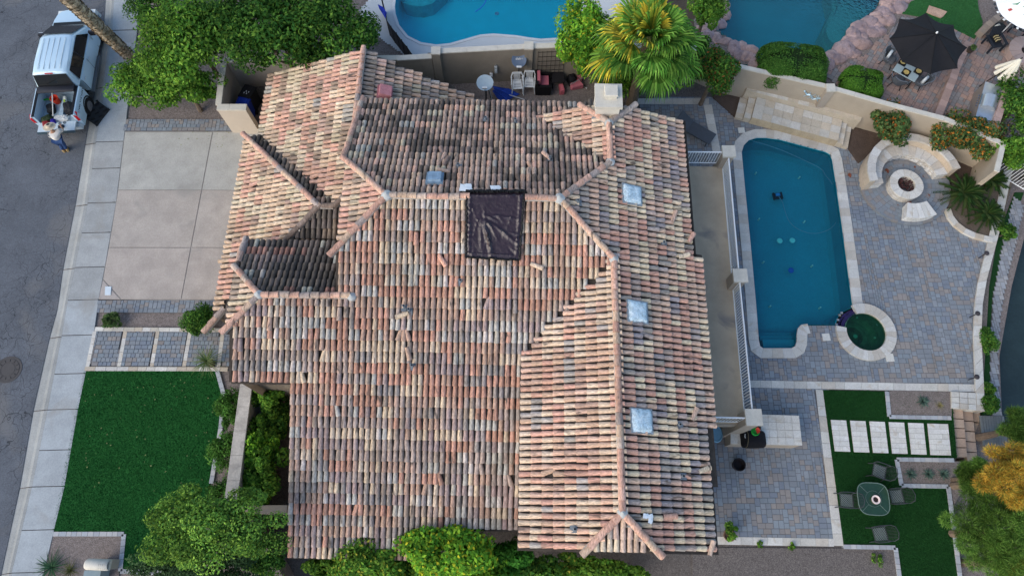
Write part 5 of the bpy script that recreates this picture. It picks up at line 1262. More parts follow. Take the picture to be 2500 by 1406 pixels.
# bins
def bin_(label, x, y, c, rz, lid):
    p = at(x, y, G + 1.0); t = thing('wheelie_bin', label, 'trash bin', (p.x, p.y, G), rz)
    g = MB(); g.prism([(-.24, -.28), (.24, -.28), (.24, .28), (-.24, .28)], .05, .95, c, inset=-.16); g.build('body', M_any, t, local=True)
    g = MB(); g.box((0, .02, 1.0), (.60, .72, .08), 0, lid, top=.93); l_ = g.build('lid', mat('lid_plastic', None, .4, (6, .1), (60, .05), None), t, local=True)
    for s in (-1, 1): g = MB(); g.box((s * .15, .02, 1.05), (.05, .55, .03), 0, tuple(q * 1.3 for q in lid)); g.build('lid_rib', M_any, l_, local=True)
    g = MB(); g.tube([(-.22, .42, .92), (.22, .42, .92)], .02, 5, c); g.build('handle', M_any, t, local=True)
    for s in (-1, 1): g = MB(); g.lathe([(.12, -.03), (.12, .03)], 12, (s * .28, .30, .12), (.01, .01, .01), rot=Matrix.Rotation(R(90), 3, 'Y')); g.build('wheel', M_any, t, local=True)
    return l_
bin_('blue wheelie bin behind the pale gate wall', 590, 256, (.012, .03, .22), R(-14), (.015, .04, .30))
l_ = bin_('black wheelie bin with white print behind the blue one', 603, 226, (.012, .012, .014), R(-20), (.014, .014, .016))
for i in range(4): g = MB(); g.box((-.09 + .06 * i, -.08 + (i % 2) * .1, 1.045), (.035, .07, .006), .2, (.5, .52, .55)); g.build('print_mark', M_any, l_, local=True)
# mailbox
c = at(232, 1378, G + 1.15); t = thing('mailbox', 'cream arched mailbox at the foot of the front lawn', 'mailbox', (c.x, c.y, G), R(-2)); CM = (.56, .53, .46)
g = MB(); g.box((0, 0, .4), (.5, .32, .8), 0, (.42, .38, .32)); g.build('pedestal', M_stucco, t, local=True)
n = 8; Pp = []
for x_ in (-.42, -.36, .36, .40):
    k = .85 if abs(x_) > .38 else 1; Pp.append([(x_, .19 * k * math.cos(math.pi * i / n), .95 + .20 * k * math.sin(math.pi * i / n)) for i in range(n + 1)])
g = MB(); g.grid(Pp, CM); g.box((0, 0, .9), (.80, .36, .12), 0, CM); g.build('box', M_any, t, smooth=True, local=True)
for i in range(4): g = MB(); g.tube([(.12 + i * .07, -.14, 1.09), (.12 + i * .07, 0, 1.155), (.12 + i * .07, .14, 1.09)], .008, 4, tuple(q * .7 for q in CM)); g.build('rib', M_any, t, local=True)
g = MB(); g.tube([(-.43, 0, 1.0), (-.46, 0, 1.0)], .03, 6, (.3, .3, .3)); g.build('handle', M_any, t, local=True)
c = at(226, 1404, G + .5); g = MB(); g.box((0, 0, .28), (.66, .36, .56), 0, (.22, .28, .30), top=.9); ob = g.build('newspaper_box', M_any, None); ob.location = (c.x, c.y, G); tag(ob, 'grey blue utility box just below the cream mailbox', 'utility box')
# ================================================================ LEFT NEIGHBOUR: POOL
NZ = G
dk_ = [(905, -60), (896, 3), (876, 29), (893, 55), (918, 82), (948, 108), (985, 133), (1003, 146), (1053, 128), (1500, 112), (1560, -60)]
W2 = [(975, -50), (966, 0), (964, 16), (966, 35), (975, 62), (996, 88), (1028, 104), (1065, 109.5), (1097, 106.5), (1140, 94.5), (1172, 85.5), (1204, 82.7), (1260, 87), (1290, 92), (1320, 95.5), (1362, 93), (1410, 85), (1430, -50)]
W2w = [(p.x, p.y) for p in S('F', NZ + .06, W2)]
nd = cell_sheet('pool_deck', [(p.x, p.y) for p in S('F', NZ + .06, dk_)], NZ + .05, [offset_pts(W2w, .08)], mat('cool_deck', (.50, .52, .525), .85, (1.5, .05), (60, .08), (80, .2)), 'white pool deck of the neighbour at the top', cell=.1)
gap = basin('neighbour_pool', W2w, NZ + .05, NZ - 1.3, mat('bright_plaster', (.02, .50, .68), .7, (1.5, .05), (40, .14), (8, .2)), 'bright blue freeform pool at the top centre')
rim = [Vector(p) for p in W2w]; Ro = [Vector(p) for p in offset_pts(W2w, .13)]
for i in range(len(rim)):
    j = (i + 1) % len(rim); g = MB(); g.prism([rim[i], rim[j], Ro[j], Ro[i]], NZ - .02, NZ + .07, (.56, .57, .57)); g.build('coping', mat('cool_coping', None, .8, (1.5, .05)), gap)
g = MB(); g.prism(W2w, NZ - .07, NZ - .06); structure(g.build('water', water_mat('bright_water', (.55, .97, .98), bump=.08)), 'bright blue water of the top pool')
for q, z in (([(985, 8), (1005, 14), (1030, 16), (1055, 10), (1070, -4), (1000, -20)], -.5), ([(972, -10), (985, 12), (1020, 22), (1060, 15), (1085, -5), (1100, -30), (980, -40)], -.8)):
    g = MB(); g.prism(S('F', NZ + z, q), NZ - 1.3, NZ + z, (1, 1, 1)); g.build('pool_step', mat('step_plaster', (.12, .40, .48), .7), gap)
def fpost(k): return [(929, -10), (934, 3), (943, 48), (955, 66), (968, 82), (981, 99), (994, 115), (1010, 138)][k]
t = thing('mesh_fence', 'black mesh safety fence curving beside the bright blue pool', 'fence', tuple(at(983, 130, NZ)))
prev = None
for k in range(8):
    p = at(*fpost(k), NZ + 1.15); b_ = Vector((p.x, p.y, NZ)); g = MB(); g.tube([b_, p + Vector((0, 0, .06))], .02, 5, (.02, .02, .022)); g.build('post', M_any, t)
    if prev: g = MB(); g.add([prev[0], b_, p, prev[1]] , [(0, 1, 2, 3)], (.035, .036, .042)); ob = g.build('mesh_panel', mat('mesh', None, .9, (5, .05)), t)
    prev = (b_, p)
g = MB(); P0 = at(927, 8, NZ + 1.2); Pq = [(922, 11), (934, 17), (944, 31), (941, 46), (934, 34), (926, 22)]
ctr = [at(x, y, NZ + 1.2 - .25 * (i > 2)) for i, (x, y) in enumerate(Pq)]; g.add(ctr + [c - Vector((0, 0, .03)) for c in ctr], [tuple(range(6)), tuple(range(11, 5, -1))] + [(i, (i + 1) % 6, 6 + (i + 1) % 6, 6 + i) for i in range(6)], (.02, .045, .42))
tag(g.build('towel', M_any, None, origin=tuple(ctr[0])), 'bright blue towel hanging over the black mesh fence', 'towel')
g = MB(); g.tube([at(x, y, NZ - .05) for x, y in ((1188, -2), (1183, 10), (1174, 20), (1160, 30))], .02, 5, (.02, .12, .55)); tag(g.build('hose', M_any, None, origin=tuple(at(1175, 20, NZ))), 'blue hose drifting in the bright blue pool', 'hose')
g = MB(); g.lathe([(.09, 0), (.11, .03), (.08, .05), (.06, .02), (.001, .02)], 14, at(1213, 35, NZ - .05), (.03, .16, .28)); tag(g.build('skimmer_float', M_any, None, origin=tuple(at(1213, 35, NZ))), 'small round float in the bright blue pool', 'float')
# ================================================================ RIGHT NEIGHBOUR
W3 = [(1765, -60), (1770, 0), (1772, 26), (1764, 52), (1748, 72), (1790, 100), (1830, 118), (1845, 150), (1870, 165), (1960, 165), (2013, 128), (2062, 112), (2068, 90), (2090, 64), (2116, 38), (2148, 13), (2165, -60)]
W3w = [(p.x, p.y) for p in S('F', NR, W3)]
fillp = S('F', NR - .02, [(1700, -300), (1700, 100), (1789, 152), (2013, 204), (2160, 246), (2305, 284), (2450, 343), (2470, 300), (2700, 330), (3300, 200), (3300, -300)])
fillp = [Vector((p.x, p.y)) for p in fillp]
cell_sheet('neighbour_yard', [(p.x, p.y) for p in fillp], NR - .02, [offset_pts(W3w, .05)], M_gravel, 'gravel yard of the neighbour beyond the garden wall', cell=.25)
np_ = basin('neighbour_pool', W3w, NR + .0, NR - 1.5, mat('pebble_plaster', (.045, .30, .37), .7, (1.2, .08), (40, .22), (8, .2)), 'dark teal lagoon pool with rock edge at the top right')
g = MB(); g.prism(W3w, NR - .13, NR - .12); structure(g.build('water', water_mat('lagoon_water', (.58, .90, .92))), 'teal water of the lagoon pool')
def zs(L): return [(1700 + x / 3.125, y / 3.125) for x, y in L]
for q, z in ((zs([(1100, -80), (1095, 20), (1060, 110), (1000, 190), (990, 240), (1010, 300), (1075, 360), (1150, 350), (1160, 270), (1240, 180), (1330, 110), (1500, -80)]), -.20), (zs([(1010, -80), (1040, 60), (1010, 140), (960, 240), (965, 320), (1010, 390), (1110, 380), (1110, 100), (1130, -80)]), -.62)):
    g = MB(); g.prism(S('F', NR + z, q), NR - 1.5, NR + z); g.build('pool_shelf', mat('shelf_plaster', (.17, .36, .31), .7, (3, .1), (50, .25)), np_)
# boulders edging
def boulder(parent, c, r_, seed, c_=(.36, .255, .235), flat=.55):
    r = random.Random(seed); g = MB(); n, m = 9, 5; rows = []
    ph = r.uniform(0, 6); st2 = r.uniform(.8, 1.3)
    for i in range(m + 1):
        th = math.pi / 2 * i / m; rows.append([(c[0] + r_ * st2 * math.cos(th) * math.cos(2 * math.pi * j / n + ph) * r.uniform(.86, 1.12), c[1] + r_ / st2 * math.cos(th) * math.sin(2 * math.pi * j / n + ph) * r.uniform(.86, 1.12), c[2] + r_ * flat * math.sin(th) * r.uniform(.85, 1.1)) for j in range(n)])
    vs = [v for q in rows for v in q]; fs = [(i * n + j, i * n + (j + 1) % n, (i + 1) * n + (j + 1) % n, (i + 1) * n + j) for i in range(m) for j in range(n)] + [[m * n + j for j in range(n)]]
    g.add(vs, fs, jit(c_, .12, r)); ob = g.build('rock', mat('pink_rock', None, .85, (3.2, .28), (24, .2), (10, .5), tint=((.22, .17, .18), 2.2, .52, .15)), parent, smooth=True)
    return ob
for nm, ch, w, lb in (('rock_edging', [(185, -20), (215, 40), (215, 110), (180, 180), (110, 215), (60, 215), (80, 270), (150, 290), (220, 320), (290, 370), (350, 370), (410, 390), (430, 450), (460, 500), (380, 430), (330, 420)], .42, 'pinkish rock edging at the left of the lagoon pool'),
                      ('rock_edging', [(1600, -20), (1540, 20), (1470, 60), (1430, 100), (1400, 160), (1370, 200), (1300, 230), (1260, 290), (1210, 330), (1150, 380), (1100, 400), (1040, 440), (1010, 480), (1480, 30), (1390, 130), (1330, 180), (1250, 220), (1200, 280), (1340, 250), (1160, 330), (1080, 450), (1380, 240), (1260, 340), (1450, 150), (1540, 60), (1180, 410)], .50, 'broad band of pinkish rocks along the right of the lagoon pool')):
    t = thing(nm, lb, 'rocks', tuple(zp('4', *ch[3], NR)))
    for k, (x, y) in enumerate(ch): p = zp('4', x, y, NR - .05); boulder(t, (p.x, p.y, NR - .08), w * rnd.uniform(.8, 1.1), k * 3 + 1, (.37, .26, .235) if k % 3 else (.32, .24, .24))
pv = S('F', NR, [(2048, 215), (2010, 180), (2062, 158), (2120, 130), (2142, 100), (2176, 76), (2200, 40), (2330, 68), (2392, 95), (2410, 62), (2470, 30), (2560, 30), (2560, 330), (2440, 340), (2305, 288), (2160, 249)])
paver_field('neighbour_patio', 'reddish paver patio of the neighbour under the black umbrella', [(p.x, p.y) for p in pv], NR + .03, 'warm', ang=R(-35), z0=NR - .1, seed=61, limit=300)
turf('lawn', S('F', NR, [(2228, -40), (2222, 8), (2202, 34), (2262, 44), (2328, 72), (2378, 97), (2395, 72), (2398, 55), (2388, 25), (2381, -40)]), NR + .05, (.03, .12, .035), 'small rounded lawn of the neighbour at the top right', 14000, 63)
g = MB(); g.prism(S('F', NR + .07, [(2268, 15), (2293, 23), (2312, 30), (2303, 41), (2297, 45), (2275, 37), (2262, 31)]), NR + .03, NR + .10, (.47, .31, .22)); tag(g.build('flagstone', M_rock, None, origin=tuple(at(2288, 30, NR))), 'single tan flagstone lying in the neighbour lawn', 'flagstone')
def curvewall(nm, lb, ch, w, z1, c_, k='N'):
    P = [zp(k, x, y, z1) for x, y in ch]; t = thing(nm, lb, 'wall', (P[0].x, P[0].y, NR))
    coping(t, [(p.x, p.y) for p in P], -w / 2, w / 2, NR, z1, .32, cols=[c_, tuple(x * .85 for x in c_)], name='wall_stone', mt=M_paver)
curvewall('seat_wall', 'long curved low brick wall through the neighbour patio', [(1345, 480), (1300, 560), (1240, 680), (1190, 800), (1160, 900), (1110, 1020), (1060, 1150), (1010, 1270), (985, 1340)], .34, NR + .35, (.36, .255, .22))
curvewall('seat_wall', 'short low brick wall above the slatted black chair', [(1480, 370), (1560, 290), (1650, 215), (1720, 175), (1800, 165)], .34, NR + .35, (.33, .27, .22))
# black umbrella
U = at(2266, 106, NR + 2.1); ut = thing('patio_umbrella', 'large open black umbrella over the neighbour dining table', 'umbrella', (U.x, U.y, NR)); apex = Vector((0, 0, 2.75))
rimp = []
for k in range(8):
    a = R(22.5 + 45 * k + 14); rimp.append(Vector((math.cos(a) * 1.72, math.sin(a) * 1.72, 2.1)))
for k in range(8):
    a, b_ = rimp[k], rimp[(k + 1) % 8]; rows = []
    for i in range(7):
        s_ = i / 6; p, q = apex.lerp(a, s_), apex.lerp(b_, s_); row = []
        for j in range(6):
            u = j / 5; m = p.lerp(q, u); sag = math.sin(math.pi * u) * .09 * s_; inw = 1 - .07 * math.sin(math.pi * u) * s_ ** 3; row.append(Vector((m.x * inw, m.y * inw, m.z - sag)))
        rows.append(row)
    g = MB(); g.grid(rows, (.014, .014, .016)); g.build('canopy_panel', mat('umbrella_cloth', None, .75, (3, .15), (60, .15), (30, .2)), ut, smooth=True, local=True)
    g = MB(); g.tube([apex + Vector((0, 0, .01)), a + Vector((0, 0, .0))], .014, 4, (.01, .01, .011)); g.build('rib', M_any, ut, local=True)
g = MB(); g.tube([(0, 0, 0), (0, 0, 2.7)], .03, 8, (.05, .05, .05)); g.build('pole', M_any, ut, local=True); g = MB(); g.lathe([(.04, 0), (.05, .05), (.001, .12)], 8, apex, (.6, .6, .6)); g.build('finial', M_any, ut, local=True)
# dining table
A, B = zp('N', 470, 800, NR + .75), zp('N', 720, 938, NR + .75); d = (B - A); Lw = d.length; d.normalize(); nn = Vector((-d.y, d.x, 0)); ctr = A + d * Lw / 2 + nn * .95
t = thing('dining_table', 'long glass dining table with black placemats half under the umbrella', 'table', (ctr.x, ctr.y, NR), math.atan2(d.y, d.x))
g = MB(); g.box((0, 0, .73), (Lw, 1.9, .04), 0, (.30, .38, .41)); g.build('tabletop', mat('pale_glass', None, .2, (3, .06), (40, .04), None), t, local=True)
for sx in (-1, 1):
    for sy in (-1, 1): g = MB(); g.box((sx * Lw * .42, sy * .85, .36), (.05, .05, .72), 0, (.02, .02, .02)); g.build('leg', M_any, t, local=True)
pw = Lw / 3
for i, (u, v) in enumerate(((-1, .72), (0, .28 - .45 - .45 + .0), (1, -.62), (0, .28), (-1, -.15), (1, .3))):
    if i in (1,): v = -.72
    if i > 2: continue
    mt_ = thing('placemat', ['black placemat with gold plate at the left corner of the dining table', 'black placemat with gold plate at the near edge of the dining table', 'black placemat with gold plate at the right side of the dining table'][i], 'placemat', tuple(Matrix.Translation((ctr.x, ctr.y, NR)) @ Matrix.Rotation(math.atan2(d.y, d.x), 4, 'Z') @ Vector(((-.55, .0, .62)[i] * Lw * .62, (-.28, -.72, -.30)[i], .755))), math.atan2(d.y, d.x), 'placemats on the dining table')
    g = MB(); g.box((0, 0, .005), (.36, .42, .01), 0, (.012, .012, .012)); g.build('mat', M_any, mt_, local=True)
    g = MB(); g.lathe([(.06, .01), (.13, .025), (.125, .03), (.05, .018), (.001, .018)], 18, (0, 0, .005), (.45, .34, .12)); g.build('plate', M_any, mt_, local=True)
def tub_chair(label, x, y, rz, cush):
    c = zp('N', x, y, NR + .5); t = thing('wicker_chair', label, 'chair', (c.x, c.y, NR), rz, 'grey wicker tub chairs at the neighbour table'); gc_ = (.10, .115, .135)
    rows = []
    for i in range(6):
        z = .28 + .11 * i; row = []
        for j in range(15):
            a = R(-30 - 120 * 2 * j / 14 + 60) if False else R(-160 + 140 * j / 14 + (-10)); a = R(180 + 180 * j / 14); k = .27 + .035 * i; hz = z - (.0 if 3 < j < 11 else .10 * i / 5 * 2); row.append((k * math.cos(a) * 1.05, k * math.sin(a) * 1.05, hz))
        rows.append(row)
    g = MB(); g.grid(rows, gc_); g.grid([[(x_ * .93, y_ * .93, z_) for x_, y_, z_ in r_] for r_ in rows], gc_); g.grid([rows[-1], [(x_ * .93, y_ * .93, z_) for x_, y_, z_ in rows[-1]]], tuple(q * 1.6 for q in gc_)); g.build('backrest', mat('wicker', None, .7, (10, .1), (45, .35), (90, .8), stretch=(1, 1, 6)), t, smooth=False, local=True)
    g = superbox((0, .02, .30), (.52, .52, .14), 6, 0, .15, 0, 1, (.09, .10, .12)); g.build('seat', M_cloth, t, smooth=True, local=True)
    if cush: g = superbox((0, -.14, .44), (.38, .16, .34), 6, 0, .2, .02, 2, (.48, .53, .57)); g.build('cushion', M_cloth, t, smooth=True, local=True)
    for sx in (-1, 1):
        for sy in (-1, 1): g = MB(); g.tube([(sx * .2, sy * .2, .3), (sx * .3, sy * .3, 0)], .018, 5, (.012, .012, .014)); g.build('leg', M_any, t, local=True)
tan_ = math.atan2(d.y, d.x)
tub_chair('grey wicker chair at the left end of the dining table with pale pillow', 455, 650, tan_ - R(90), True)
tub_chair('grey wicker chair at the near side of the dining table seen from behind', 555, 895, tan_ + R(8), False)
tub_chair('grey wicker chair to the right of the dining table with pale pillow', 800, 905, tan_ + R(78), True)
# grill station
A, B, C, D = zp('N', 1530, 935, NR + .92), zp('N', 1752, 1005, NR + .92), zp('N', 1640, 1440, NR + .92), zp('N', 1400, 1400, NR + .92)
t = thing('grill_island', 'stainless outdoor grill island with brick back counter', 'grill', tuple(zp('N', 1580, 1150, NR)))
g = MB(); g.prism([A, B, C, D], NR, NR + .88, (.20, .17, .15)); g.build('base', M_any, t); g = MB(); g.prism([A, B, C, D], NR + .88, NR + .92, (.45, .50, .54)); g.build('steel_top', mat('steel', None, .3, (4, .12), (40, .05), None, metal=.7), t)
ax = (D - A).normalized(); ay = (B - A).normalized(); w_ = (B - A).length
for k in range(8):
    p, q = zp('N', 1790 - k * 19, 1000 + k * 57, NR + 1.05), zp('N', 1790 - (k + 1) * 19, 1000 + (k + 1) * 57, NR + 1.05); m = (p + q) / 2
    g = MB(); g.box((m.x, m.y, NR + .52), ((q - p).length - .01, .30, 1.05), math.atan2((q - p).y, (q - p).x), jit((.36, .26, .23), .1)); g.build('counter_block', M_paver, t)
o_ = zp('N', 1560, 1185, NR + .92); rows = []
for i in range(9):
    a = math.pi * i / 8; rows.append([o_ + ax * (.36 * v) + ay * (.32 * math.cos(a)) + Vector((0, 0, .26 * math.sin(a))) for v in (-1, 1)])
g = MB(); g.grid(rows, (.50, .53, .54)); g.add([r_[0] for r_ in rows], [tuple(range(9))], (.4, .42, .43)); g.add([r_[1] for r_ in rows], [tuple(range(9))], (.4, .42, .43)); g.build('hood', mat('hood_steel', None, .28, (4, .05), (40, .05), None, metal=.6), t, smooth=True)
g = MB(); g.tube([o_ - ay * .40 - ax * .3 + Vector((0, 0, .12)), o_ - ay * .40 + ax * .3 + Vector((0, 0, .12))], .025, 6, (.08, .12, .15)); g.build('handle', M_any, t)
for k in range(5): g = MB(); g.lathe([(.03, 0), (.03, .05), (.001, .05)], 8, o_ - ay * .46 + ax * (-.3 + k * .15) - Vector((0, 0, .05)), (.08, .1, .14)); g.build('knob', M_any, t)
# closed cream umbrella
ap = zp('N', 1935, 680, NR + 2.2); t = thing('closed_umbrella', 'closed cream umbrella with its folds spread beside the grill', 'umbrella', (ap.x - .45, ap.y + .2, NR))
for k, (x, y) in enumerate(((1655, 775), (1640, 838), (1685, 903), (1745, 930), (1815, 918))):
    e = zp('N', x, y, NR + 1.05); g = MB(); g.tube([ap, ap.lerp(e, .5), e, e - (ap - e).normalized() * .03], [.045, .085, .10, .03], 7, (.66, .63, .53)); g.build('canopy_fold', mat('cream_cloth', None, .85, (8, .08), (50, .08)), t, smooth=True)
g = MB(); b_ = Vector((ap.x - .42, ap.y + .18, NR)); g.tube([b_, ap + Vector((0, 0, .1))], .028, 6, (.04, .035, .03)); g.build('pole', M_any, t)
# black slatted chairs, pillow, side table, potted plant, parasol, fire ring
def adirondack(label, x, y, rz, pillow):
    c = zp('N', x, y, NR + .4); t = thing('slatted_chair', label, 'chair', (c.x, c.y, NR), rz, 'black slatted garden chairs'); K_ = (.018, .022, .03)
    for i in range(6): g = MB(); g.box((-.25 + i * .10, .32, .62), (.08, .03, .75), Matrix.Rotation(R(-24), 3, 'X'), K_); g.build('back_slat', M_any, t, local=True)
    for i in range(5): g = MB(); g.box((0, .15 - i * .11, .36 + .008 * i), (.55, .09, .025), 0, K_); g.build('seat_slat', M_any, t, local=True)
    for s in (-1, 1):
        g = MB(); g.box((s * .35, -.02, .55), (.12, .72, .03), 0, K_); g.build('armrest', M_any, t, local=True)
        for sy in (-.32, .28): g = MB(); g.box((s * .33, sy, .27), (.05, .09, .54), 0, K_); g.build('leg', M_any, t, local=True)
    if pillow:
        p = thing('striped_pillow', 'black and gold striped pillow on the slatted garden chair', 'pillow', (c.x + .02, c.y + .1, NR + .42), rz)
        for i in range(7): g = MB(); g.box((0, -.20 + i * .06, .12), (.22, .055, .12), 0, (.40, .34, .18) if i % 2 else (.015, .015, .015), top=.85); g.build('stripe', M_cloth, p, local=True)
adirondack('black slatted chair holding the striped pillow below the short brick wall', 1640, 480, R(12) + math.pi * 0, True)
adirondack('black slatted chair half hidden at the right edge under the white parasol', 1935, 290, R(-30), False)
c = zp('N', 1690, 325, NR + .4); t = thing('side_table', 'dark round side table with white flowers in pots', 'table', (c.x, c.y, NR)); g = MB(); g.lathe([(.30, .42), (.30, .46), (.001, .46)], 20, (0, 0, 0), (.02, .022, .022)); g.build('tabletop', M_any, t, local=True); g = MB(); g.tube([(0, 0, 0), (0, 0, .42)], .04, 6, (.02, .02, .02)); g.build('leg', M_any, t, local=True)
for x, y, lb in ((1675, 297, 'upper white flower clump on the dark side table'), (1678, 348, 'lower white flower clump on the dark side table')):
    c = zp('N', x, y, NR + .55); g = superbox((0, 0, 0), (.2, .18, .14), 7, .3, .2, .18, 5, (.55, .55, .50)); ob = g.build('flower_pot', M_rock, None); ob.location = (c.x, c.y, NR + .47); tag(ob, lb, 'flowers')
t = thing('firepit_ring', 'pinkish stone fire ring at the right picture edge', 'fire pit', tuple(zp('N', 1985, 590, NR)))
pc = zp('N', 2010, 580, NR + .4); ring(t, 'stone', pc, .28, .85, 0, 6.283, NR, NR + .40, 14, [(.38, .29, .26), (.34, .27, .25)], M_paver); g = MB(); g.lathe([(.3, 0), (.001, .02)], 20, (pc.x, pc.y, NR + .25), (.03, .025, .025)); g.build('lava_rock', M_rock, t)
# white parasol with printed red and green
U = zp('N', 2010, 70, NR + 2.2); t = thing('parasol', 'white fringed parasol printed with green leaves and red flowers', 'parasol', (U.x, U.y, NR)); ap = Vector((0, 0, 2.7))
for k in range(8):
    a0_, a1_ = R(45 * k), R(45 * k + 45); rows = []
    for i in range(5):
        s_ = i / 4; rows.append([Vector((math.cos(a0_ + (a1_ - a0_) * j / 4) * 1.45 * s_, math.sin(a0_ + (a1_ - a0_) * j / 4) * 1.45 * s_, 2.75 - .5 * s_ - .03 * s_ * math.sin(math.pi * j / 4))) for j in range(5)])
    g = MB(); g.grid(rows, (.78, .80, .80)); pn = g.build('canopy_panel', mat('parasol_cloth', None, .8, (6, .04)), t, local=True)
    for j in range(5):
        a = a0_ + (a1_ - a0_) * (j + .5) / 5; g = MB(); g.box((math.cos(a) * 1.47, math.sin(a) * 1.47, 2.18), (.10, .10, .03), a, (.70, .72, .72) if j % 2 else (.05, .06, .07)); g.build('valance_flap', M_any, pn, local=True)
    for j in range(3):
        a = a0_ + R(8 + 13 * j); rr_ = (.75, 1.1, .5)[j]; zz_ = 2.75 - .5 * rr_ / 1.45 + .012; g = MB()
        if j == 1: g.box((math.cos(a) * rr_, math.sin(a) * rr_, zz_ + .004), (.18, .12, .015), a, (.50, .08, .06))
        else: g.tube([(math.cos(a) * (rr_ - .16), math.sin(a) * (rr_ - .16), zz_ + .04), (math.cos(a + .1) * rr_, math.sin(a + .1) * rr_, zz_), (math.cos(a) * (rr_ + .18), math.sin(a) * (rr_ + .18), zz_ - .05)], [.008, .035, .006], 5, (.05, .22, .10))
        g.build('print_mark', M_any, pn, local=True)
g = MB(); g.tube([(0, 0, 0), (0, 0, 2.7)], .03, 6, (.5, .5, .5)); g.build('pole', M_any, t, local=True)

# ================================================================ PICKUP TRUCK
TC = (at(132, 290, -.05) + at(153, 26, -.05)) / 2; hd_ = math.atan2(at(153, 26, -.05).y - at(132, 290, -.05).y, at(153, 26, -.05).x - at(132, 290, -.05).x) - math.pi / 2
TC = Vector((-20.54, 20.56, G)); hd_ = R(4)
truck = thing('pickup_truck', 'white crew cab pickup truck parked at the kerb with its tailgate down', 'pickup truck', (TC.x, TC.y, G), hd_)
PAINT = mat('truck_paint', (.45, .60, .70), .28, (1, .03), (40, .02), None, spec=.5, coat=.6)
def section(y, hw, zs_, tops):
    return None
def loft(rows, mt, name, parent, smooth=True, capends=True, c=(1, 1, 1)):
    g = MB(); n = len(rows[0]); vs = [v for r_ in rows for v in r_]
    fs = [(i * n + j, i * n + j + 1, (i + 1) * n + j + 1, (i + 1) * n + j) for i in range(len(rows) - 1) for j in range(n - 1)]
    if capends: fs += [list(range(n))[::-1], [(len(rows) - 1) * n + j for j in range(n)]]
    g.add(vs, fs, c); return g.build(name, mt, parent, smooth=smooth, local=True)
def sec(y, hw, z0, z1, r_=.12, taper=.04):        # open bottomed body section, left to right over the top
    P = [(-hw + .02, y, z0), (-hw, y, z0 + .25), (-hw, y, z1 - .30), (-hw + taper * .6, y, z1 - r_), (-hw + taper + r_ * .55, y, z1 - .01)]
    k = [(-hw * .33, y, z1 + .02)]
    return P + k + [(-x, y_, z) for x, y_, z in (P + k)[::-1]]
body_rows = [sec(3.24, .42, .45, .86), sec(3.20, .62, .42, .95), sec(3.08, .78, .40, 1.0), sec(2.85, .90, .38, 1.05), sec(2.5, .98, .38, 1.09), sec(1.9, 1.02, .38, 1.13), sec(1.6, 1.02, .38, 1.16), sec(1.5, 1.02, .38, 1.18)]
loft(body_rows, PAINT, 'hood', truck)
def lower(y, hw, z0, z1): P = [(-hw + .04, y, z0), (-hw, y, z0 + .2), (-hw, y, z1 - .25), (-hw + .05, y, z1 - .03), (-hw + .09, y, z1)]; return P + [(-x, y_, z) for x, y_, z in P[::-1]]
loft([lower(y, hw, .38, 1.18) for y, hw in ((1.5, 1.02), (.3, 1.01), (-.5, 1.01), (-1.05, 1.01))], PAINT, 'body', truck)
# cab greenhouse
def cabs(y, hw0, hw1, z1): P = [(-hw0, y, 1.16), (-hw1 - .02, y, z1 - .12), (-hw1 + .05, y, z1 - .03), (-hw1 + .2, y, z1), (-.3, y, z1 + .025)]; return P + [(-x, y_, z) for x, y_, z in P[::-1]]
cab = loft([cabs(2.05, .90, .86, 1.19), cabs(.92, .92, .74, 1.86), cabs(.72, .92, .76, 1.94), cabs(-.6, .92, .78, 1.96), cabs(-1.15, .92, .77, 1.93), cabs(-1.22, .92, .77, 1.88), cabs(-1.42, .90, .80, 1.24)], PAINT, 'cab', truck)
for i in range(5): g = MB(); g.box((-.48 + i * .24, -.2, 1.983), (.025, 1.7, .012), 0, (.46, .55, .60)); g.build('roof_rib', M_any, cab, local=True)
g = MB(); g.add([(-.80, 1.98, 1.24), (.80, 1.98, 1.24), (.70, .94, 1.875), (-.70, .94, 1.875)], [(0, 1, 2, 3)]); 
ws = g.build('windshield', M_glass, truck, local=True); ws.location = (0, .01, .045)
g = MB(); g.box((0, 2.10, 1.17), (1.55, .26, .08), 0, (.02, .025, .03)); g.build('wiper_cowl', M_any, truck, local=True)
g = MB(); g.add([(-.80, -1.43, 1.30), (.80, -1.43, 1.30), (.72, -1.24, 1.86), (-.72, -1.24, 1.86)], [(3, 2, 1, 0)]); rw = g.build('rear_window', M_glass, truck, local=True); rw.location = (0, -.02, .01)
g = MB(); g.box((0, -1.245, 1.92), (.34, .03, .04), 0, (.45, .02, .03)); g.build('brake_light', M_any, truck, local=True)
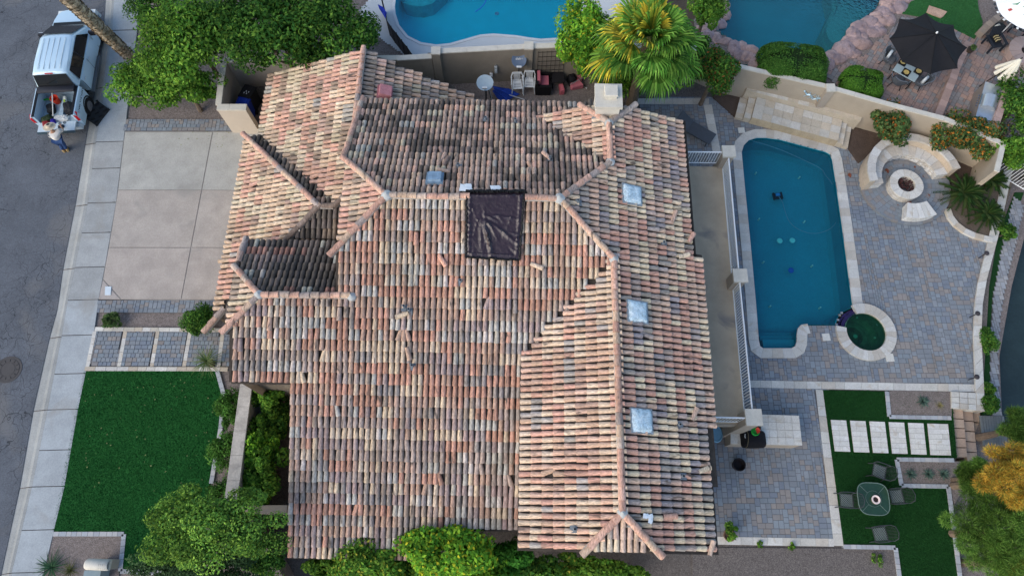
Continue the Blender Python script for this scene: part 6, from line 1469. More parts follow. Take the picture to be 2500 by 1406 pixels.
for s in (-1, 1):
    for y0, y1 in ((1.45, .08), (.0, -1.10)):
        g = MB(); q = [(s * .935, y0, 1.24), (s * .935, y1, 1.24), (s * .80, y1 + (.06 if y1 < -1 else 0), 1.80), (s * .80, min(y0, .90) if y0 > .5 else y0, 1.80)]
        g.add(q, [(0, 1, 2, 3) if s > 0 else (3, 2, 1, 0)]); o = g.build('side_window', M_glass, truck, local=True); o.location = (s * .018, 0, .01)
    g = MB(); g.box((s * .86, .04, 1.5), (.04, .10, .60), Matrix.Rotation(R(-13 * s), 3, 'Y'), (.03, .03, .035)); g.build('pillar', M_any, truck, local=True)
    g = MB(); g.box((s * 1.14, 1.45, 1.28), (.24, .12, .22), 0, (.03, .03, .035)); g.box((s * 1.14, 1.52, 1.28), (.22, .05, .2), 0, (.55, .62, .66)); g.build('mirror', M_any, truck, local=True)
    for y in (.25, -.85): g = MB(); g.box((s * 1.025, y, 1.02), (.03, .18, .04), 0, (.5, .56, .6)); g.build('door_handle', M_any, truck, local=True)
    g = MB(); g.box((s * 1.06, -.15, .40), (.16, 2.0, .08), 0, (.10, .11, .12)); g.build('running_board', M_any, truck, local=True)
    for y in (1.35, .1, -1.1): g = MB(); g.box((s * 1.012, y, .8), (.012, .012, .7), 0, (.10, .12, .13)); g.build('door_gap', M_any, truck, local=True)
    # bed side wall with its outer curve
    rows = []
    for y in (-1.46, -1.9, -2.4, -2.98):
        rows.append([(s * .80, y, .62), (s * .80, y, 1.20), (s * .84, y, 1.235), (s * .96, y, 1.235), (s * 1.02, y, 1.14), (s * 1.02, y, .75), (s * .98, y, .42), (s * .80, y, .42)])
    if s < 0: rows = [r_[::-1] for r_ in rows]
    loft(rows, PAINT, 'bed_side', truck)
    g = MB(); g.box((s * .85, -2.22, 1.25), (.10, 1.52, .035), 0, (.012, .013, .016)); g.build('bed_rail', M_any, truck, local=True)
    g = MB(); g.add([(s * .90, -3.0, 1.2), (s * 1.03, -2.98, 1.12), (s * 1.03, -2.80, 1.18), (s * .97, -2.80, 1.245), (s * 1.03, -2.98, .82), (s * .90, -3.0, .80)], [(0, 1, 2, 3), (0, 5, 4, 1)], (.45, .015, .02)); o = g.build('taillight', mat('lamp_red', None, .2, (5, .2), (40, .05), None), truck, local=True); o.location = (s * .006, -.006, .004)
    g = MB(); g.box((s * .70, 3.08, .82), (.34, .20, .22), 0, (.6, .63, .62)); g.build('headlight', M_any, truck, local=True)
    for y in (2.25, -1.95):
        g = MB(); g.lathe([(.0001, -.12), (.30, -.13), (.39, -.11), (.40, 0), (.39, .11), (.30, .13), (.0001, .12)], 22, (s * .92, y, .40), (.012, .012, .013), rot=Matrix.Rotation(R(90), 3, 'Y')); tyre = g.build('wheel', mat('tyre_rubber', None, .85, (6, .1), (60, .2)), truck, smooth=True, local=True)
        g = MB(); g.lathe([(.001, .03), (.10, .05), (.24, .02), (.25, 0)], 14, (s * (.92 + .11 * 1), y, .40), (.12, .12, .13), rot=Matrix.Rotation(R(90 * s), 3, 'Y')); g.build('rim', M_any, tyre, local=True)
        g = MB(); g.lathe([(.46, -.02), (.46, .02), (.40, .02), (.40, -.02)], 20, (s * 1.015, y, .44), (.015, .015, .016), rot=Matrix.Rotation(R(90), 3, 'Y')); g.build('wheel_arch', M_any, truck, local=True)
g = MB(); g.box((0, -2.22, .70), (1.64, 1.55, .06), 0, (.30, .38, .42)); bf = g.build('bed_floor', M_any, truck, local=True)
g = MB(); g.box((0, -1.47, .95), (1.66, .06, .55), 0, (.30, .36, .40)); g.build('bed_front', M_any, truck, local=True)
g = MB(); g.lathe([(.10, -.82), (.12, -.80), (.12, .80), (.10, .82)], 12, (0, -1.60, 1.29), (.022, .024, .032), rot=Matrix.Rotation(R(90), 3, 'Y'), sx=.7, sy=1.5); g.build('rolled_cover', M_any, truck, smooth=True, local=True)
g = MB(); g.box((0, -3.27, .80), (1.62, .50, .07), 0, (.47, .56, .61)); tg = g.build('tailgate', mat('tailgate_paint', None, .35, (4, .06), (40, .05), None), truck, local=True)
g = MB(); g.box((0, -3.53, .78), (1.64, .05, .12), 0, (.05, .08, .10)); g.build('trim', M_any, tg, local=True)
for x_, y_ in ((.12, -3.10), (.32, -3.08)): g = MB(); g.lathe([(.07, 0), (.07, .012), (.05, .012), (.05, .004), (.001, .004)], 14, (x_, y_, .84), (.12, .15, .17)); g.build('cup_ring', M_any, tg, local=True)
g = MB(); g.box((0, -3.10, .55), (1.9, .22, .20), 0, (.42, .48, .52), top=.95); g.build('bumper', M_any, truck, local=True); g = MB(); g.box((0, 3.22, .55), (1.7, .16, .26), 0, (.4, .45, .48), top=.95); g.build('bumper', M_any, truck, local=True)
g = MB(); g.box((0, 3.22, .78), (1.0, .06, .26), 0, (.03, .035, .04)); g.build('grille', M_any, truck, local=True)
g = MB(); g.box((0, .1, .36), (1.5, 5.6, .2), 0, (.01, .01, .01)); g.build('chassis', M_any, truck, local=True)
ph = text_obj('(928) 412-3504', .21, mat('decal_black', (.01, .01, .012), .5), truck); ph.matrix_local = Matrix.Translation((1.024, -2.12, .98)) @ Matrix.Rotation(R(90), 4, 'Z') @ Matrix.Rotation(R(78), 4, 'X')
ph.matrix_local = Matrix.Translation((1.012, -2.12, 1.12)) @ Matrix.Rotation(R(90), 4, 'Z') @ Matrix.Rotation(R(50), 4, 'X')
TM = BASE[truck.name]
def tw_(x, y, z): return TM @ Vector((x, y, z))
def intruck(g, name, label, cat, x, y, z, rz=0, mt=None, smooth=False):
    ob = g.build(name, mt or M_any, None, smooth=smooth); p = tw_(x, y, z); ob.location = p; ob.rotation_euler = (0, 0, hd_ + rz); return tag(ob, label, cat)
g = MB(); g.lathe([(.13, 0), (.17, .30), (.185, .32), (.16, .32), (.12, .04), (.001, .04)], 18, (0, 0, 0), (.52, .045, .02)); intruck(g, 'bucket', 'orange red bucket standing in the truck bed', 'bucket', -.22, -1.88, .73)
g = MB(); g.tube([(0, -.6, .1), (0, .6, .25)], .022, 6, (.62, .60, .55)); intruck(g, 'pole', 'long pale pole lying across the load in the truck bed', 'pole', -.16, -2.25, .95, .12)
g = MB(); g.tube([(-.3, 0, .08), (-.1, .03, .1), (.1, 0, .06)], .04, 6, (.03, .30, .03)); intruck(g, 'hose_coil', 'short bright green hose end beside the red bucket', 'hose', -.55, -1.80, .75)
g = superbox((0, 0, 0), (.42, .62, .30), 8, .3, .3, .12, 3, (.02, .021, .025)); intruck(g, 'tool_bag', 'black tool bag on the right of the truck bed', 'bag', .38, -2.3, .73)
g = superbox((0, 0, 0), (.36, .5, .24), 8, .3, .3, .15, 4, (.018, .02, .022)); intruck(g, 'tool_bag', 'black tool bag on the left of the truck bed', 'bag', -.42, -2.28, .73)
g = MB(); g.prism([(-.09, -.55), (.12, -.55), (.05, .55), (-.02, .55)], 0, .12, (.34, .44, .50)); intruck(g, 'metal_flashing', 'blue grey metal flashing strip in the middle of the truck bed', 'flashing', .08, -2.25, .74)
g = MB(); g.box((0, 0, .06), (.10, .34, .12), .3, (.66, .68, .62)); g.box((.02, -.1, .13), (.08, .12, .04), .3, (.3, .45, .04)); intruck(g, 'caulk_tube', 'white caulk tubes near the front of the truck bed', 'tube', .18, -1.88, .80)
g = MB(); g.box((0, 0, .08), (.12, .45, .16), 0, (.40, .48, .52)); intruck(g, 'metal_tray', 'narrow pale tray along the right side of the truck bed', 'tray', .68, -2.15, .74)
g = superbox((0, 0, 0), (.62, .34, .14), 8, 0, .3, .25, 5, (.55, .56, .54)); intruck(g, 'rag_pile', 'heap of white rags at the tail of the truck bed', 'rags', .10, -2.80, .74)
g = superbox((0, 0, 0), (.50, .36, .26), 8, .5, .3, .12, 6, (.03, .045, .02)); intruck(g, 'tool_pouch', 'dark green tool pouch at the left tail of the truck bed', 'pouch', -.48, -2.86, .74)
g = superbox((0, 0, 0), (.34, .24, .20), 8, .2, .3, .12, 7, (.22, .02, .025)); intruck(g, 'small_bag', 'small dark red bag on the lowered tailgate', 'bag', -.42, -3.14, .84)
g = superbox((0, 0, 0), (.20, .24, .16), 8, .2, .3, .12, 8, (.03, .02, .25)); intruck(g, 'small_bag', 'small purple blue bag beside the dark red one on the tailgate', 'bag', -.16, -3.02, .84)
g = superbox((0, 0, 0), (.26, .18, .10), 8, .2, .3, .12, 9, (.03, .035, .05)); intruck(g, 'power_drill', 'dark hand tool lying on the lowered tailgate by the hands', 'tool', .22, -3.30, .84)
# black rubber lid leaning off the rear wheel
A, B, C, D = [zp('T', x, y, G + h) for x, y, h in ((640, 885, .30), (745, 962, .10), (632, 1108, .10), (530, 1040, .30))]
t = thing('storage_lid', 'square black ribbed plastic lid leaning by the rear truck wheel', 'lid', (D.x, D.y, G)); g = MB(); n_ = Vector((0, 0, -.06)); g.add([A, B, C, D, A + n_, B + n_, C + n_, D + n_], [(3, 2, 1, 0), (4, 5, 6, 7), (0, 1, 5, 4), (1, 2, 6, 5), (2, 3, 7, 6), (3, 0, 4, 7)], (.022, .023, .024)); g.build('panel', M_any, t)
for i in range(3):
    for j in range(3):
        u, v = (i + .5) / 3, (j + .5) / 3; p = A.lerp(B, u).lerp(D.lerp(C, u), v) + Vector((0, 0, .015)); g = MB(); g.box(p, (.20, .06, .03), .7, (.012, .012, .013)); g.build('rib', M_any, t)
for q in (A, B, C, D):
    g = MB(); m = q.lerp((A + C) / 2, .08); g.box(m + Vector((0, 0, .01)), (.10, .10, .07), .7, (.02, .02, .02)); g.build('corner_lug', M_any, t)

# ================================================================ PERSON at the tailgate
def skinned(name, V, E, rad, mt, parent, c=(1, 1, 1), lv=2):
    me = bpy.data.meshes.new('m'); B = BASE.get(parent.name, Matrix.Identity(4)).inverted() if parent else Matrix.Identity(4)
    me.from_pydata([tuple(B @ Vector(v)) for v in V], E, []); o = bpy.data.objects.new(name, me); col.objects.link(o); o.parent = parent
    m = o.modifiers.new('skin', 'SKIN'); m.use_smooth_shade = True
    for i, r_ in enumerate(rad): me.skin_vertices[0].data[i].radius = (r_, r_) if not isinstance(r_, tuple) else r_
    me.skin_vertices[0].data[0].use_root = True
    s_ = o.modifiers.new('sub', 'SUBSURF'); s_.levels = lv; s_.render_levels = lv
    me.materials.append(mt); BASE[o.name] = BASE.get(parent.name, Matrix.Identity(4)) if parent else Matrix.Identity(4); return o
F_ = [at(154, 367, G + .08), at(163, 365, G + .08)]                 # ankles
KN = [at(148, 354, G + .48), at(155, 352, G + .48)]; HP = [at(138.5, 342, G + .90), at(144, 341, G + .90)]
pel = (HP[0] + HP[1]) / 2 + Vector((0, 0, .05)); dirn = (tw_(-.15, -3.3, .9) - pel); dirn.z = 0; dirn.normalize(); sd2 = Vector((dirn.y, -dirn.x, 0))
ch_ = pel.lerp(at(131, 323, G + 1.32), .55); nk = at(131, 323, G + 1.32); hdp = at(124, 313, G + 1.44)
shL, shR = nk - sd2 * .19 + Vector((0, 0, -.05)), nk + sd2 * .19 + Vector((0, 0, -.05))
elL, elR = shL - sd2 * .10 + dirn * .12 - Vector((0, 0, .24)), shR + sd2 * .12 + dirn * .14 - Vector((0, 0, .22))
haL, haR = elL + sd2 * .10 + dirn * .22 - Vector((0, 0, .02)), elR - sd2 * .02 + dirn * .24 + Vector((0, 0, .02))
per = thing('person', 'person in white shirt, blue jeans and wide straw hat leaning over the tailgate', 'person', (((F_[0] + F_[1]) / 2).x, ((F_[0] + F_[1]) / 2).y, G))
SK = mat('skin', (.36, .20, .13), .6, (6, .05), (60, .05), None)
toe = [f + dirn * .16 - Vector((0, 0, .05)) for f in F_]
V = [pel, ch_, nk, hdp - (hdp - nk) * .25, hdp, hdp + Vector((0, 0, .09)), shL, elL, haL, shR, elR, haR, HP[0], KN[0], F_[0], toe[0], HP[1], KN[1], F_[1], toe[1], haL + dirn * .09, haR + dirn * .09]
E_ = [(0, 1), (1, 2), (2, 3), (3, 4), (4, 5), (2, 6), (6, 7), (7, 8), (2, 9), (9, 10), (10, 11), (0, 12), (12, 13), (13, 14), (14, 15), (0, 16), (16, 17), (17, 18), (18, 19), (8, 20), (11, 21)]
bo = skinned('body', V, E_, [.12, .13, .07, .055, .10, .075, .06, .042, .032, .06, .042, .032, .085, .06, .045, .035, .085, .06, .045, .035, .03, .03], SK, per)
for h_, s in ((haL + dirn * .09, -1), (haR + dirn * .09, 1)):
    for k in range(5):
        fl = (.055, .075, .08, .075, .06)[k]; o0 = h_ + sd2 * ((k - 2) * .018) - dirn * (.0 if k else .05); dd = (dirn + sd2 * (k - 2) * .12 * 1.0 - Vector((0, 0, .35))).normalized() if k else (dirn * .6 - sd2 * s).normalized()
        g = MB(); g.tube([o0, o0 + dd * fl * .5, o0 + dd * fl * .8 - Vector((0, 0, .02)), o0 + dd * fl - Vector((0, 0, .035))], [.011, .010, .009, .007], 6, (1, 1, 1)); g.build('finger', SK, per, smooth=True)
SHT = mat('shirt', (.60, .57, .53), .9, (8, .15), (60, .1), (30, .3)); JN = mat('jeans', (.035, .07, .17), .9, (8, .25), (60, .2), (30, .4))
skinned('shirt', [pel - Vector((0, 0, .02)), ch_, nk - Vector((0, 0, .03)), shL, shL.lerp(elL, .8), shR, shR.lerp(elR, .8)], [(0, 1), (1, 2), (2, 3), (3, 4), (2, 5), (5, 6)], [.19, .215, .14, .115, .09, .115, .09], SHT, per)
skinned('jeans', [pel - Vector((0, 0, .03)), HP[0], KN[0], F_[0] + Vector((0, 0, .06)), HP[1], KN[1], F_[1] + Vector((0, 0, .06))], [(0, 1), (1, 2), (2, 3), (0, 4), (4, 5), (5, 6)], [.17, .13, .095, .08, .13, .095, .08], JN, per)
for k in range(2):
    f = F_[k]; g = superbox((0, 0, 0), (.12, .30, .14), 7, 0, .2, 0, 1, (.36, .24, .10)); ob = g.build('boot', mat('leather', None, .7, (8, .15)), per, smooth=True, local=True); ob.location = BASE[per.name].inverted() @ (f + dirn * .06 - Vector((0, 0, .08))); ob.rotation_euler = (0, 0, math.atan2(dirn.y, dirn.x) - math.pi / 2)
g = MB(); q = hdp + Vector((0, 0, .10)); tl2 = Matrix.Rotation(R(-12), 3, 'X'); g.lathe([(.26, .0), (.265, .012), (.14, .03), (.12, .11), (.08, .135), (.0001, .13)], 20, q, (.52, .44, .33), rot=tl2); g.build('hat', mat('straw', None, .9, (10, .1), (70, .25), (90, .5)), per, smooth=True)
g = MB(); g.lathe([(.075, 0), (.06, .012), (.001, .016)], 14, q + tl2 @ Vector((0.0, -.01, .128)), (.03, .03, .03)); g.build('hat_crown', M_any, per)
for s in (-1, 1):
    g = MB(); c = hdp + dirn * .092 + sd2 * (s * .035) + Vector((0, 0, -.01)); g.lathe([(.012, 0), (.001, .008)], 8, c, (.02, .015, .012), rot=dirn.to_track_quat('Z', 'Y').to_matrix()); g.build('eye', M_any, per)
    g = MB(); c = hdp + sd2 * (s * .098); g.lathe([(.001, -.03), (.018, 0), (.001, .03)], 8, c, (1, 1, 1)); g.build('ear', SK, per, smooth=True)
g = MB(); c = hdp + dirn * .10 - Vector((0, 0, .03)); g.tube([c + Vector((0, 0, .035)), c + dirn * .022, c], [.008, .014, .008], 6); g.build('nose', SK, per, smooth=True)
g = MB(); c = hdp + dirn * .092 - Vector((0, 0, .06)); g.box(c, (.045, .01, .01), math.atan2(sd2.y, sd2.x), (.22, .08, .07)); g.build('mouth', M_any, per)
# ================================================================ VEGETATION
def leaves(P, Nn, size, cols, rng, aspect=.5):
    """one rhombic leaf per point; P, Nn (n,3), size (n,), cols (n,3)"""
    n = len(P); a = rng.normal(size=(n, 3)); a -= (a * Nn).sum(1, keepdims=True) * Nn; a /= np.linalg.norm(a, axis=1, keepdims=True) + 1e-9
    b = np.cross(Nn, a); s = size[:, None]; fold = Nn * s * .12
    V = np.stack([P - a * s, P + b * s * aspect + fold, P + a * s, P - b * s * aspect + fold], 1).reshape(-1, 3)
    return fast_mesh(V, np.arange(n * 4).reshape(-1, 4), cols)
def crown_pts(c, rad, n, ncl, rng, clr=.34, up=.15, inner=.25):
    c, rad = np.array(c, float), np.array(rad, float)
    cl = rng.normal(size=(ncl, 3)); cl /= np.linalg.norm(cl, axis=1, keepdims=True); cl[:, 2] = np.abs(cl[:, 2]) * .9 - .25
    cl *= rng.uniform(.45, .86, (ncl, 1)); clrad = clr * rng.uniform(.65, 1.25, ncl); br = rng.uniform(.60, 1.42, ncl)
    k = rng.integers(0, ncl, n); d = rng.normal(size=(n, 3)); d /= np.linalg.norm(d, axis=1, keepdims=True)
    q = cl[k] + d * (clrad[k] * rng.uniform(.55, 1.08, n) ** .7)[:, None]
    inn = rng.random(n) < inner * .4; q[inn] *= .6
    nn = d + np.array([0, 0, .6]) + rng.normal(size=(n, 3)) * .55; nn /= np.linalg.norm(nn, axis=1, keepdims=True)
    return c + q * rad, nn, br[k], k, c + cl * rad
def plant(name, label, cat, base, parts_, group=None):
    t = thing(name, label, cat, tuple(base), 0, group)
    return t
def foliage_cols(n, br, pal, rng, acc=None, accp=0):
    pal = np.array(pal); c = pal[rng.integers(0, len(pal), n)] * br[:, None] * rng.uniform(.75, 1.3, (n, 1))
    if acc is not None: m = rng.random(n) < accp; c[m] = np.array(acc) * rng.uniform(.7, 1.3, (m.sum(), 1))
    return np.clip(c, 0, 1)
def tree(name, label, cat, x, y, zc, rad, gz, n, leaf, pal, seed, ncl=26, clr=.34, trunk=.12, group=None, acc=None, accp=0, limbs=5, base=None, aspect=.5):
    """crown centre at photo pixel x, y and height zc"""
    rng = np.random.default_rng(seed); c = at(x, y, zc); b_ = base or (c.x, c.y, gz); t = thing(name, label, cat, (b_[0], b_[1], gz), 0, group)
    P, N_, br, k, cl = crown_pts((c.x - b_[0], c.y - b_[1], zc - gz), rad, n, ncl, rng, clr)
    P[:, 2] = np.maximum(P[:, 2], .06)
    me = leaves(P, N_, leaf * rng.uniform(.6, 1.3, n), foliage_cols(n, br, pal, rng, acc, accp), rng, aspect); link('crown', me, M_leaf, t)
    if trunk:
        g = MB(); cc = (.15, .115, .085); top = Vector((c.x - b_[0], c.y - b_[1], (zc - gz) * .75)); g.tube([(0, 0, 0), (.03, .02, top.z * .5), top], [trunk, trunk * .8, trunk * .55], 8, cc); g.build('trunk', M_bark, t, local=True)
        for i in range(limbs):
            e = Vector(cl[rng.integers(0, len(cl))]); s_ = top * .8; m = s_.lerp(e, .5) + Vector((0, 0, .1)); g = MB(); g.tube([s_, m, e], [trunk * .5, trunk * .32, trunk * .12], 6, cc); g.build('limb', M_bark, t, local=True)
    return t
DG = [(.026, .085, .014), (.045, .125, .02), (.075, .17, .025), (.032, .10, .018), (.11, .21, .03)]
MG_ = [(.05, .14, .018), (.08, .19, .022), (.13, .26, .03), (.05, .13, .02), (.17, .30, .04)]
YG = [(.08, .22, .02), (.13, .30, .025), (.20, .36, .03), (.06, .18, .02)]
OG = [(.05, .10, .03), (.08, .13, .04), (.04, .085, .025), (.11, .16, .05)]
# trees at the top left
tree('citrus_tree', 'large mid green leafy tree over the gravel right of the palm trunk', 'tree', 470, 90, 2.6, (2.5, 2.4, 1.9), G, 15000, .085, MG_, 101, 34)
tree('citrus_tree', 'dark dense tree in the middle of the top left row', 'tree', 640, 62, 2.8, (2.6, 2.3, 1.9), G, 15000, .085, DG, 102, 34)
tree('citrus_tree', 'dark dense tree nearest the neighbour pool deck', 'tree', 800, 68, 2.4, (2.2, 2.2, 1.8), G, 13000, .08, DG, 103, 30)
tree('citrus_tree', 'sparser dark tree filling the gap above the trash bins', 'tree', 690, 120, 1.6, (2.0, 1.2, 1.2), G, 7000, .08, DG, 104, 20)
tree('leafy_shrub', 'bright green leafy shrub spreading over the sidewalk under the palm', 'shrub', 345, 195, .6, (1.5, 1.4, .9), G, 6500, .075, MG_, 105, 22)
tree('leafy_shrub', 'bright green shrub over the gravel left of the enclosure wall', 'shrub', 450, 215, .8, (1.7, 1.1, 1.0), G, 7000, .075, MG_, 106, 22)
tree('ball_shrub', 'clipped dark round shrub at the top of the sidewalk', 'shrub', 372, 8, .1, (1.35, 1.25, .9), G, 9000, .05, DG, 107, 40, clr=.3, trunk=.05)
def palm_leaf_fan(parent, o, yaw, pitch, L_, n, cols, rng, mt, droop=.5, pet=.5):
    """one fan frond: petiole and a pleated fan of narrow blades"""
    dirv = Vector((math.cos(yaw) * math.cos(pitch), math.sin(yaw) * math.cos(pitch), math.sin(pitch))); side = Vector((-math.sin(yaw), math.cos(yaw), 0)); upv = side.cross(dirv) * -1
    if upv.z < 0: upv = -upv
    hub = o + dirv * pet; V, Fq, C = [], [], []; fb = rng.uniform(.55, 1.25)
    for i in range(n):
        a = (i / (n - 1) - .5) * 3.5; l = L_ * (1 - .30 * abs(a) / 1.75) * rng.uniform(.9, 1.08); d = (dirv * math.cos(a) + side * math.sin(a)).normalized(); w = side * math.cos(a) - dirv * math.sin(a)
        wd = .034 * L_ / 1.0; lift = upv * (.04 if i % 2 else -.01); z = Vector((0, 0, 1))
        p1 = hub + d * l * .5 + lift; p2 = hub + d * l * .8 + lift - z * droop * .10 * l; p3 = hub + d * l - z * droop * (.35 + .25 * rng.random()) * l
        b = len(V); V += [hub, p1 - w * wd, p1 + w * wd, p2 - w * wd * .8, p2 + w * wd * .8, p3]; Fq += [(b, b + 1, b + 2, b), (b + 1, b + 3, b + 4, b + 2), (b + 3, b + 5, b + 4, b + 3)]
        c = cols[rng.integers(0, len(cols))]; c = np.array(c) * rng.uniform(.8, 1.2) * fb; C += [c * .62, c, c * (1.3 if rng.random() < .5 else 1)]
    g = MB(); g.v = [tuple(v) for v in V]; g.f = [tuple(dict.fromkeys(f)) for f in Fq]; g.c = [tuple(c) for c in C]
    g.tube([o, hub], [.022, .014], 4, (.25, .26, .08)); return g.build('frond', mt, parent, local=True)
GRN = [(.05, .15, .02), (.09, .24, .03), (.15, .33, .045), (.20, .38, .06)]; SUN_GOLD = [(.58, .46, .04), (.62, .54, .06), (.36, .40, .04), (.20, .34, .04)]
cp = at(1582, 100, 3.6); pt_ = thing('fan_palm', 'big fan palm with green fronds, some coloured sunlit gold, beside the chimney', 'palm tree', (cp.x, cp.y, G)); rng = np.random.default_rng(5)
g = MB(); h = 3.6 - G; g.tube([(0, 0, 0), (0, 0, h * .5), (0, 0, h)], [.24, .2, .2], 10, (.13, .10, .07)); g.build('trunk', M_bark, pt_, local=True)
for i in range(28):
    yaw = i * 2.39996 + rng.normal() * .1; tt = i / 28; pitch = R(86 - 104 * tt ** .75) + rng.normal() * .08; gold = (math.cos(yaw - R(125)) > .1 and rng.random() < .62) or (tt < .3 and rng.random() < .3)  # low sunlight put into the frond colour on one side and near the top
    palm_leaf_fan(pt_, Vector((rng.normal() * .05, rng.normal() * .05, h + .1 - .35 * tt)), yaw, pitch, 1.2 + .15 * rng.random(), 38, [SUN_GOLD[j] for j in (0, 1, 2, 3)] + GRN[1:] if gold else GRN, rng, M_leaf, droop=.35 + .6 * tt, pet=.35 + 1.2 * tt)
# leaning palm at the top left
b0, b1 = at(316, 137, G), at(228, 55, 3.0); b2 = b1 + (b1 - b0) * 2.3; pt2 = thing('leaning_palm', 'leaning rough barked palm trunk crossing above the pickup', 'palm tree', tuple(b0)); d = (b2 - b0); 
nseg = 90; P_, Rr = [], []
for i in range(nseg + 1):
    P_.append(b0 + d * (i / nseg)); Rr.append(.235 + .035 * (i % 2) + rng.uniform(-.01, .01))
g = MB(); g.tube(P_, Rr, 12, (.38, .31, .22)); g.build('trunk', mat('palm_bark', None, .95, (5, .25), (26, .45), (18, .8), tint=((.10, .085, .06), 9, .56, .06)), pt2)
r = random.Random(12); n_, t_ = d.normalized(), None; a_ = n_.orthogonal().normalized(); b_ = n_.cross(a_)
for i in range(900):
    u = r.uniform(.01, .8); w = i * 2.4; q = b0 + d * u + (a_ * math.cos(w) + b_ * math.sin(w)) * .25; out = (a_ * math.cos(w) + b_ * math.sin(w)); s_ = n_.cross(out)
    g = MB() if i == 0 else g; c = jit(r.choice([(.55, .45, .31), (.42, .34, .23), (.24, .19, .13)]), .15, r); b = len(g.v)
    if i == 0: g = MB(); b = 0
    g.add([q - s_ * .06, q + s_ * .06, q + n_ * .13 + out * .06 + s_ * .02, q + n_ * .13 + out * .06 - s_ * .02], [(0, 1, 2, 3)], c)
g.build('bark_scales', MATS['palm_bark'], pt2)['kind'] = 'stuff'
top = BASE[pt2.name].inverted() @ b2
for i in range(22): palm_leaf_fan(pt2, top, i * 2.4, R(60 - 4.5 * i), 1.2, 14, GRN, rng, M_leaf, .5, .6)
# citrus behind the fan palm and shrubs at the right of it
tree('citrus_tree', 'bright green tree between bright blue pool and fan palm', 'tree', 1425, 75, 2.3, (1.15, 1.9, 1.7), G, 9000, .08, YG, 110, 26, acc=(.45, .42, .03), accp=.06)
tree('citrus_tree', 'green understorey bush below the fan palm crown', 'shrub', 1560, 180, .4, (2.6, 1.1, 1.2), G, 9000, .08, MG_, 111, 26)
tree('leafy_shrub', 'dark shrub with reddish tips right of the fan palm', 'shrub', 1745, 175, .2, (1.1, 1.3, 1.3), PT, 8000, .065, DG, 112, 26, acc=(.28, .10, .03), accp=.10)
tree('leafy_shrub', 'green shrub at the top edge between fan palm and lagoon pool', 'shrub', 1725, 25, 1.0, (.9, 1.2, 1.2), NR, 6000, .07, MG_, 113, 22)
tree('leafy_shrub', 'small yellowish shrub at the top edge above the big hedge', 'shrub', 1700, 120, .0, (.8, .8, .9), NR, 4000, .06, DG, 114, 20)
# clipped hedges of the neighbour
def hedge(name, label, x0, y0, x1, y1, z0, h, seed, rz=0.0, pal=DG, n=15000):
    rng = np.random.default_rng(seed); c = at((x0 + x1) / 2, (y0 + y1) / 2, z0 + h * .6); a, b = at(x0, y1, z0 + h * .6), at(x1, y0, z0 + h * .6); t = thing(name, label, 'hedge', (c.x, c.y, z0), rz)
    dx, dy = abs(b.x - a.x) / 2, abs(b.y - a.y) / 2; d = rng.normal(size=(n, 3)); d[:, 2] = np.abs(d[:, 2]); d /= np.linalg.norm(d, axis=1, keepdims=True); e = .55
    q = np.sign(d) * np.abs(d) ** e; q /= (np.abs(q) ** 4).sum(1, keepdims=True) ** .25; P = q * np.array([dx, dy, h]) * rng.uniform(.93, 1.02, (n, 1)); bump = 1 + .04 * np.sin(P[:, :1] * 5) * np.sin(P[:, 1:2] * 6 + 1); P *= bump
    nn = d + rng.normal(size=(n, 3)) * .45; nn /= np.linalg.norm(nn, axis=1, keepdims=True)
    link('crown', leaves(P, nn, .042 * rng.uniform(.6, 1.3, n), foliage_cols(n, np.ones(n), pal, rng), rng), M_leaf, t)
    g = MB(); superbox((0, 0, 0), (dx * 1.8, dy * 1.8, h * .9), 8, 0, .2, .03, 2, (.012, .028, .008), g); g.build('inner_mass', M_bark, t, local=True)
    for i in range(3): g = MB(); g.tube([(-dx * .5 + i * dx * .5, 0, 0), (-dx * .5 + i * dx * .5, .1, h * .5)], .05, 6, (.12, .09, .06)); g.build('stem', M_bark, t, local=True)
    return t
HG = [(.045, .13, .02), (.065, .17, .028), (.035, .10, .018), (.09, .20, .035)]
hedge('clipped_hedge', 'large clipped green hedge between lagoon pool and garden wall', 1864, 110, 2014, 200, NR, 1.3, 120, R(-8), HG, 22000)
hedge('clipped_hedge', 'smaller rounded clipped hedge left of the wicker chairs', 2064, 166, 2148, 236, NR, .9, 121, R(-12), [(.07, .19, .02), (.10, .24, .03), (.05, .14, .02)], 12000)
# orange flowered bushes on the wall
tree('flowering_bush', 'green bush with orange flower tips growing up the wall by the stage', 'bush', 2172, 300, -1.1, (1.2, 1.4, 1.3), PT, 6500, .075, OG, 130, 30, clr=.24, acc=(.40, .13, .03), accp=.10, trunk=.03, limbs=12)
tree('flowering_bush', 'larger bush thick with orange flowers behind the curved bench', 'bush', 2362, 335, -.9, (1.8, 1.45, 1.4), PT, 12000, .07, OG, 131, 34, clr=.26, acc=(.42, .17, .03), accp=.17, trunk=.03, limbs=12)
tree('leafy_shrub', 'dark green shrub along the right edge behind the grill island', 'shrub', 2490, 255, -.2, (.9, 2.0, 1.1), NR, 9000, .065, DG, 132, 26)
tree('leafy_shrub', 'green shrub over the white iron fence at the right', 'shrub', 2470, 372, -.8, (1.1, .8, 1.0), PT, 5000, .07, MG_, 133, 22)
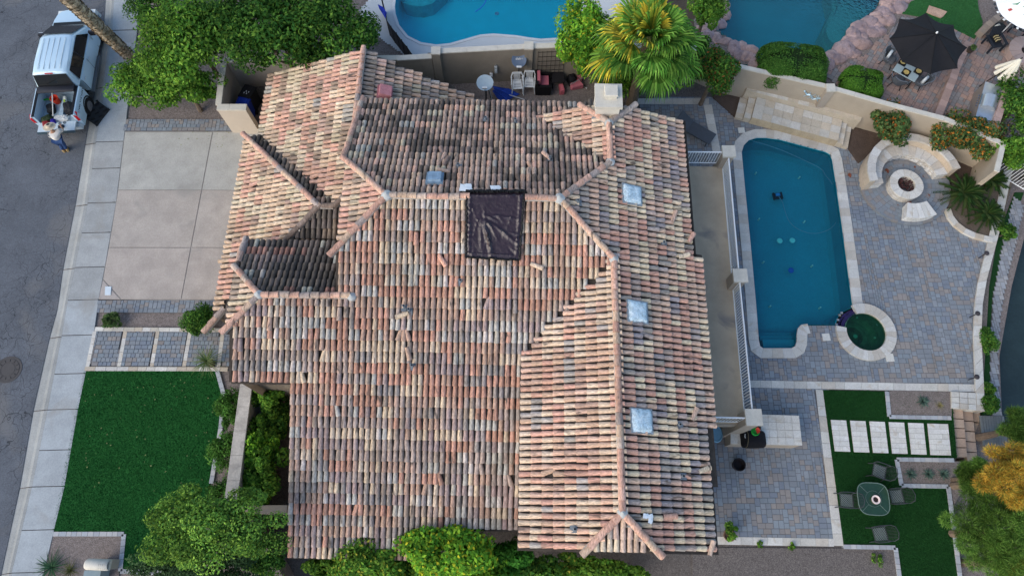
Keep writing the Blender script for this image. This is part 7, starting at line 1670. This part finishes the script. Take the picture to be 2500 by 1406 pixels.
# ball shrubs by lawn, lake and path
for x, y, rx, zc, gz, lb, n in ((564, 994, .66, G + .45, G, 'upper round shrub between front lawn and courtyard wall', 5000), (549, 1100, .68, G + .45, G, 'middle round shrub between front lawn and courtyard wall', 5000), (543, 1203, .6, G + .4, G, 'lowest round shrub partly under the big green tree', 4000),
      (485, 780, .76, G + .5, G, 'dark round shrub beside the gravel strip under the eave', 8000), (2459, 566, .46, -2.2, -2.7, 'uppermost round shrub on the lake side turf', 4000), (2414, 832, .44, -2.25, -2.7, 'middle elongated shrub between terrace wall and lake path', 4000),
      (2418, 985, .42, -2.2, -2.7, 'lowest round shrub at the end of the terrace wall', 4000), (2412, 948, .3, -2.3, -2.7, 'small dark shrub just above the lowest lake side one', 2500)):
    tree('round_shrub', lb, 'shrub', x, y, zc, (rx, rx * (1.45 if 'elongated' in lb else 1.25 if 'lawn' in lb else 1.0), rx * .85), gz, n, .045, DG if 'dark' in lb or gz == -2.7 else HG, int(x), 34, clr=.32, trunk=.04, limbs=2)
tree('small_shrub', 'small olive shrub in the gravel strip near the sidewalk', 'shrub', 271, 783, G + .25, (.42, .34, .3), G, 1800, .05, OG, 140, 16, trunk=.02, limbs=3)
# courtyard climbers and bottom trees
for x, y, zc, rad, n, pal, lb, sd_ in ((650, 960, -.4, (.9, .7, 1.2), 4200, MG_, 'bright shrub at the top of the narrow courtyard', 150), (642, 1040, -.6, (.75, 1.1, 1.1), 4500, MG_, 'leafy shrub in the middle of the narrow courtyard', 151), (648, 1150, -.6, (.85, 1.1, 1.1), 5000, MG_, 'leafy shrub low in the narrow courtyard', 152), (628, 1200, -.8, (.6, .6, .9), 3000, YG, 'pale green shrub against the courtyard wall foot', 153)):
    tree('courtyard_shrub', lb, 'shrub', x, y, zc, rad, PT, n, .075, pal, sd_, 18, clr=.30, trunk=.04)
GY = [(.10, .22, .035), (.16, .31, .045), (.24, .40, .06), (.06, .15, .03)]
tree('feathery_tree', 'large pale green feathery tree over the bottom of the front lawn', 'tree', 510, 1290, 2.4, (2.6, 1.7, 1.5), G, 26000, .05, GY, 160, 70, clr=.20, trunk=.12, limbs=14)
tree('feathery_tree', 'lower grey green feathery tree at the bottom picture edge', 'tree', 480, 1390, 1.3, (2.5, 1.0, 1.2), G, 12000, .05, [(.05, .10, .04), (.07, .13, .05), (.035, .075, .03)], 161, 40, clr=.22, trunk=.08, limbs=8)
tree('feathery_tree', 'dark bush between feathery trees and the low eave', 'bush', 650, 1350, .2, (.9, .9, 1.1), PT, 5000, .055, DG, 162, 22, trunk=.05)
tree('citrus_tree', 'bright yellow green tree below the step in the south eave', 'tree', 1100, 1350, 1.2, (1.75, .95, 1.2), PT, 15000, .085, YG, 163, 34, acc=(.45, .45, .03), accp=.10)
tree('citrus_tree', 'dull green tree with yellow leaves at the bottom of the long eave', 'tree', 900, 1370, .4, (1.6, .85, 1.1), PT, 10000, .07, MG_, 164, 28, acc=(.40, .40, .05), accp=.10)
tree('citrus_tree', 'dark green bush left of the jutting gable end', 'bush', 1235, 1365, -.3, (1.1, .75, .9), PT, 7000, .08, [(.03, .12, .015), (.05, .16, .02)], 165, 22)
tree('citrus_tree', 'sparse green shrub under the small hip end', 'shrub', 1390, 1395, -1.2, (1.5, .7, .7), PT, 4500, .075, MG_, 166, 16, clr=.26, acc=(.35, .35, .05), accp=.08)
tree('citrus_tree', 'low shrub in the shade right of the small hip end', 'shrub', 1530, 1400, -1.5, (1.0, .5, .5), PT, 2500, .07, MG_, 167, 12, clr=.28)
tree('citrus_tree', 'dark green hedge plant under the long eave left of the bright tree', 'hedge plant', 1000, 1395, -.4, (1.2, .7, .9), PT, 7000, .075, MG_, 201, 22, acc=(.40, .40, .05), accp=.06)
tree('citrus_tree', 'mid green hedge plant between bright tree and dark bush at the bottom', 'hedge plant', 1180, 1392, -.2, (1.2, .7, .9), PT, 7000, .08, YG, 202, 22)
tree('citrus_tree', 'dark leafy plant in the shade under the jutting gable', 'hedge plant', 1310, 1392, -.9, (1.1, .6, .9), PT, 5000, .075, DG, 203, 20)
tree('citrus_tree', 'green plant below the point of the small hip end', 'hedge plant', 1465, 1398, -1.2, (1.0, .5, .8), PT, 4000, .075, MG_, 204, 18)
tree('citrus_tree', 'green shrub at the bottom under the low corner of the long eave', 'hedge plant', 810, 1392, .1, (1.1, .6, .9), PT, 6000, .07, MG_, 205, 20)
tree('courtyard_shrub', 'dark filler shrub at the top right of the narrow courtyard', 'shrub', 672, 1010, -.9, (.6, 1.2, .9), PT, 4500, .075, DG, 206, 18)
tree('courtyard_shrub', 'bright filler shrub between the two middle courtyard shrubs', 'shrub', 636, 1100, -.5, (.7, .8, 1.0), PT, 4500, .075, YG, 207, 18)
# fuzzy needle trees bottom right
def needle_tree(name, label, x, y, zc, rad, gz, n, pal, seed, ncl=40, L_=.20, clr=.22, ox=0):
    rng = np.random.default_rng(seed); c = at(x, y, zc); t = thing(name, label, 'tree', (c.x, c.y, gz)); P, N_, br, k, cl = crown_pts((0, 0, zc - gz), rad, n, ncl, rng, clr)
    d = P - cl[k]; d /= np.linalg.norm(d, axis=1, keepdims=True) + 1e-6; d += rng.normal(size=(n, 3)) * .5 + np.array([0, 0, .3]); d /= np.linalg.norm(d, axis=1, keepdims=True); s = np.cross(d, rng.normal(size=(n, 3))); s /= np.linalg.norm(s, axis=1, keepdims=True)
    l = L_ * rng.uniform(.6, 1.3, (n, 1)); V = np.stack([P - s * .009, P + s * .009, P + d * l], 1).reshape(-1, 3); me = fast_mesh(V, np.arange(n * 3).reshape(-1, 3), foliage_cols(n, br, pal, rng)); link('crown', me, M_leaf, t)
    g = MB(); g.tube([(0, 0, 0), (.05, 0, (zc - gz) * .4), (0, .05, (zc - gz) * .85)], [.16, .13, .07], 8, (.16, .12, .09)); g.build('trunk', M_bark, t, local=True)
    for i in range(10):
        e = Vector(cl[rng.integers(0, len(cl))]); g = MB(); s_ = Vector((0, 0, (zc - gz) * .5)); g.tube([s_, s_.lerp(e, .5) + Vector((0, 0, .15)), e], [.06, .035, .012], 5, (.18, .14, .10)); g.build('limb', M_bark, t, local=True)
NG = [(.09, .19, .03), (.13, .25, .045), (.17, .29, .06), (.06, .13, .025)]; NGO = [(.45, .25, .04), (.55, .34, .05), (.36, .27, .04), (.26, .26, .05)]
needle_tree('needle_tree', 'fine needled green tree at the bottom right corner', 2445, 1300, .6, (2.1, 1.9, 1.6), -2.7, 60000, NG, 170, 80, .17, .17)
needle_tree('needle_tree', 'golden orange needled tree rising at the right edge', 2492, 1165, 1.6, (1.5, 1.3, 1.4), -2.7, 34000, NGO, 171, 60, .17, .18)
needle_tree('needle_tree', 'green needled tree above the golden one at the right edge', 2490, 1045, -.2, (.9, .8, .9), -2.7, 14000, NG, 172, 30, .17, .2)
needle_tree('needle_tree', 'low green needled branch reaching over the gravel bed', 2385, 1165, -.8, (.8, .9, .8), -2.7, 14000, NG, 173, 30, .17, .2)
needle_tree('needle_tree', 'yellow green needled tree at the very corner', 2490, 1380, .6, (.9, 1.0, 1.0), -2.7, 14000, [(.2, .27, .05), (.28, .3, .05)], 174, 30, .17, .2)
# agaves, sago palms, grasses
def rosette(name, label, cat, x, y, gz, n, L_, w, pal, seed, up0=75, up1=8, trunk=0, droop=.15, group=None, part_='leaf', zt=0.0, nseg=4):
    rng = np.random.default_rng(seed); c = at(x, y, gz + zt); t = thing(name, label, cat, (c.x, c.y, gz), 0, group)
    if trunk: g = MB(); g.tube([(0, 0, 0), (0, 0, trunk)], [.16, .14], 8, (.10, .075, .05)); g.build('trunk', M_bark, t, local=True)
    for i in range(n):
        u = i / n; yaw = i * 2.39996 + rng.normal() * .08; pi_ = R(up0 + (up1 - up0) * u ** .7); l = L_ * rng.uniform(.85, 1.1) * (.55 + .45 * u); d = Vector((math.cos(yaw), math.sin(yaw), 0)); s = Vector((-d.y, d.x, 0)); o = Vector((0, 0, trunk + .02)); V = []; g = MB(); cc = np.array(pal[rng.integers(0, len(pal))]) * rng.uniform(.8, 1.2)
        for j in range(nseg + 1):
            v = j / nseg; p = o + d * (l * v * math.cos(pi_)) + Vector((0, 0, l * v * math.sin(pi_) - droop * l * v * v)); ww = w * (1 - v) ** .6 * (.6 + .8 * min(v * 3, 1)) / 1.4; V += [p - s * ww, p - Vector((0, 0, ww * .5)), p + s * ww]
        fs = [(j * 3 + a, j * 3 + a + 1, j * 3 + a + 4, j * 3 + a + 3) for j in range(nseg) for a in (0, 1)]; g.add(V, fs, tuple(cc)); g.build(part_, M_leaf, t, local=True)
    return t
AG = [(.10, .17, .13), (.13, .20, .16), (.07, .12, .10)]
rosette('agave', 'large grey green agave in the upper gravel bed', 'agave', 2252, 980, PT, 44, .36, .035, AG, 180)
for i, (x, lb) in enumerate(((2222, 'agave at the left of the lower gravel bed'), (2266, 'middle agave of the lower gravel bed'), (2302, 'agave at the right end of the lower gravel bed by the needled tree'))): rosette('agave', lb, 'agave', x, 1157, PT, 40, .34, .032, AG, 181 + i, group='agaves in the lower gravel bed')
rosette('dry_grass_tuft', 'straw yellow grass tuft beside the large agave', 'grass tuft', 2293, 990, PT, 60, .26, .008, [(.35, .30, .14), (.28, .26, .12)], 185, 80, 15, part_='blade')
def sago(label, x, y, L_, seed, n=46):
    rng = np.random.default_rng(seed); c = at(x, y, PT + .5); t = thing('sago_palm', label, 'sago palm', (c.x, c.y, PT), 0, 'sago palms in the planting bed'); g = MB(); g.tube([(0, 0, 0), (0, 0, .4)], [.2, .17], 8, (.09, .065, .045)); g.build('trunk', M_bark, t, local=True)
    for i in range(n):
        u = i / n; yaw = i * 2.39996; pi_ = R(62 - 62 * u); l = L_ * (.7 + .3 * u) * rng.uniform(.9, 1.1); d = Vector((math.cos(yaw), math.sin(yaw), 0)); s = Vector((-d.y, d.x, 0)); g = MB(); spine = [Vector((0, 0, .42)) + d * (l * v * math.cos(pi_)) + Vector((0, 0, l * v * math.sin(pi_) - .35 * l * v * v)) for v in np.linspace(0, 1, 9)]
        g.tube([spine[0], spine[4], spine[8]], [.012, .008, .003], 4, (.12, .14, .04)); V, Fq = [], []; cc = jit(((.03, .07, .016), (.06, .09, .025), (.022, .05, .014))[i % 3], .2)
        for j in range(1, 9):
            for h_ in (0, .33, .66):
                m = spine[j - 1].lerp(spine[j], h_)
                for sg in (-1, 1):
                    tip = m + s * (sg * .15 * (1 - .5 * j / 9)) + d * .07 + Vector((0, 0, .03)); b = len(V); V += [m - d * .02, m + d * .028, tip]; Fq.append((b, b + 1, b + 2))
        g.add(V, Fq, cc); g.build('frond', M_leaf, t, local=True)
sago('larger sago palm at the centre of the planting bed', 2355, 470, 1.25, 190, 60); sago('sago palm at the lower right of the planting bed', 2412, 520, 1.0, 191, 48)
sago('thin pale sago palm nearest the iron fence', 2425, 440, .95, 192, 34)
rosette('fountain_grass', 'wispy fountain grass with pale plumes at the end of the front walk', 'ornamental grass', 503, 880, G, 110, .95, .012, [(.12, .20, .06), (.20, .24, .10), (.08, .14, .05)], 193, 70, 10, droop=.4, part_='blade', zt=.6, trunk=.5)
rosette('fountain_grass', 'spiky green palm clump at the bottom of the sidewalk', 'palm clump', 115, 1385, G, 60, .85, .02, [(.05, .12, .06), (.07, .15, .08), (.04, .09, .05)], 194, 70, 12, droop=.3, part_='blade', zt=.3)
rosette('grass_clump', 'olive grass clump left of the cream mailbox', 'grass clump', 165, 1392, G, 50, .55, .014, [(.12, .13, .05), (.09, .11, .04)], 195, 75, 15, part_='blade', zt=.2)
rosette('grass_clump', 'tall pale grass clump behind the sago palms', 'grass clump', 2425, 415, PT, 90, .9, .012, [(.14, .20, .09), (.20, .24, .12)], 208, 78, 25, droop=.4, part_='blade', zt=.3)
c = at(1780, 1306, PT + .25); t = thing('potted_plant', 'leafy green plant in a terracotta pot at the patio corner', 'potted plant', (c.x, c.y, PT)); g = MB(); g.lathe([(.15, 0), (.22, .28), (.24, .32), (.20, .32), (.17, .2), (.001, .2)], 18, (0, 0, 0), (.20, .12, .08)); g.build('pot', M_any, t, local=True)
rng = np.random.default_rng(9); P, N_, br, k, cl = crown_pts((0, .1, .5), (.36, .40, .34), 900, 14, rng, .3); link('foliage', leaves(P, N_, .055 * rng.uniform(.6, 1.3, 900), foliage_cols(900, br, MG_, rng), rng), M_leaf, t)
c = at(1774, 1295, PT); 
for x, y, s_, lb in ((1857, 1330, .12, 'small weed in the lower gravel edge nearest the pot'), (1934, 1334, .14, 'small weed at the middle of the lower stone band'), (2142, 1370, .22, 'small green shrub in the dark gravel at the bottom')):
    tree('weed', lb, 'weed', x, y, PT + s_ * .6, (s_ * 1.2, s_ * 1.4, s_), PT, 350, .035, MG_, int(x), 8, trunk=.008, limbs=2)
c = zp('N', 1330, 600, NR + .3); t = thing('potted_plant', 'small potted plant on the curved brick wall', 'potted plant', (c.x, c.y, NR + .35)); g = MB(); g.lathe([(.12, 0), (.17, .2), (.15, .2), (.001, .15)], 14, (0, 0, 0), (.06, .045, .035)); g.build('pot', M_any, t, local=True)
P, N_, br, k, cl = crown_pts((0, 0, .3), (.2, .2, .16), 260, 8, rng, .35); link('foliage', leaves(P, N_, .045 * np.ones(260), foliage_cols(260, br, OG, rng), rng), M_leaf, t)
# fallen leaves
r = random.Random(77)
for nm, lb, q, gz, n in (('leaf_litter', 'dry brown leaves scattered on the fire pit terrace and patio', [(2190, 395), (2270, 395), (2270, 505), (2190, 505)], PT + .16, 12), ('leaf_litter', 'fallen leaves scattered along the top of the driveway', [(430, 320), (560, 320), (560, 360), (430, 360)], G + .06, 22), ('leaf_litter', 'small pale leaves scattered on the front lawn', [(200, 920), (520, 920), (500, 1200), (170, 1200)], G + .09, 60)):
    g = MB()
    for i in range(n):
        x, y = r.uniform(q[0][0], q[1][0]), r.uniform(q[0][1], q[2][1]); p = at(x, y, gz); s_ = r.uniform(.025, .05) * (1.6 if n == 12 else .8); a = r.uniform(0, 6); d = Vector((math.cos(a), math.sin(a), 0)) * s_; e = Vector((-d.y, d.x, .2 * s_)) * .5; g.add([p - d, p + e, p + d, p - e], [(0, 1, 2, 3)], (.20, .07, .04) if n == 12 else jit((.22, .24, .10), .4, r))
    tag(g.build(nm, M_any, None), lb, kind='stuff')
for x, y, lb, k in ((2078, 425, 'curled rust brown dead leaf on the patio beside the bench', 1), (2219, 495, 'rust brown dead leaf below the fire pit ring', 2), (2166, 418, 'rust brown dead leaf on the bench side of the fire pit', 3)):
    p = at(x, y, PT + .15); g = MB(); rr = random.Random(k); n = 9; g.add([(0, 0, .01)] + [(math.cos(i * .7) * rr.uniform(.05, .15), math.sin(i * .7) * rr.uniform(.05, .15), rr.uniform(.0, .06)) for i in range(n)], [(0, i + 1, (i + 1) % n + 1) for i in range(n)], (.20, .065, .035)); ob = g.build('dead_leaf', M_any, None); ob.location = (p.x, p.y, PT + (.15 if k > 1 else .02)); tag(ob, lb, 'leaf')
